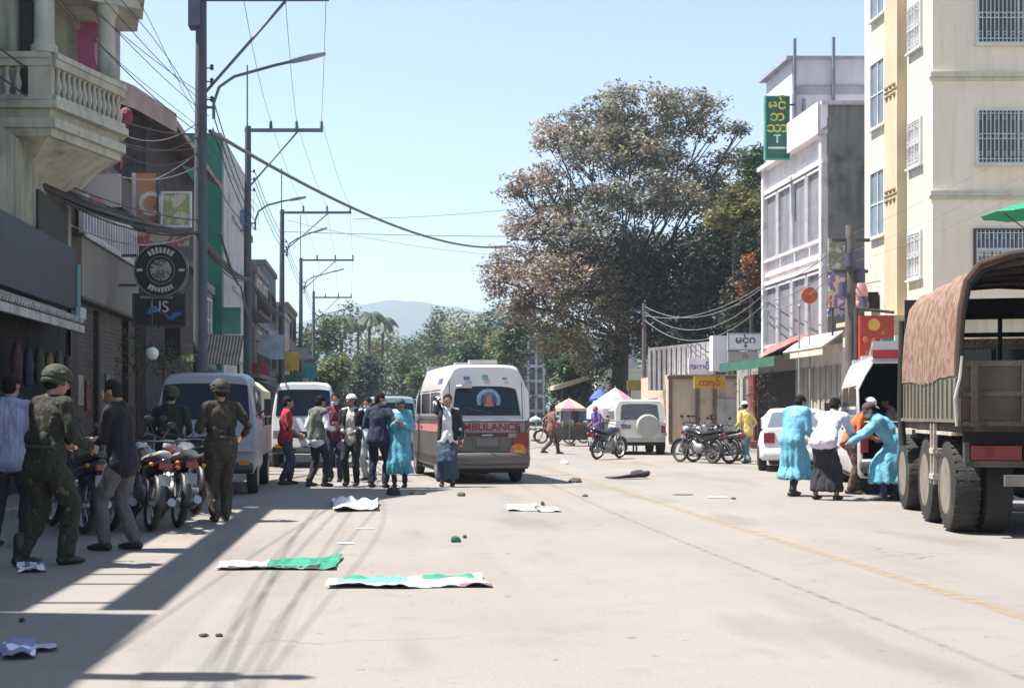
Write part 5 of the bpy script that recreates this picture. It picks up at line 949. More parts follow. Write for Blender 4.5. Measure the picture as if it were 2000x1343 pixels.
def tree(label, px, Y, pyt, pyb, hw, col, n, ls, seed, group=None, blobs=7, name='tree', tr_r=.22, cat='tree', col2=None, y0=0):
    rn = random.Random(seed); x = (px-CX)*Y/F; zt = P(0, pyt, Y).z; zb = max(.3, P(0, pyb, Y).z); R_ = hw*Y/F; t = thing(name, label, cat, (x, Y, y0), 0, group); cr = MB(); zc = (zt+zb)/2; hz_ = (zt-zb)/2
    cs = [Vector((x+rn.uniform(-.62, .62)*R_, Y+rn.uniform(-.5, .5)*min(R_, 4), zc+rn.uniform(-.62, .62)*hz_)) for _ in range(blobs)]+[Vector((x+rn.uniform(-.2, .2)*R_, Y, zt-hz_*.35))]
    for _ in range(n):
        c = rn.choice(cs)
        while True:
            d = Vector((rn.uniform(-1, 1), rn.uniform(-1, 1), rn.uniform(-1, 1)))
            if .3 < d.length < 1: break
        p = c+Vector((d.x*R_*.42, d.y*min(R_, 4)*.5, d.z*hz_*.42))
        if p.z < .3: p.z = .3+rn.random()
        leafmesh(cr, p, ls*3.2, 14, ls, rn, .7, 1 if (col2 and rn.random() < .35) else 0)
    cr.build('crown', [col]+([col2] if col2 else []), t); tr = MB(); tr.tube([(x, Y, y0), (x+.1, Y, (zb+y0)/2+.4), (x, Y, zc)], [tr_r*1.3, tr_r, tr_r*.6], 8)
    for c in cs[:5]: tr.tube([(x, Y, zb+.2), c], [tr_r*.5, tr_r*.15], 5)
    tr.build('trunk', barkm, t, 60); return t
dg = leaf('leaf_shade', (.04, .048, .03), .4); dg2 = leaf('leaf_shade2', (.055, .05, .033), .4); yl = leaf('leaf_yellow', (.18, .16, .055), .4); mg = leaf('leaf_mid', (.07, .10, .04), .45); lg = leaf('leaf_light', (.12, .15, .06), .45); bg = leaf('leaf_blue', (.06, .1, .07), .4); orl = leaf('leaf_orange', (.28, .1, .04), .4)  # leaf_shade colours have the shadow of the foliage mass put into them
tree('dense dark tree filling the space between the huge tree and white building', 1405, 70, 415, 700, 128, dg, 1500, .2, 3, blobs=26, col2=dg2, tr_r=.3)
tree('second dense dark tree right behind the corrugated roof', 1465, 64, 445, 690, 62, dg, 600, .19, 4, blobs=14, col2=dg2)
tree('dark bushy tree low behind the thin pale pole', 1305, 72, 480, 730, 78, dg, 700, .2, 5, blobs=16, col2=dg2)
tree('yellow-leaved tree top showing over the dark trees', 1425, 82, 345, 480, 85, yl, 420, .18, 6, blobs=10, col2=mg)
tree('grey-green tree top touching the green vertical sign', 1470, 78, 285, 470, 48, mg, 360, .17, 7, blobs=9, col2=lg)
tree('small orange-leaved tree in front of the dense dark trees', 1465, 58, 500, 580, 22, orl, 40, .13, 8, blobs=3, col2=dg2, tr_r=.1)
tree('yellow-green leafy tree in front of the dense dark tree, below the grey-green top', 1432, 66, 372, 452, 68, yl, 240, .15, 9, blobs=7, col2=mg, tr_r=.14)
GT = 'trees along the far end of the street'
kinds = [(mg, lg, 'mid green'), (bg, mg, 'bluish green'), (lg, yl, 'pale olive'), (mg, bg, 'dull green')]
far = [(640, 120, 612, 800, 52), (690, 150, 596, 800, 56), (738, 175, 640, 802, 50), (800, 200, 650, 802, 60), (856, 170, 602, 790, 52), (850, 230, 640, 800, 60), (905, 150, 610, 800, 58), (960, 130, 590, 800, 62), (1010, 105, 585, 760, 45), (720, 110, 690, 806, 55), (660, 100, 700, 806, 48), (780, 130, 680, 806, 58), (850, 115, 700, 806, 50), (920, 105, 660, 800, 48), (980, 110, 640, 800, 48), (1110, 100, 640, 760, 55), (1060, 140, 630, 760, 55), (605, 140, 650, 790, 40), (940, 190, 620, 790, 60), (1120, 80, 700, 790, 38)]
adj = ['leaning', 'round-topped', 'broad', 'ragged', 'low', 'thin', 'bushy', 'tall', 'spreading', 'dense', 'loose', 'patchy', 'squat', 'domed', 'uneven', 'wide', 'narrow', 'slim', 'massed', 'short']
where = ['beyond the fourth power pole', 'by the palm trees', 'under the blue hills', 'under the lowest dip of hills', 'above the roof of the first ambulance', 'far behind the ambulance roof', 'above the right corner of the ambulance', 'left of the big reddish tree', 'touching the lower left leaves of the big tree', 'behind the people in the road', 'behind the red shirt and white pickup', 'behind the navy jacket group', 'directly behind the ambulance', 'just right of the ambulance roof', 'beside the narrow white tower', 'behind the stall roof', 'behind the narrow white tower', 'at the end of the shaded shops', 'on the skyline right of the hills', 'next to the big trunk']
for i, (px, Y, a, b, hw) in enumerate(far):
    c1, c2, nm = kinds[i % 4]; tree('%s %s tree %s' % (adj[i], nm, where[i]), px, Y, a, b, hw, c1, 190, .14+Y*.0012, 30+i, GT, blobs=8, col2=c2)
def palm(px, Y, pyt, label, seed):
    rn = random.Random(seed); x = (px-CX)*Y/F; z = P(0, pyt, Y).z; t = thing('palm_tree', label, 'palm', (x, Y, 0), 0, 'palms under the hills'); q = MB(); q.tube([(x-.4, Y, 0), (x-.1, Y, z*.5), (x, Y, z)], [.25, .18, .14], 8); q.build('trunk', barkm, t)
    for i in range(13):
        a = 6.28*i/13+rn.uniform(-.2, .2); el = rn.uniform(.1, 1.0); L_ = rn.uniform(1.8, 2.4); fr = MB(); pts = [Vector((x, Y, z))+Vector((cos(a)*L_*f*cos(el*.6), sin(a)*L_*f*cos(el*.6), L_*(sin(el)*f-1.25*f*f)*.8)) for f in [k/9 for k in range(10)]]
        for k in range(1, 10):
            d = (pts[k]-pts[k-1]).normalized(); s = d.cross(Vector((0, 0, 1))).normalized(); l = .75*(1-abs(k/9-.45)*1.1)
            for sg in (-1, 1): fr.add([pts[k-1], pts[k], pts[k]+s*sg*l+d*.15-Vector((0, 0, l*.5)), pts[k-1]+s*sg*l*.9+d*.05-Vector((0, 0, l*.5))], [(0, 1, 2, 3)])
        fr.build('frond', mat('palm_green', (.04, .075, .04), .6, 0, .2, 1, trans=.15), t)
palm(722, 140, 612, 'tallest coconut palm left of the blue hills', 1); palm(748, 155, 622, 'coconut palm with drooping fronds against the blue hills', 2); palm(700, 160, 628, 'palm half hidden in the green trees', 3); palm(668, 130, 620, 'palm next to the farthest power pole', 4)
# low street greenery
def plant(px, py, Y, r, label, n, col, seed, h=1.0):
    rn = random.Random(seed); c = P(px, py, Y); t = thing('potted_plant', label, 'plant', (c.x, Y, 0)); q = MB()
    for _ in range(n): p = c+Vector((rn.uniform(-1, 1)*r, rn.uniform(-1, 1)*r, rn.uniform(-1, 1)*r*h)); leafmesh(q, p, .09, 8, .05, rn)
    q.build('leaves', col, t); q = MB(); q.lathe([(r*.35, 0), (r*.5, .35), (r*.55, .38), (r*.5, .38)], (c.x, Y, .0), n=14); q.build('pot', mat('pot_clay', (.2, .1, .07), .8), t); q = MB(); q.cyl((c.x, Y, .35), (c.x, Y, c.z), .02); q.build('stem', barkm, t)
plant(268, 690, 26.5, .45, 'tall leafy plant beside the brown shutters', 60, lg, 1, 1.1); plant(320, 700, 27, .35, 'dark leafy plant behind the white pickup windscreen', 50, mg, 2, 1.0); plant(1480, 770, 45, .7, 'dark spiky plant filling the doorway of the dark shop', 80, dg, 3, 1.2); plant(350, 715, 25, .3, 'small green plant over the pickup roof', 30, lg, 5)

# wooded rise behind the sunlit side, one mass far off
q = MB(); rn = random.Random(77)
for _ in range(2600):
    x = rn.uniform(14, 75); y = rn.uniform(118, 150)+x*.5; z = rn.uniform(.5, 6.5+2.5*noise.noise(Vector((x*.12, 0, 3)))+1.5); leafmesh(q, Vector((x, y, z)), .9, 9, .34, rn, .7, rn.choice((0, 0, 1)))
top(q, 'distant_wood', [bg, mg], 'far-off mass of trees behind the sunlit buildings', 'wood', kind='stuff')
# ---------- vehicles
tyre_m = mat('tyre', (.022, .021, .02), .85, 0, .2, 6, .4, 40, dirt=.4, dcol=(.12, .1, .08)); rim_m = mat('rim_steel', (.4, .4, .4), .35, .7, .1, 5); hub_m = mat('hub_dusty', (.19, .17, .14), .7, 0, .2, 5)
vglass = mat('vehicle_glass', (.01, .016, .024), .1, 0, 0, spec=.35); chrome = mat('chrome', (.35, .35, .35), .3, .9, 0); under_m = mat('underbody', (.02, .02, .02), .9); plas = mat('plastic_black', (.025, .025, .027), .5)
redl = mat('lamp_red', (.22, .008, .01), .25, spec=.6); ambl = mat('lamp_amber', (.55, .18, .01), .3); headl = mat('lamp_clear', (.45, .47, .5), .1, .3)
def wheel(par, x, y, r, w, rim=None, name='wheel', spokes=5, dual=0, side=-1, label=None):
    q = MB(); h = w/2; q.lathe([(r*.62, -h), (r*.8, -h*1.02), (r*.96, -h*.88), (r, -h*.6), (r, h*.6), (r*.96, h*.88), (r*.8, h*1.02), (r*.62, h)], (x, y, r), 'x', 28, closed=True)
    if w > .2:
        n = 30
        for i in range(n):
            a = 2*pi*i/n; c = Vector((x, y+r*.99*cos(a), r+r*.99*sin(a))); u = Vector((0, -sin(a), cos(a)))*r*.05; nn = Vector((0, cos(a), sin(a)))*.006
            for s in (-1, 1): q.add([c+Vector((s*h*.1, 0, 0))-u+nn, c+Vector((s*h*.92, 0, 0))-u*.2+nn, c+Vector((s*h*.92, 0, 0))+u*.9+nn, c+Vector((s*h*.1, 0, 0))+u+nn]+[c+Vector((s*h*.1, 0, 0))-u, c+Vector((s*h*.92, 0, 0))-u*.2, c+Vector((s*h*.92, 0, 0))+u*.9, c+Vector((s*h*.1, 0, 0))+u], [(0, 1, 2, 3), (0, 1, 5, 4), (1, 2, 6, 5), (2, 3, 7, 6), (3, 0, 4, 7)])
    t = q.build(name, tyre_m, par, 40, world=False); q = MB(); o = side*h
    q.lathe([(r*.63, o*.99), (r*.6, o*.8), (r*.52, o*.55), (r*.3, o*.6), (r*.16, o*.95), (.01, o*.98)], (x, y, r), 'x', 24); 
    for k in range(spokes):
        a = 2*pi*k/spokes; c = (x+o*.7, y+r*.4*cos(a), r+r*.4*sin(a)); q.ell(c, (.012, r*.07, r*.07), None, 8, 5)
    q.build('rim', rim or rim_m, t, 40, world=False); return t
class Shell:
    def __init__(s, secs): s.s = secs   # (y_bottom, y_top, zb, zt, w, wt)
    def prof(s, sc):
        y0, y1, zb, zt, w, wt = sc[:6]; cr = sc[6] if len(sc) > 6 else .97
        return [(w*.93, 0), (w, .08), (w*1.0, .3), (w, .52), (w+(wt-w)*.55, .74), (wt, .88), (wt*.95, .945), (wt*.82, .985), (wt*.45, 1.0)]
    def ring(s, sc):
        y0, y1, zb, zt = sc[:4]; R_ = [(hw, y0+(y1-y0)*t, zb+(zt-zb)*t) for hw, t in s.prof(sc)]; return [Vector(p) for p in R_]+[Vector((-p[0], p[1], p[2])) for p in R_[::-1]]
    def mesh(s, q, m=0):
        rr = [s.ring(x) for x in s.s]; q.loft(rr, False, m); n = len(rr[0])
        for r_ in (rr[0], rr[-1]):
            vs = []; fs = []
            K = n//2
            for i in range(K):
                a, b = r_[i], r_[n-1-i]
                for j in range(5): vs.append(a.lerp(b, j/4))
            for i in range(K-1):
                for j in range(4): fs.append((i*5+j, i*5+j+1, (i+1)*5+j+1, (i+1)*5+j))
            q.add(vs, fs, m)
        return q
    def hw(s, y, z):
        def at_(sc):
            zb, zt = sc[2], sc[3]; t = min(1, max(0, (z-zb)/(zt-zb))); pr = s.prof(sc); 
            for (w0, t0), (w1, t1) in zip(pr, pr[1:]):
                if t <= t1: return w0+(w1-w0)*(t-t0)/(t1-t0), sc[0]+(sc[1]-sc[0])*t
            return pr[-1][0], sc[1]
        A = [at_(x) for x in s.s]
        for (w0, ya), (w1, yb) in zip(A, A[1:]):
            if ya <= y <= yb: return w0+(w1-w0)*(y-ya)/(yb-ya+1e-6)
        return A[0][0] if y < A[0][1] else A[-1][0]
    def side(s, q, poly, sg, off=.006, m=0, nz_=1):
        # poly list of (y,z) ; subdivide quad
        if len(poly) == 4:
            n = 6; vs = []; 
            for j in range(5):
                for i in range(n+1):
                    u, v = i/n, j/4; a = Vector((poly[0][0], poly[0][1], 0)); b = Vector((poly[1][0], poly[1][1], 0)); c = Vector((poly[2][0], poly[2][1], 0)); d = Vector((poly[3][0], poly[3][1], 0)); p = (a*(1-u)+b*u)*(1-v)+(d*(1-u)+c*u)*v
                    vs.append((sg*(s.hw(p.x, p.y)+off), p.x, p.y))
            q.add(vs, [(j*(n+1)+i, j*(n+1)+i+1, (j+1)*(n+1)+i+1, (j+1)*(n+1)+i) for j in range(4) for i in range(n)], m)
    def endy(s, z, end=0):
        sc = s.s[0 if end == 0 else -1]; t = (z-sc[2])/(sc[3]-sc[2]); return sc[0]+(sc[1]-sc[0])*t
    def end(s, q, x0, x1, z0, z1, end=0, off=.006, m=0, taper=0, arch=0, n=8):
        sg = -1 if end == 0 else 1; vs = []
        for j in range(5):
            z = z0+(z1-z0)*j/4; k = 1-taper*j/4
            for i in range(n+1):
                u = i/n*2-1; xc = (x0+x1)/2; hwid = (x1-x0)/2; zz = z-(arch*(u**4) if j == 4 else 0); vs.append((xc+u*hwid*k, s.endy(zz, end)+sg*off, zz))
        q.add(vs, [(j*(n+1)+i, j*(n+1)+i+1, (j+1)*(n+1)+i+1, (j+1)*(n+1)+i) for j in range(4) for i in range(n)], m)
def localtext(s, sz, m, par, x, y, z, bold=.004, sx=1.0, back=True):
    return textmesh(s, sz, m, 'lettering', par, Tr(x, y, z), bold=bold, sx=sx, ext=.002)
def ambulance(loc, rz, label, tail_open=False, paint=None):
    t = thing('ambulance', label, 'ambulance', loc, rz); L_ = 5.2; w = .845
    van_up = mat('amb_white', (.47, .46, .46), .35, 0, .05, 1.5, dirt=.25, dcol=(.4, .37, .33)); van_lo = mat('amb_silver', (.11, .1, .09), .35, .25, .06, 1.5, dirt=.4, dcol=(.2, .17, .14))
    lo = Shell([(.02, .06, .3, 1.2, w*.93, w*.985), (.10, .14, .28, 1.2, w, w), (1.2, 1.2, .28, 1.2, w, w), (4.3, 4.3, .28, 1.2, w, w), (4.9, 4.9, .3, 1.2, w*.97, w*.96), (5.15, 5.0, .32, 1.2, w*.85, w*.86)])
    # profile of lower box: keep vertical sides
    lo.prof = lambda sc: [(sc[4]*.95, 0), (sc[4], .07), (sc[4]*1.004, .3), (sc[4]*1.004, .6), (sc[4], .8), (sc[5], .9), (sc[5], .95), (sc[5], .98), (sc[5]*.995, 1.0)]
    up_ = Shell([(.06, .26, 1.2, 2.23, w*.985, .63), (.14, .36, 1.2, 2.28, w, .68), (.9, .9, 1.2, 2.3, w, .7), (3.6, 3.6, 1.2, 2.3, w, .7), (4.5, 3.9, 1.2, 2.2, w*.97, .66), (5.0, 4.05, 1.2, 2.02, w*.86, .56)])
    if not tail_open:
        q = MB(); lo.mesh(q); q.build('lower_body', van_lo, t, 35, world=False); q = MB(); up_.mesh(q); q.build('upper_body', van_up, t, 35, world=False)
    else:
        # open rear: body is a shell with thickness, dark cabin inside
        for S_, nm in ((lo, 'lower_body'), (up_, 'upper_body')):
            q = MB(); rr = [S_.ring(x) for x in S_.s]; q.loft(rr, False, 0, closed=True); n = len(rr[0]); K = n//2; r_ = rr[-1]
            for i in range(K-1): q.poly([r_[i], r_[i+1], r_[n-2-i], r_[n-1-i]])
            o = q.build(nm, van_up, t, 35, world=False); md = o.modifiers.new('s', 'SOLIDIFY'); md.thickness = .02; md.offset = 0
        q = MB(); q.box(-.75, .75, 2.6, 2.65, .35, 2.1); q.box(-.78, .78, .12, 4.8, .5, .55); q.build('cabin_lining', under_m, t, world=False)
        q = MB(); q.box(-.3, .3, .3, 2.2, .85, .93); q.box(-.28, .28, .32, 2.15, .932, 1.0); q.build('stretcher', mat('stretcher_pad', (.2, .14, .06), .7), t, world=False)
        # raised tailgate hinged at the roof
        q = MB(); a, b, c, d = (-.66, .3, 2.27), (.66, .3, 2.27), (.72, -.85, 2.42), (-.72, -.85, 2.42); q.prism([a, b, c, d], (0, .02, .05)); q.build('tailgate', van_up, t, world=False)
        q = MB(); q.prism([(-.6, -.05, 2.3), (.6, -.05, 2.3), (.62, -.7, 2.385), (-.62, -.7, 2.385)], (0, 0, -.012)); q.build('tailgate_window', vglass, t, world=False)
        q = MB(); q.box(-.72, .72, -.9, -.84, 2.2, 2.33); q.build('red_strip', mat('amb_red', (.42, .03, .04), .4), t, world=False); q = MB(); q.box(-.72, .72, -.895, -.845, 2.334, 2.47); q.box(-.72, .72, -.895, -.845, 2.12, 2.196); q.build('white_strip', van_up, t, world=False)
    # side windows and doors
    for sg in (-1, 1):
        for k, (y0, y1) in enumerate(((.35, 1.75), (1.85, 3.15), (3.3, 4.25))):
            q = MB(); up_.side(q, [(y0, 1.27), (y1, 1.27), (y1-(.35 if k == 2 else .02), 1.8), (y0+.02, 1.8)], sg, .018 if tail_open else .006); q.build('side_window', vglass, t, 40, world=False)
        q = MB(); lo.side(q, [(.15, .98), (4.9, .98), (4.9, 1.13), (.15, 1.13)], sg); q.build('stripe', mat('stripe_pink', (.5, .18, .17), .5, 0, .1, 3), t, 40, world=False)
        q = MB(); lo.side(q, [(.15, .33), (4.8, .33), (4.8, .5), (.15, .5)], sg, .008); q.build('sill_panel', plas, t, 40, world=False)
        q = MB(); up_.side(q, [(.55, 1.92), (1.0, 1.92), (1.0, 2.02), (.55, 2.02)], sg); q.build('marking', mat('mark_blue', (.1, .13, .24), .5), t, 40, world=False)
        q = MB(); q.tube([(sg*.86, 4.35, 1.3), (sg*1.0, 4.4, 1.35)], .02, 6); q.box(sg*1.02-.07, sg*1.02+.07, 4.37, 4.43, 1.25, 1.55); q.build('mirror', plas, t, world=False)
        for y in (1.0, 4.3): wheel(t, sg*(w-.1), y, .335, .2, side=sg)
        q = MB(); q.box(sg*.3, sg*.8, .1, .25, .28, .33); q.build('mudflap', plas, t, world=False) if False else None
    for sg in (-1, 1):
        for y in (.32, 1.8, 3.2, 4.3):
            q = MB(); lo.side(q, [(y, .5), (y+.014, .5), (y+.014, 1.19), (y, 1.19)], sg, .009); q.build('door_seam', plas, t, world=False)
        q = MB(); q.box(sg*.855, sg*.875, 3.0, 3.14, 1.04, 1.075); q.box(sg*.855, sg*.875, 4.12, 4.25, 1.04, 1.075); q.build('door_handle', plas, t, world=False)
    # rear
    if not tail_open:
        for x in (-.76, .745):
            q = MB(); lo.end(q, x, x+.014, .62, 1.18, 0, .01); up_.end(q, x*.93, x*.93+.014, 1.22, 1.95, 0, .01); q.build('tailgate_seam', plas, t, world=False)
        q = MB(); lo.end(q, -.74, .74, .6, .613, 0, .01); q.build('tailgate_seam', plas, t, world=False); q = MB(); q.box(-.1, .1, -.02, .02, .915, .94); q.build('tailgate_handle', chrome, t, world=False)
        q = MB(); q.tube([(.1, up_.endy(1.33)-.02, 1.33), (-.2, up_.endy(1.4)-.03, 1.4), (-.42, up_.endy(1.45)-.02, 1.45)], .008, 4); q.build('wiper', plas, t, world=False)
        q = MB(); up_.end(q, -.66, .66, 1.3, 1.86, 0, .008, taper=.12, arch=.05); q.build('rear_window', vglass, t, 40, world=False)
        q = MB(); yy = up_.endy(1.6)-.014
        em = q; c = (.05, up_.endy(1.58)-.012, 1.58)
        q = MB(); q.lathe([(.235, -.004), (.235, .02)], c, 'y', 32); q.build('emblem', mat('emblem_blue', (.08, .16, .27), .5), t, world=False)
        q = MB(); q.lathe([(.165, -.012), (.225, -.012), (.225, -.004), (.165, -.004)], c, 'y', 32, closed=True); q.build('emblem_ring', mat('emblem_pale', (.2, .33, .45), .5), t, world=False)
        q = MB(); q.ell((.05, c[1]-.01, 1.58), (.06, .008, .13), None, 12, 8); q.ell((.05, c[1]-.012, 1.5), (.1, .008, .04), None, 12, 8); q.build('emblem_figure', mat('emblem_orange', (.4, .15, .1), .5), t, world=False)
        q = MB(); q.ell((-.05, c[1]-.006, 1.6), (.045, .006, .09), None, 12, 8); q.ell((.15, c[1]-.006, 1.6), (.045, .006, .09), None, 12, 8); q.build('emblem_side', mat('emblem_violet', (.12, .05, .16), .5), t, world=False)
        for x in (-.5, .62):
            q = MB(); q.box(x-.015, x+.015, -.0, .06, .95, 1.1); q.build('hinge', plas, t, world=False)
        q = MB(); lo.end(q, -.74, .74, .98, 1.17, 0, .006); q.build('letter_band', mat('band_pink', (.25, .2, .19), .5, 0, .1, 3), t, world=False)
        localtext('AMBULANCE', .19, mat('letter_red', (.2, .015, .02), .5), t, .02, lo.endy(1.07)-.01, 1.075, .004, 1.12)
        q = MB(); lo.end(q, -.5, .5, .9, .965, 0, .012); q.build('dark_trim', mat('trim_darkred', (.06, .015, .015), .4), t, world=False)
        for sg in (-1, 1):
            q = MB(); q.box(sg*.5, sg*.8, .0, .06, .7, .96); q.build('tail_lamp', redl, t, world=False); q = MB(); q.box(sg*.42, sg*.56, -.01, .05, .88, .96); q.build('reverse_lamp', mat('lamp_dirty', (.3, .2, .15), .3), t, world=False)
        q = MB(); q.box(-.27, .27, -.006, .03, .68, .9); q.build('plate_frame', mat('plate_recess', (.1, .09, .085), .5), t, world=False); q = MB(); q.box(-.2, .2, -.02, -.007, .72, .86); q.build('number_plate', mat('plate_dull', (.16, .17, .15), .6), t, world=False)
        q = MB(); q.lathe([(.15, -.03), (.15, -.012)], (.6, .0, .62), 'y', 24); q.build('round_sticker', mat('sticker_orange', (.5, .16, .02), .5, 0, .2, 8), t, world=False); q = MB(); q.box(.52, .68, -.036, -.03, .6, .65); q.build('sticker_mark', mat('sticker_yellow', (.6, .33, .05), .5), t, world=False)
        q = MB(); up_.end(q, -.06, .06, 1.98, 2.08, 0, .008); q.build('marking', mat('mark_teal', (.12, .25, .27), .5), t, world=False); q = MB(); up_.end(q, -.42, -.3, 1.98, 2.05, 0, .008); up_.end(q, .33, .42, 1.99, 2.03, 0, .008); q.build('marking', mat('mark_blue', (0, 0, 0)), t, world=False)
        q = MB(); q.tube([(-.58, .05, 1.86), (-.45, .0, 1.88)], .012, 5); q.box(-.5, -.3, -.04, -.02, 1.82, 1.9); q.build('mirror', chrome, t, world=False)
    else:
        for sg in (-1, 1): q = MB(); q.box(sg*.7, sg*.82, .0, .08, .7, 1.15); q.build('tail_lamp', redl, t, world=False)
    q = MB(); q.capsule([(-.78, .02, .48), (0, -.06, .48), (.78, .02, .48)], [(.12, .07)]*3, 12, side=(0, 1, 0)); q.build('bumper', van_lo, t, 40, world=False)
    q = MB(); q.box(-.25, .25, 2.3, 2.55, 2.3, 2.4) if not tail_open else q.box(-.5, .5, 3.3, 3.6, 2.3, 2.42); q.build('roof_vent', van_up, t, world=False)
    q = MB(); q.box(-.62, .62, 3.75, 4.0, 2.22, 2.36); q.build('light_bar', mat('lightbar_grey', (.5, .5, .55), .3), t, world=False)
    q = MB(); q.box(-.25, .3, .55, .7, 2.3, 2.38); q.build('roof_lamp', mat('rooflamp', (.5, .48, .42), .5), t, world=False)
    q = MB(); q.box(-.8, .8, .3, 4.9, .2, .3); q.cyl((-.7, 1.0, .335), (.7, 1.0, .335), .05); q.cyl((-.7, 4.3, .335), (.7, 4.3, .335), .05); q.build('chassis', under_m, t, world=False)
    return t
ambulance((2.06, 24.35, 0), R(5.5), 'grey and white ambulance van seen from behind, AMBULANCE lettered under its dark window')
ambulance((8.68, 20.75, 0), R(-15.5), 'white ambulance with its tailgate raised and dark interior showing, next to the army truck', True)
# kei truck / light pickup facing us
def cab_pickup(loc, rz, label, W=.85, L_=4.4, H=2.0, paint=(.5, .5, .52), tarp=None, name='pickup_truck', plate=True):
    t = thing(name, label, 'pickup truck', loc, rz); pm_ = mat('paint_%s' % str(paint), paint, .3, 0, .05, 1.5, dirt=.3, dcol=(.35, .32, .28)); y1 = L_
    cab = Shell([(y1-1.75, y1-1.7, .35, H, W, W*.86), (y1-1.6, y1-1.55, .35, H+.03, W, W*.88), (y1-.8, y1-.85, .35, H+.03, W, W*.88), (y1-.2, y1-.62, .35, H, W*.99, W*.86), (y1-.06, y1-.52, .37, H-.03, W*.95, W*.82)])
    q = MB(); cab.mesh(q); q.build('cab', pm_, t, 35, world=False)
    q = MB(); cab.end(q, -W*.86, W*.86, .5+H*.37, H-.16, 1, .01, taper=.07, arch=.03); q.build('windscreen', mat('windscreen_blue', (.006, .01, .02), .12, spec=.3), t, 40, world=False)
    for sg in (-1, 1):
        q = MB(); cab.side(q, [(y1-1.45, 1.25), (y1-.5, 1.25), (y1-.75, H-.2), (y1-1.4, H-.2)], sg); q.build('side_window', vglass, t, 40, world=False)
        q = MB(); q.box(sg*(W-.3), sg*(W-.06), y1-.09, y1-.03, .72, .92); q.build('headlamp', headl, t, world=False); q = MB(); q.box(sg*(W-.28), sg*(W-.1), y1-.04, y1+.015, .5, .58); q.build('indicator', ambl, t, world=False)
        q = MB(); q.tube([(sg*W*.97, y1-.5, 1.3), (sg*(W+.17), y1-.42, 1.42)], .015, 6); q.box(sg*(W+.17)-.06, sg*(W+.17)+.06, y1-.44, y1-.4, 1.3, 1.58); q.build('mirror', plas, t, world=False)
        for y in (.9, y1-.75): wheel(t, sg*(W-.1), y, .3, .18, side=sg)
    q = MB(); q.box(-W*.55, W*.55, y1-.1, y1-.035, .74, .9); q.build('front_grille', plas, t, world=False)
    q = MB(); q.capsule([(-W*.9, y1-.06, .45), (0, y1+.0, .45), (W*.9, y1-.06, .45)], [(.09, .06)]*3, 10, side=(0, 1, 0)); q.build('bumper', plas, t, 40, world=False)
    if plate: q = MB(); q.box(-.17, .17, y1+.055, y1+.065, .41, .51); q.build('number_plate', mat('plate_dull', (0, 0, 0)), t, world=False)
    q = MB()
    for x0, x1_, ya, yb in ((-W, -W+.05, 0, y1-1.8), (W-.05, W, 0, y1-1.8), (-W+.051, W-.051, 0, .05), (-W+.051, W-.051, y1-1.86, y1-1.81)): q.box(x0, x1_, ya, yb, .62, 1.12)
    q.box(-W+.05, W-.05, .05, y1-1.86, .58, .64); q.build('cargo_bed', mat('bed_tan', (.38, .3, .25), .6, 0, .1, 2, dirt=.4), t, world=False)
    q = MB(); q.box(-.4, .4, .1, y1-.3, .35, .5); q.build('chassis', under_m, t, world=False)
    if tarp:
        q = MB(); pr = [(-W, 1.3), (-W*.97, H-.25), (-W*.7, H-.06), (0, H+.02), (W*.7, H-.06), (W*.97, H-.25), (W, 1.3)]; q.loft([[(x, y, z) for x, z in pr]+[(x*.97, y, z-.03) for x, z in pr[::-1]] for y in (0.02, (y1-1.8)/2, y1-1.85)]); q.build('canopy', tarp, t, 40, world=False)
        q = MB()
        for sx in (-1, 1):
            for y in (.05, (y1-1.8)/2, y1-1.9): q.cyl((sx*(W-.03), y, 1.1), (sx*(W-.03), y, 1.5), .02)
        q.build('canopy_frame', plas, t, world=False)
    return t
cab_pickup((-2.98, 25.3, 0), pi+R(1.5), 'white cab-over pickup with big dark windscreen and cream canopy facing the viewer', .86, 4.5, 2.0, (.3, .3, .32), mat('tarp_cream', (.6, .56, .4), .8, trans=.1))
cab_pickup((-2.0, 35.6, 0), pi+R(2), 'white minibus-like pickup parked behind the red shirt wearer', .8, 4.2, 2.1, (.6, .6, .6), mat('tarp_white', (.66, .63, .55), .8))
cab_pickup((.35, 40.8, 0), pi, 'dark teal pickup with a roof frame behind the navy jacket group', .8, 4.2, 1.82, (.16, .22, .24), mat('tarp_teal', (.04, .1, .09), .8))
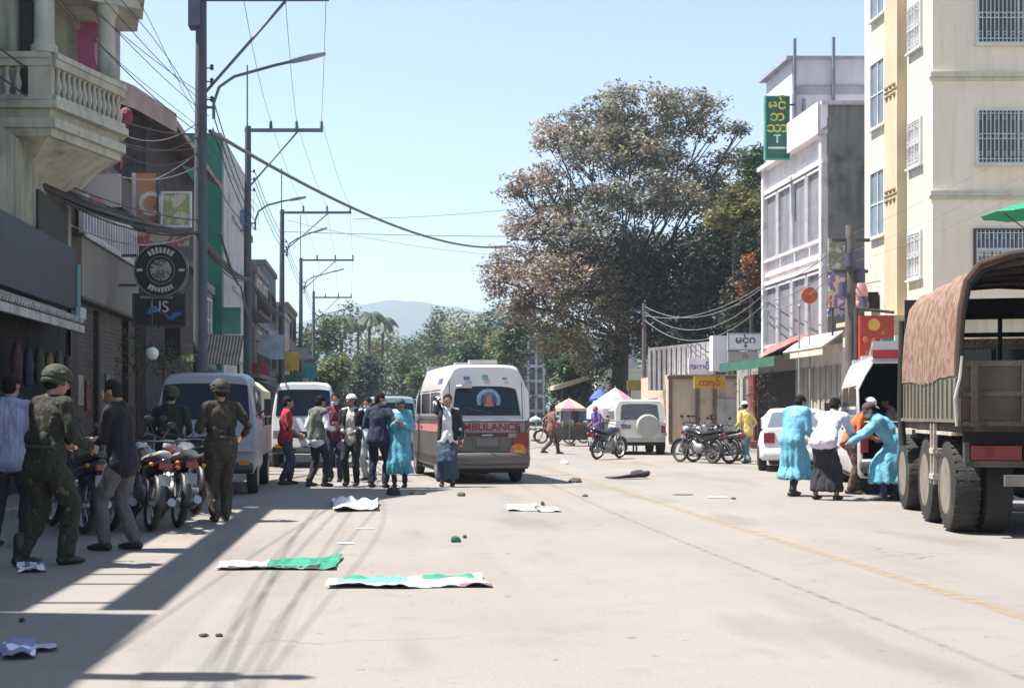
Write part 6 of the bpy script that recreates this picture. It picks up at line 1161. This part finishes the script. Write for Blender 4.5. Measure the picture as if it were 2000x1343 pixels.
# off-roader with spare wheel
def suv(loc, rz, label):
    t = thing('off_roader', label, 'car', loc, rz); w = .83; p = mat('paint_suvwhite', (.55, .54, .5), .35, 0, .05, 2, dirt=.35, dcol=(.35, .31, .26))
    lo = Shell([(0, .03, .42, 1.08, w*.95, w*.97), (.1, .12, .42, 1.08, w, w), (2.9, 2.9, .42, 1.08, w, w), (4.2, 4.15, .44, 1.05, w*.95, w*.95)]); lo.prof = lambda sc: [(sc[4]*.96, 0), (sc[4], .08), (sc[4], .4), (sc[4], .7), (sc[4], .85), (sc[5]*.99, .93), (sc[5]*.97, .97), (sc[5]*.9, .99), (sc[5]*.5, 1.0)]
    up_ = Shell([(.03, .12, 1.08, 1.76, w*.96, w*.84), (.1, .2, 1.08, 1.8, w*.97, w*.85), (2.2, 2.0, 1.08, 1.8, w*.97, w*.85), (2.95, 2.4, 1.08, 1.74, w*.94, w*.8)])
    q = MB(); lo.mesh(q); up_.mesh(q); q.build('body', p, t, 35, world=False)
    q = MB(); up_.end(q, -.64, .6, 1.14, 1.66, 0, .008, taper=.08, arch=.04); q.build('rear_window', mat('glass_dusty', (.07, .07, .075), .25), t, 40, world=False)
    q = MB(); q.lathe([(.33, -.26), (.37, -.22), (.37, -.06), (.33, -.02)], (.22, 0, .95), 'y', 30); q.build('spare_wheel', mat('cover_beige', (.4, .4, .34), .6, 0, .06, 3, dirt=.3), t, 40, world=False)
    for sg in (-1, 1):
        q = MB(); up_.side(q, [(.3, 1.16), (1.2, 1.16), (1.2, 1.64), (.34, 1.64)], sg); q.build('side_window', vglass, t, 40, world=False); q = MB(); up_.side(q, [(1.3, 1.16), (2.5, 1.16), (2.2, 1.64), (1.3, 1.64)], sg); q.build('side_window', vglass, t, 40, world=False)
        for y in (.75, 3.3): wheel(t, sg*(w-.08), y, .37, .24, side=sg)
        q = MB(); q.box(sg*.66, sg*.8, -.03, .03, .72, .95); q.build('tail_lamp', mat('lamp_dull', (.2, .06, .05), .4), t, world=False)
        q = MB(); q.capsule([(sg*(w+.02), .3, .66), (sg*(w+.03), .75, .8), (sg*(w+.02), 1.2, .66)], [.05]*3, 8); q.build('wheel_arch', plas, t, 40, world=False)
    q = MB(); q.box(-.78, .78, -.12, .0, .42, .56); q.build('bumper', mat('bumper_pale', (.4, .39, .36), .5), t, world=False); q = MB(); q.box(-.62, -.3, -.02, -.003, .85, .98); q.build('number_plate', mat('plate_dull', (0, 0, 0)), t, world=False)
    q = MB()
    for sg in (-1, 1): q.cyl((sg*.6, .3, 1.84), (sg*.6, 2.0, 1.84), .018)
    q.build('roof_rail', plas, t, world=False); q = MB(); q.box(-.6, .6, .1, 4, .3, .42); q.cyl((-.7, .75, .37), (.7, .75, .37), .06); q.build('chassis', under_m, t, world=False)
suv((8.5, 41.6, 0), R(-4), 'white off-roader with pale covered spare wheel on its rear door')
def sedan(loc, rz, label):
    t = thing('saloon_car', label, 'car', loc, rz); w = .84; p = mat('paint_white_car', (.66, .66, .64), .25, 0, .03, 2, dirt=.15, dcol=(.45, .42, .38))
    lo = Shell([(.0, .06, .32, .98, w*.86, w*.8), (.12, .16, .26, 1.02, w*.97, w*.88), (.9, .9, .24, 1.0, w, w*.93), (3.1, 3.1, .24, .95, w, w*.93), (4.1, 4.05, .28, .78, w*.95, w*.85), (4.35, 4.25, .34, .66, w*.78, w*.72)])
    up_ = Shell([(.55, 1.15, .95, 1.4, w*.9, w*.66), (.75, 1.3, .95, 1.45, w*.92, w*.7), (1.9, 1.9, .95, 1.47, w*.93, w*.72), (3.05, 2.3, .93, 1.42, w*.9, w*.68)])
    q = MB(); lo.mesh(q); up_.mesh(q); q.build('body', p, t, 35, world=False)
    q = MB(); up_.end(q, -.66, .66, 1.0, 1.38, 0, .008, taper=.2, arch=.02); q.build('rear_window', mat('glass_sky', (.1, .12, .14), .1, spec=.8), t, 40, world=False)
    for sg in (-1, 1):
        for (y0, y1, y2, y3) in ((.95, 1.85, 1.85, 1.4), (1.93, 2.85, 2.35, 1.93)): q = MB(); up_.side(q, [(y0, 1.01), (y1, 1.01), (y2, 1.37), (y3, 1.37)], sg); q.build('side_window', vglass, t, 40, world=False)
        q = MB(); q.box(sg*.5, sg*.74, -.01, .1, .66, .9); q.build('tail_lamp', redl, t, world=False)
        for y in (.85, 3.45): wheel(t, sg*(w-.08), y, .3, .19, side=sg)
    q = MB(); q.capsule([(-.72, .04, .42), (0, -.04, .42), (.72, .04, .42)], [(.13, .06)]*3, 12, side=(0, 1, 0)); q.build('bumper', p, t, 40, world=False); q = MB(); q.box(-.22, .22, -.03, -.0, .62, .74); q.build('number_plate', mat('plate_dull', (0, 0, 0)), t, world=False); q = MB(); q.box(-.6, .6, .2, 4, .16, .26); q.build('chassis', under_m, t, world=False)
sedan((9.55, 29.2, 0), R(-16), 'white saloon car with red tail lamps behind the turquoise gown wearer')
# army truck
def army():
    th = R(-13.8); t = thing('army_truck', 'dusty military truck with rust-brown canvas canopy, cut off at its open rear', 'truck', (6.24, 13.8, 0), th); W_ = 2.35
    drab = mat('drab_dusty', (.05, .04, .028), .8, 0, .2, 2, .3, dirt=.7, dcol=(.22, .18, .13)); drabd = mat('drab_tail', (.055, .038, .026), .8, 0, .2, 1.5, .3, dirt=.6, dcol=(.12, .1, .075)); boardm = mat('side_board', (.14, .135, .1), .7, 0, .12, 2, .2, dirt=.6, dcol=(.12, .09, .06)); dust = mat('step_dusty', (.4, .36, .29), .85, 0, .2, 4, .3)
    canv = mat('canvas_rust', (.3, .16, .11), .9, 0, 0, bump=.6, bscale=6, pal=[(.21, .12, .085), (.25, .16, .115), (.165, .09, .06), (.3, .21, .155)], psc=7, aniso=(1, 1, .6))
    pr = [(0, 1.72), (.0, 2.0), (.03, 2.5), (.09, 2.82), (.22, 3.0), (.5, 3.1), (.85, 3.15), (1.175, 3.17)]; pr = [(x, 1.72+(z-1.72)*.94) for x, z in pr]; pr += [(W_-x, z) for x, z in pr[-2::-1]]
    q = MB(); ys = [0.0+.27*i for i in range(15)]; out_r = []; in_r = []
    for k, y in enumerate(ys):
        sag = .035*sin(y*pi/1.2)**2; lo_ = .03*sin(y*2.3)+.01*sin(y*7); o = []; 
        for i, (x, z) in enumerate(pr):
            n_ = .018*noise.noise(Vector((x*3, y*2.2, z*3))); zz = z-(sag if z > 2.6 else 0)+(lo_ if z < 1.8 else 0); cx = 1.175; o.append(Vector((x+(.02 if x < cx else -.02)*(n_*30)*.6-(0 if z > 2.9 else 0), y, zz+n_)))
        out_r.append(o); in_r.append([Vector((p.x+(.03 if p.x < 1.175 else -.03)*(abs(p.x-1.175)/1.175), p.y, p.z-(.03 if p.z > 2.5 else 0))) for p in o])
    q.loft([a+b[::-1] for a, b in zip(out_r, in_r)]); q.build('canopy', canv, t, 60, world=False)
    q = MB(); q.tube([(x*.995, -.03, z+.01) for x, z in pr], .04, 8); q.build('canopy_hem', mat('hem_dark', (.06, .035, .025), .9), t, world=False)
    q = MB()
    for y in (.05, 1.0, 1.9, 2.8, 3.7): q.tube([(.04+x*.96, y, z-.06) for x, z in pr], .022, 6)
    q.build('bows', under_m, t, world=False)
    # front wall of canopy with barred opening
    q = MB(); q.box(.03, W_-.03, 3.76, 3.78, 1.25, 1.95); q.box(.03, W_-.03, 3.76, 3.78, 2.6, 2.88)
    for x in (.03, .62, 1.2, 1.75, 2.25): q.box(x, x+.05, 3.74, 3.78, 1.95, 2.6)
    q.box(.03, W_-.03, 3.73, 3.77, 2.36, 2.42); q.build('head_board', under_m, t, world=False)
    # bed
    q = MB(); q.box(.04, W_-.04, .04, 3.78, 1.14, 1.22); q.build('bed_floor', drab, t, world=False)
    for nm, x0, x1 in (('side_board', .0, .05), ('side_board', W_-.05, W_)):
        q = MB(); q.box(x0+.01, x1-.01, .02, 3.76, 1.24, 1.74)
        for i in range(14): y = .05+i*.27; q.box(x0-.012, x1+.012, y, y+.05, 1.26, 1.72)
        q.box(x0-.018, x1+.018, .02, 3.76, 1.235, 1.275); q.build(nm, boardm, t, world=False)
    q = MB(); q.box(.02, W_-.02, -.05, .0, 1.2, 1.9)
    for i in range(5): x = .12+i*.5; q.box(x, x+.07, -.085, -.05, 1.2, 1.9)
    for z in (1.2, 1.52, 1.84): q.box(.03, W_-.03, -.07, -.051, z, z+.05)
    q.build('tailgate', drabd, t, world=False)
    q = MB(); q.tube([(-.02, -.06, 1.2), (-.04, -.07, 1.5), (.01, -.07, 1.72), (.03, -.06, 1.95)], .016, 6); q.build('tailgate_chain', mat('chain_dust', (.4, .38, .33), .7), t, world=False)
    q = MB(); q.prism([(.0, -.04, 1.72), (.26, -.04, 1.72), (.26, -.04, 1.45), (.12, -.04, 1.3), (.0, -.04, 1.52)], (0, .03, 0)); q.build('canvas_flap', mat('hem_dark', (0, 0, 0)), t, world=False)
    # chassis
    q = MB(); q.box(.65, .8, .0, 5.3, .78, 1.0); q.box(1.55, 1.7, .0, 5.3, .78, 1.0)
    for y in (.1, 1.5, 3.0, 4.2): q.box(.8, 1.55, y, y+.12, .8, .98)
    for i in range(5): q.box(.1, W_-.1, .2+i*.75, .28+i*.75, 1.0, 1.14)
    q.build('chassis', under_m, t, world=False)
    for y in (.8, 2.15):
        q = MB(); q.cyl((.35, y, .52), (2.0, y, .52), .08); q.ell((1.17, y, .52), (.24, .22, .22)); q.build('axle', under_m, t, world=False)
    q = MB(); q.cyl((.35, 4.3, .5), (2.0, 4.3, .5), .06); q.build('axle', under_m, t, world=False)
    for y in (.8, 2.15):
        for x in (.16, .49, W_-.49, W_-.16): wheel(t, x, y, .52, .29, hub_m, side=-1 if x < 1.1 else 1, spokes=8)
    for x in (.22, W_-.22): wheel(t, x, 4.3, .5, .28, hub_m, side=-1 if x < 1.1 else 1, spokes=8)
    # rear lamps, bumper, frame
    for x in (.12, W_-.62):
        q = MB(); q.box(x, x+.5, -.06, .02, .84, .99); q.build('tail_lamp', mat('lamp_red_matte', (.13, .008, .008), .6), t, world=False)
        q = MB(); q.box(x-.03, x+.55, -.03, .04, .76, .83); q.box(x-.06, x-.01, -.05, .05, .8, 1.02); q.build('lamp_bracket', drab, t, world=False)
    q = MB(); q.box(.45, W_-.4, -.1, .0, .56, .68); q.build('bumper', mat('beam_dusty', (.16, .14, .12), .8, 0, .2, 3, dirt=.5), t, world=False)
    q = MB()
    for x in (.68, 1.66): q.box(x, x+.03, -.06, -.03, .56, 1.2)
    for z in (.72, .9, 1.08): q.box(.71, 1.66, -.055, -.035, z, z+.02)
    q.build('rear_ladder', drab, t, world=False)
    q = MB(); q.lathe([(.3, -.12), (.38, -.09), (.4, 0), (.38, .09), (.3, .12)], (1.95, .5, .8), 'y', 20); q.build('spare_wheel', tyre_m, t, 40, world=False)
    q = MB()
    for z in (.56, .86): q.box(-.02, .3, 1.34, 1.6, z, z+.06)
    for y in (1.35, 1.56): q.box(-.01, .03, y, y+.035, .5, 1.22)
    q.build('side_step', dust, t, world=False)
    q = MB(); q.box(.35, .6, 2.8, 3.7, .62, 1.05); q.build('fuel_tank', drab, t, world=False)
    q = MB(); q.box(.0, .34, .35, 1.25, 1.09, 1.13); q.box(.0, .34, 1.7, 2.7, 1.09, 1.13); q.build('mudguard', dust, t, world=False)
    q = MB(); q.tube([(.02, 3.86, .9), (.0, 3.88, 1.3), (.02, 3.88, 2.6)], .05, 10); q.build('exhaust_stack', under_m, t, 40, world=False)
    cabs = Shell([(3.95, 3.95, .95, 2.35, .88, .8), (4.1, 4.1, .9, 2.38, .9, .82), (4.75, 4.6, .9, 2.36, .9, .8), (5.1, 4.75, .9, 2.3, .86, .76)]); q = MB(); cabs.mesh(q); q.xf(Tr(1.175, 0, 0)); q.build('cab', drab, t, 35, world=False)
    q = MB(); cabs.end(q, -.6, .6, 1.75, 2.2, 0, .006); 
    for sg in (-1, 1): cabs.side(q, [(4.15, 1.6), (4.8, 1.6), (4.65, 2.2), (4.15, 2.2)], sg)
    q.xf(Tr(1.175, 0, 0)); q.build('cab_windows', vglass, t, world=False)
    q = MB(); q.box(.35, 2.0, 5.0, 5.8, .8, 1.5); q.build('bonnet', drab, t, world=False); q = MB(); q.box(.15, .45, 3.95, 5.4, 1.05, 1.12); q.box(1.9, 2.2, 3.95, 5.4, 1.05, 1.12); q.build('front_wing', dust, t, world=False)
army()
# ---------- motorcycles
def moto(label, loc, rz, body, kind=0, lean=6, group=None, seatm=None, rider=None):
    t = thing('motorcycle', label, 'motorcycle', loc, rz, group); t.rotation_euler = (0, R(lean), rz); blk = mat('moto_black', (.02, .02, .022), .5); eng = mat('engine_alloy', (.3, .3, .3), .4, .6, .2, 12); 
    for nm, y in (('rear', 0), ('front', 1.25)):
        q = MB(); q.lathe([(.24, -.03), (.285, -.045), (.31, 0), (.285, .045), (.24, .03)], (0, y, .31), 'x', 28, closed=True); w = q.build('wheel', tyre_m, t, 40, world=False)
        q = MB(); q.lathe([(.235, -.02), (.25, -.02), (.25, .02), (.235, .02)], (0, y, .31), 'x', 28, closed=True)
        for k in range(14): a = 2*pi*k/14; q.cyl((.03*(-1)**k, y, .31), (0, y+.24*cos(a), .31+.24*sin(a)), .004, n=3)
        q.cyl((-.06, y, .31), (.06, y, .31), .035, n=10); q.build('rim', rim_m, w, 40, world=False)
    q = MB(); 
    for sg in (-1, 1): q.cyl((sg*.065, 1.25, .31), (sg*.065, 1.02, .92), .02, n=8)
    q.build('fork', chrome, t, 40, world=False)
    q = MB(); q.tube([(-.33, .9, 1.04), (-.2, .98, 1.03), (0, 1.0, 1.0), (.2, .98, 1.03), (.33, .9, 1.04)], .013, 6); q.tube([(-.36, .87, 1.04), (-.25, .95, 1.035)], .02, 8); q.tube([(.36, .87, 1.04), (.25, .95, 1.035)], .02, 8); q.build('handlebar', blk, t, 40, world=False)
    for sg in (-1, 1): q = MB(); q.tube([(sg*.22, .97, 1.04), (sg*.3, .98, 1.2)], .007, 5); q.ell((sg*.32, .975, 1.24), (.06, .012, .04), None, 12, 6); q.build('mirror', blk, t, 40, world=False)
    q = MB(); q.capsule([(0, 1.06, .93), (0, 1.15, .93)], [.085, .075], 14); q.build('headlight', headl, t, 40, world=False)
    if kind == 0:   # underbone / standard
        q = MB(); q.capsule([(0, .95, .85), (0, .72, .82), (0, .45, .74)], [(.10, .09), (.14, .13), (.10, .09)], 14); q.build('tank', body, t, 50, world=False)
    else:
        q = MB(); q.capsule([(0, 1.03, .98), (0, .98, .75), (0, .8, .45)], [(.17, .07), (.2, .07), (.17, .06)], 14, side=(1, 0, 0)); q.capsule([(0, .75, .33), (0, .45, .33)], [(.16, .06), (.16, .06)], 12); q.build('leg_shield', body, t, 50, world=False)
    q = MB(); q.capsule([(0, .48, .79), (0, .15, .82), (0, -.25, .88)], [(.11, .05), (.14, .06), (.09, .05)], 14, side=(0, 0, 1)); q.build('seat', seatm or blk, t, 50, world=False)
    q = MB(); q.capsule([(0, .45, .66), (0, .1, .7), (0, -.35, .8)], [(.1, .08), (.13, .08), (.06, .05)], 14, side=(0, 0, 1)); q.build('tail_fairing', body, t, 50, world=False)
    for nm, yc, a0, a1 in (('front_mudguard', 1.25, -.2, 2.2), ('rear_mudguard', 0, 1.2, 3.3)):
        q = MB(); rr = []
        for i in range(9):
            a = a0+(a1-a0)*i/8; y = yc+.345*cos(a); z = .31+.345*sin(a); n = Vector((0, cos(a), sin(a))); rr.append([Vector((x, y, z))+n*dz for x, dz in ((-.06, -.03), (-.05, .01), (0, .025), (.05, .01), (.06, -.03))])
        q.loft(rr, False, closed=False); o = q.build(nm, body if nm[0] == 'f' else blk, t, 60, world=False); o.modifiers.new('s', 'SOLIDIFY').thickness = .006
    q = MB(); q.tube([(0, 1.02, .85), (0, .75, .55), (0, .45, .3), (0, .1, .35), (0, 0, .31)], .03, 8); q.tube([(0, .75, .7), (0, .3, .68), (0, -.1, .72)], .025, 8); q.tube([(.05, .25, .66), (.06, 0, .31)], .022, 8); q.tube([(-.05, .25, .66), (-.06, 0, .31)], .022, 8); q.build('frame', blk, t, 40, world=False)
    q = MB(); q.ell((0, .55, .4), (.13, .19, .14), None, 14, 8); q.cyl((0, .6, .42), (0, .78, .56), .085, n=12); q.build('engine', eng, t, 50, world=False)
    q = MB(); q.tube([(.1, .7, .33), (.13, .45, .22), (.14, .1, .26), (.15, -.25, .36)], [.02, .025, .045, .05], 10); q.build('exhaust', chrome, t, 50, world=False)
    q = MB(); q.box(-.07, .07, -.42, -.36, .72, .79); q.build('tail_light', redl, t, world=False); q = MB(); q.prism([(-.07, -.45, .54), (.07, -.45, .54), (.07, -.41, .66), (-.07, -.41, .66)], (0, .008, 0)); q.build('number_plate', mat('plate_white', (.25, .25, .24), .5), t, world=False)
    for sg in (-1, 1): q = MB(); q.ell((sg*.15, -.33, .76), (.03, .03, .025), None, 8, 5); q.build('indicator', ambl, t, 50, world=False)
    q = MB(); q.tube([(0, .55, .26), (-.16, .45, .03)], .012, 5); q.build('side_stand', blk, t, world=False); return t
mb_ = mat('moto_navy', (.015, .02, .05), .25, 0, 0, spec=.6); mk = mat('moto_gloss', (.012, .012, .014), .2, 0, 0, spec=.7); mr_ = mat('moto_red', (.05, .006, .008), .25, spec=.6); mgv = mat('moto_silver', (.16, .165, .175), .3, .4); seat_s = mat('seat_shiny', (.3, .29, .28), .22, 0, .1, 4, spec=.8)
GM = 'motorcycles parked by the shaded pavement'
lft = [((150, 1048), 30, mb_, 1, 'dark blue scooter nearest the camouflaged person stepping right', mk), ((205, 1040), 26, mk, 1, 'glossy black scooter behind the person in grey trousers', mk), ((284, 1042), 22, mk, 0, 'black motorcycle with shiny pale seat right of the grey trousers', seat_s), ((338, 1034), 20, mr_, 0, 'dark red motorcycle, outermost of the row with tail to the road', seat_s), ((372, 1006), 24, mgv, 0, 'silver motorcycle half hidden before the pickup bumper', mk), ((250, 1004), 24, mb_, 0, 'navy motorcycle in the second rank behind the black one', seat_s)]
for (px, rz, bd, kd, lab, sm) in lft:
    g = G(*px); moto(lab, (g.x, g.y+.3, 0), R(rz), bd, kd, 7, GM, sm)
g = G(1172, 897); moto('small bluish motorbike standing beside the market umbrella', (g.x-.1, g.y, 0), R(-42), mb_, 0, 4, None, mk)
for (px, py, rz, bd, kd, lab) in ((1338, 890, -30, mb_, 1, 'blue scooter just right of the white off-roader'), (1364, 897, -15, mr_, 0, 'dark red motorcycle between the blue scooter and black ones'), (1392, 905, 30, mk, 0, 'black motorcycle lying low in front of the beige shed'), (1424, 905, 35, mgv, 1, 'silver scooter by the legs of the yellow shirt wearer'), (1440, 900, 20, mk, 1, 'black scooter right beside the yellow shirt wearer'), (1382, 893, 10, mgv, 0, 'silver motorcycle behind the black one near the shed')):
    g = G(px, py); moto(lab, (g.x, g.y, 0), R(rz), bd, kd, 6, 'motorcycles parked by the beige shed', mk)
for (px, Y, lab) in ((1112, 57, 'black scooter under the cream stall umbrella'), (1140, 58, 'dark motorcycle between the two stall umbrellas')):
    moto(lab, ((px-CX)*Y/F, Y, 0), R(80), mk, 1, 5, 'motorcycles by the stalls', mk)
# ---------- cloths and litter lying on the road
def clothpatch(name, label, corners, cfn, mats, cat='cloth', h=.05, nu=36, nv=14, seed=0, scale=6, group=None):
    a, b, c, d = [G(*p) for p in corners]; n3 = Vector((seed*3.1, seed, 0))
    ce = (a+b+c+d)/4
    def fn(p, u, v):
        q = p*scale*.75+n3; e = .06*noise.noise(q*.6+Vector((9, 0, 0))); p2 = p+Vector((noise.noise(q*.5), noise.noise(q*.5+Vector((5, 5, 5))), 0))*.05
        p2.z = .008+h*abs(noise.noise(q*.7))+h*.5*abs(noise.noise(q*1.9)); return p2
    vs, fs = quadgrid(a, b, c, d, nu, nv, fn); k = len(vs); q = MB()
    mi = []
    for j in range(nv):
        for i in range(nu): mi.append(cfn((i+.5)/nu, (j+.5)/nv))
    q.v = vs+[v-Vector((0, 0, .006)) for v in vs]; q.f = fs+[tuple(k+i for i in f[::-1]) for f in fs]; q.m = mi+mi
    # rim
    bd = [i for i in range(nu)]+[nu+j*(nu+1) for j in range(nv)]+[nv*(nu+1)+nu-i for i in range(nu)]+[(nv-j)*(nu+1) for j in range(nv)]
    for i in range(len(bd)): x, y = bd[i], bd[(i+1) % len(bd)]; q.f.append((x, k+x, k+y, y)); q.m.append(mi[0])
    q.v = [tuple(v) for v in q.v]; o = q.build(name, mats, None, 80)
    for v in o.data.vertices: v.co -= Vector((ce.x, ce.y, 0))
    o.location = (ce.x, ce.y, 0); return tag(o, label, cat, group)
cw = mat('litter_white', (.68, .68, .7), .8, 0, .06, 6); cg = mat('litter_green', (.02, .22, .13), .8, 0, .2, 5); cgl = mat('litter_lightgreen', (.12, .38, .28), .8, 0, .15, 5); ck = mat('litter_black', (.02, .02, .02), .8); cb = mat('litter_blue', (.16, .18, .32), .7, 0, .25, 8); cp = mat('litter_mauve', (.2, .08, .12), .8)
clothpatch('flag_cloth', 'crumpled green and white cloth spread widest across the near road', [(636, 1157), (800, 1156), (958, 1145), (640, 1132)], lambda u, v: 0, [cw])if False else None
clothpatch('flag_cloth', 'wide crumpled white cloth with long green stripes, nearest in the road', [(632, 1150), (955, 1148), (938, 1125), (645, 1134)], lambda u, v: (3 if u > .8 and v < .22 else 0) if v < .38 or (u < .06) or u > .94 else (2 if v < .52 and u < .5 else (1 if (v > .62 and (u < .42 or u > .62)) else (2 if u < .5 else 0))), [cw, cg, cgl, cp], seed=1, h=.06)
clothpatch('flag_cloth', 'narrow cloth, white at one end and deep green at the other', [(425, 1113), (655, 1114), (668, 1088), (430, 1107)], lambda u, v: (3 if (.08 < u < .2 and v < .3) else 0) if u < .38 else (3 if v < .2 and u < .85 and int(u*60) % 4 else 1), [cw, cg, cgl, ck], seed=2, h=.06)
clothpatch('plastic_bag', 'bright white crumpled sack lying at the edge of the building shadow', [(650, 1000), (738, 998), (735, 984), (652, 978)], lambda u, v: 0, [cw], 'bag', .17, 26, 14, 3, 4)
clothpatch('paper_sheet', 'flat white sheet beside a small black object, past the shadow', [(992, 998), (1048, 998), (1046, 987), (990, 986)], lambda u, v: 0, [cw], 'paper', .04, 20, 8, 4)
clothpatch('paper_sheet', 'thin white scrap just right of the flat white sheet', [(1046, 1000), (1094, 1000), (1092, 994), (1044, 993)], lambda u, v: 1 if u < .15 else 0, [cw, ck], 'paper', .03, 16, 5, 5)
clothpatch('plastic_bag', 'bluish crumpled bag in the shade at the near corner', [(0, 1290), (70, 1288), (62, 1260), (8, 1264)], lambda u, v: 1 if noise.noise(Vector((u*3.5, v*2.5, 1))) > .12 else 0, [cb, cw], 'bag', .09, 22, 12, 6, 8)
clothpatch('paper_sheet', 'pale folded paper touching the bluish bag', [(62, 1274), (106, 1272), (104, 1260), (64, 1260)], lambda u, v: 0, [mat('litter_greyblue', (.4, .42, .5), .8)], 'paper', .04, 14, 6, 7)
clothpatch('paper_scraps', 'torn bluish white paper by the boots of the stepping person in camouflage', [(34, 1120), (86, 1117), (80, 1100), (38, 1103)], lambda u, v: 1 if noise.noise(Vector((u*4, v*3, 5))) > 0 else 0, [cb, cw], 'paper', .06, 20, 9, 8, 9)
for i, (px, py, w, hh, m, z, lab, nm, ct) in enumerate(((490, 992, 15, 5, cw, .02, 'small white paper box beside the kerb shadow', 'paper_box', 'paper'), (713, 1033, 20, 3, cw, .008, 'thin pale paper beyond the narrow green cloth', 'paper_scrap', 'paper'), (676, 1062, 16, 3, cw, .008, 'smallest pale scrap between the white sack and green cloth', 'paper_scrap', 'paper'), (889, 1058, 11, 4, mat('can_green', (.03, .12, .08), .5), .06, 'dark green can alone in the middle of the road', 'can', 'can'), (908, 1050, 4, 3, ck, .03, 'tiny dark stone near the green can', 'stone', 'stone'),
    (769, 966, 13, 6, ck, .12, 'black cap on the ground by the blue gown wearer', 'dropped_cap', 'cap'), (815, 965, 16, 4, ck, .04, 'flat dark rag beside the black cap', 'rag', 'rag'), (901, 968, 9, 4, mat('olive_lump', (.05, .07, .04), .8), .06, 'olive lump near the feet of the person raising a hand', 'rag', 'rag'), (1124, 941, 13, 5, mat('brown_lump', (.06, .03, .025), .8), .08, 'dark brown bundle at the tip of the ambulance shadow', 'bundle', 'bundle'), (1143, 969, 6, 3, mat('brown_lump', (0, 0, 0)), .03, 'small brown clod right of the flat white sheet', 'stone', 'stone'),
    (1335, 966, 20, 3, mat('grey_scrap', (.15, .14, .13), .8), .02, 'row of grey scraps beside the yellow line', 'scrap', 'litter'), (1402, 972, 22, 3, mat('mint_scrap', (.45, .5, .45), .8), .02, 'pale greenish scrap beside the yellow line', 'scrap', 'litter'), (1432, 974, 5, 3, ck, .02, 'dark crumb at the end of the pale greenish scrap', 'scrap', 'litter'), (1102, 905, 8, 4, cw, .08, 'distant white bag on the road behind the striding person', 'plastic_bag', 'bag'), (43, 1214, 5, 3, ck, .02, 'tiny black lid in the near shade', 'lid', 'lid'), (398, 1242, 9, 2, ck, .008, 'larger of two dark tar spots near the viewer', 'scrap', 'litter'), (428, 1242, 8, 2, ck, .008, 'smaller of two dark tar spots near the viewer', 'scrap', 'litter'), (1060, 986, 3, 4, ck, .05, 'tiny black bottle cap between the white sheets', 'lid', 'lid'))):
    g = G(px, py); s = g.y/F; rn = random.Random(i); q = MB(); n = 11; top_h = max(z, .012); W_ = w*s; D_ = max(hh*.5*s*g.y/H0*.5, .03)
    ang = [rn.uniform(.75, 1.2) for _ in range(n)]; rings = []
    for f, hh2 in ((1, .0), (1.02, .3), (.8, .8), (.35, 1)): rings.append([(W_*f*ang[k]*cos(2*pi*k/n), D_*f*ang[k]*sin(2*pi*k/n), .006+top_h*hh2*(rn.uniform(.7, 1.1) if hh2 else 1)) for k in range(n)])
    q.loft(rings); o = q.build(nm, m, None, 45); o.location = (g.x, g.y, 0); tag(o, lab, ct)
q = MB(); pts = [G(1185, 934), G(1205, 936), G(1232, 935), G(1262, 934)]; pts = [p+Vector((0, 0, z)) for p, z in zip(pts, (.03, .04, .07, .09))]; q.capsule(pts, [(.04, .02), (.07, .03), (.12, .04), (.1, .06)], 10); g = G(1246, 932); q.ell(g+Vector((0, .1, .06)), (.16, .14, .09), None, 12, 7)
for i, v in enumerate(q.v): p = Vector(v); n_ = noise.noise(p*7)*.05; q.v[i] = (p.x+n_, p.y+n_, max(.006, p.z+n_*.6))
top(q, 'clothing_heap', mat('heap_dark', (.03, .03, .035), .9, 0, .3, 9, .5), 'dark heap of dropped clothing out in the middle of the road', 'clothing', smooth=60)
# ---------- camera, sun, sky
cam = bpy.data.cameras.new('camera'); co = bpy.data.objects.new('camera', cam); C.objects.link(co); S.camera = co
co.location = (0, 0, H0); co.rotation_euler = (pi/2, 0, 0); cam.sensor_width = 36; cam.lens = F/2000*36; cam.clip_end = 9000; cam.clip_start = .1
cam.shift_x = (1000-CX)/2000; cam.shift_y = (HY-671.5)/2000
EL = 64; AZ = 5
sun = bpy.data.lights.new('sun', 'SUN'); so = bpy.data.objects.new('sun', sun); C.objects.link(so)
sun.energy = 5.0; sun.angle = R(.5); sun.color = (1, .945, .88)
d = Vector((-cos(R(EL))*cos(R(AZ)), cos(R(EL))*sin(R(AZ)), sin(R(EL))))
so.rotation_euler = d.to_track_quat('Z', 'Y').to_euler(); so.location = (-20, 10, 60)
W = bpy.data.worlds.new('World'); S.world = W; W.use_nodes = True
nt = W.node_tree; sk = nt.nodes.new('ShaderNodeTexSky'); sk.sky_type = 'NISHITA'; sk.sun_disc = False; sk.sun_elevation = R(EL)
sk.sun_rotation = math.atan2(d.x, d.y); sk.air_density = 1.0; sk.dust_density = .4; sk.ozone_density = 1.5; sk.altitude = 0
hs = nt.nodes.new('ShaderNodeHueSaturation'); hs.inputs['Saturation'].default_value = .9; nt.links.new(sk.outputs[0], hs.inputs['Color']); nt.links.new(hs.outputs[0], nt.nodes['Background'].inputs[0]); nt.nodes['Background'].inputs[1].default_value = .084
S.view_settings.view_transform = 'Standard'; S.view_settings.look = 'None'; S.view_settings.exposure = 1.38; S.view_settings.gamma = 1
S.render.engine = 'CYCLES'; S.cycles.max_bounces = 6; S.cycles.transparent_max_bounces = 6; S.cycles.use_denoising = True; S.cycles.volume_bounces = 0
try: S.cycles.denoiser = 'OPENIMAGEDENOISE'
except Exception: pass
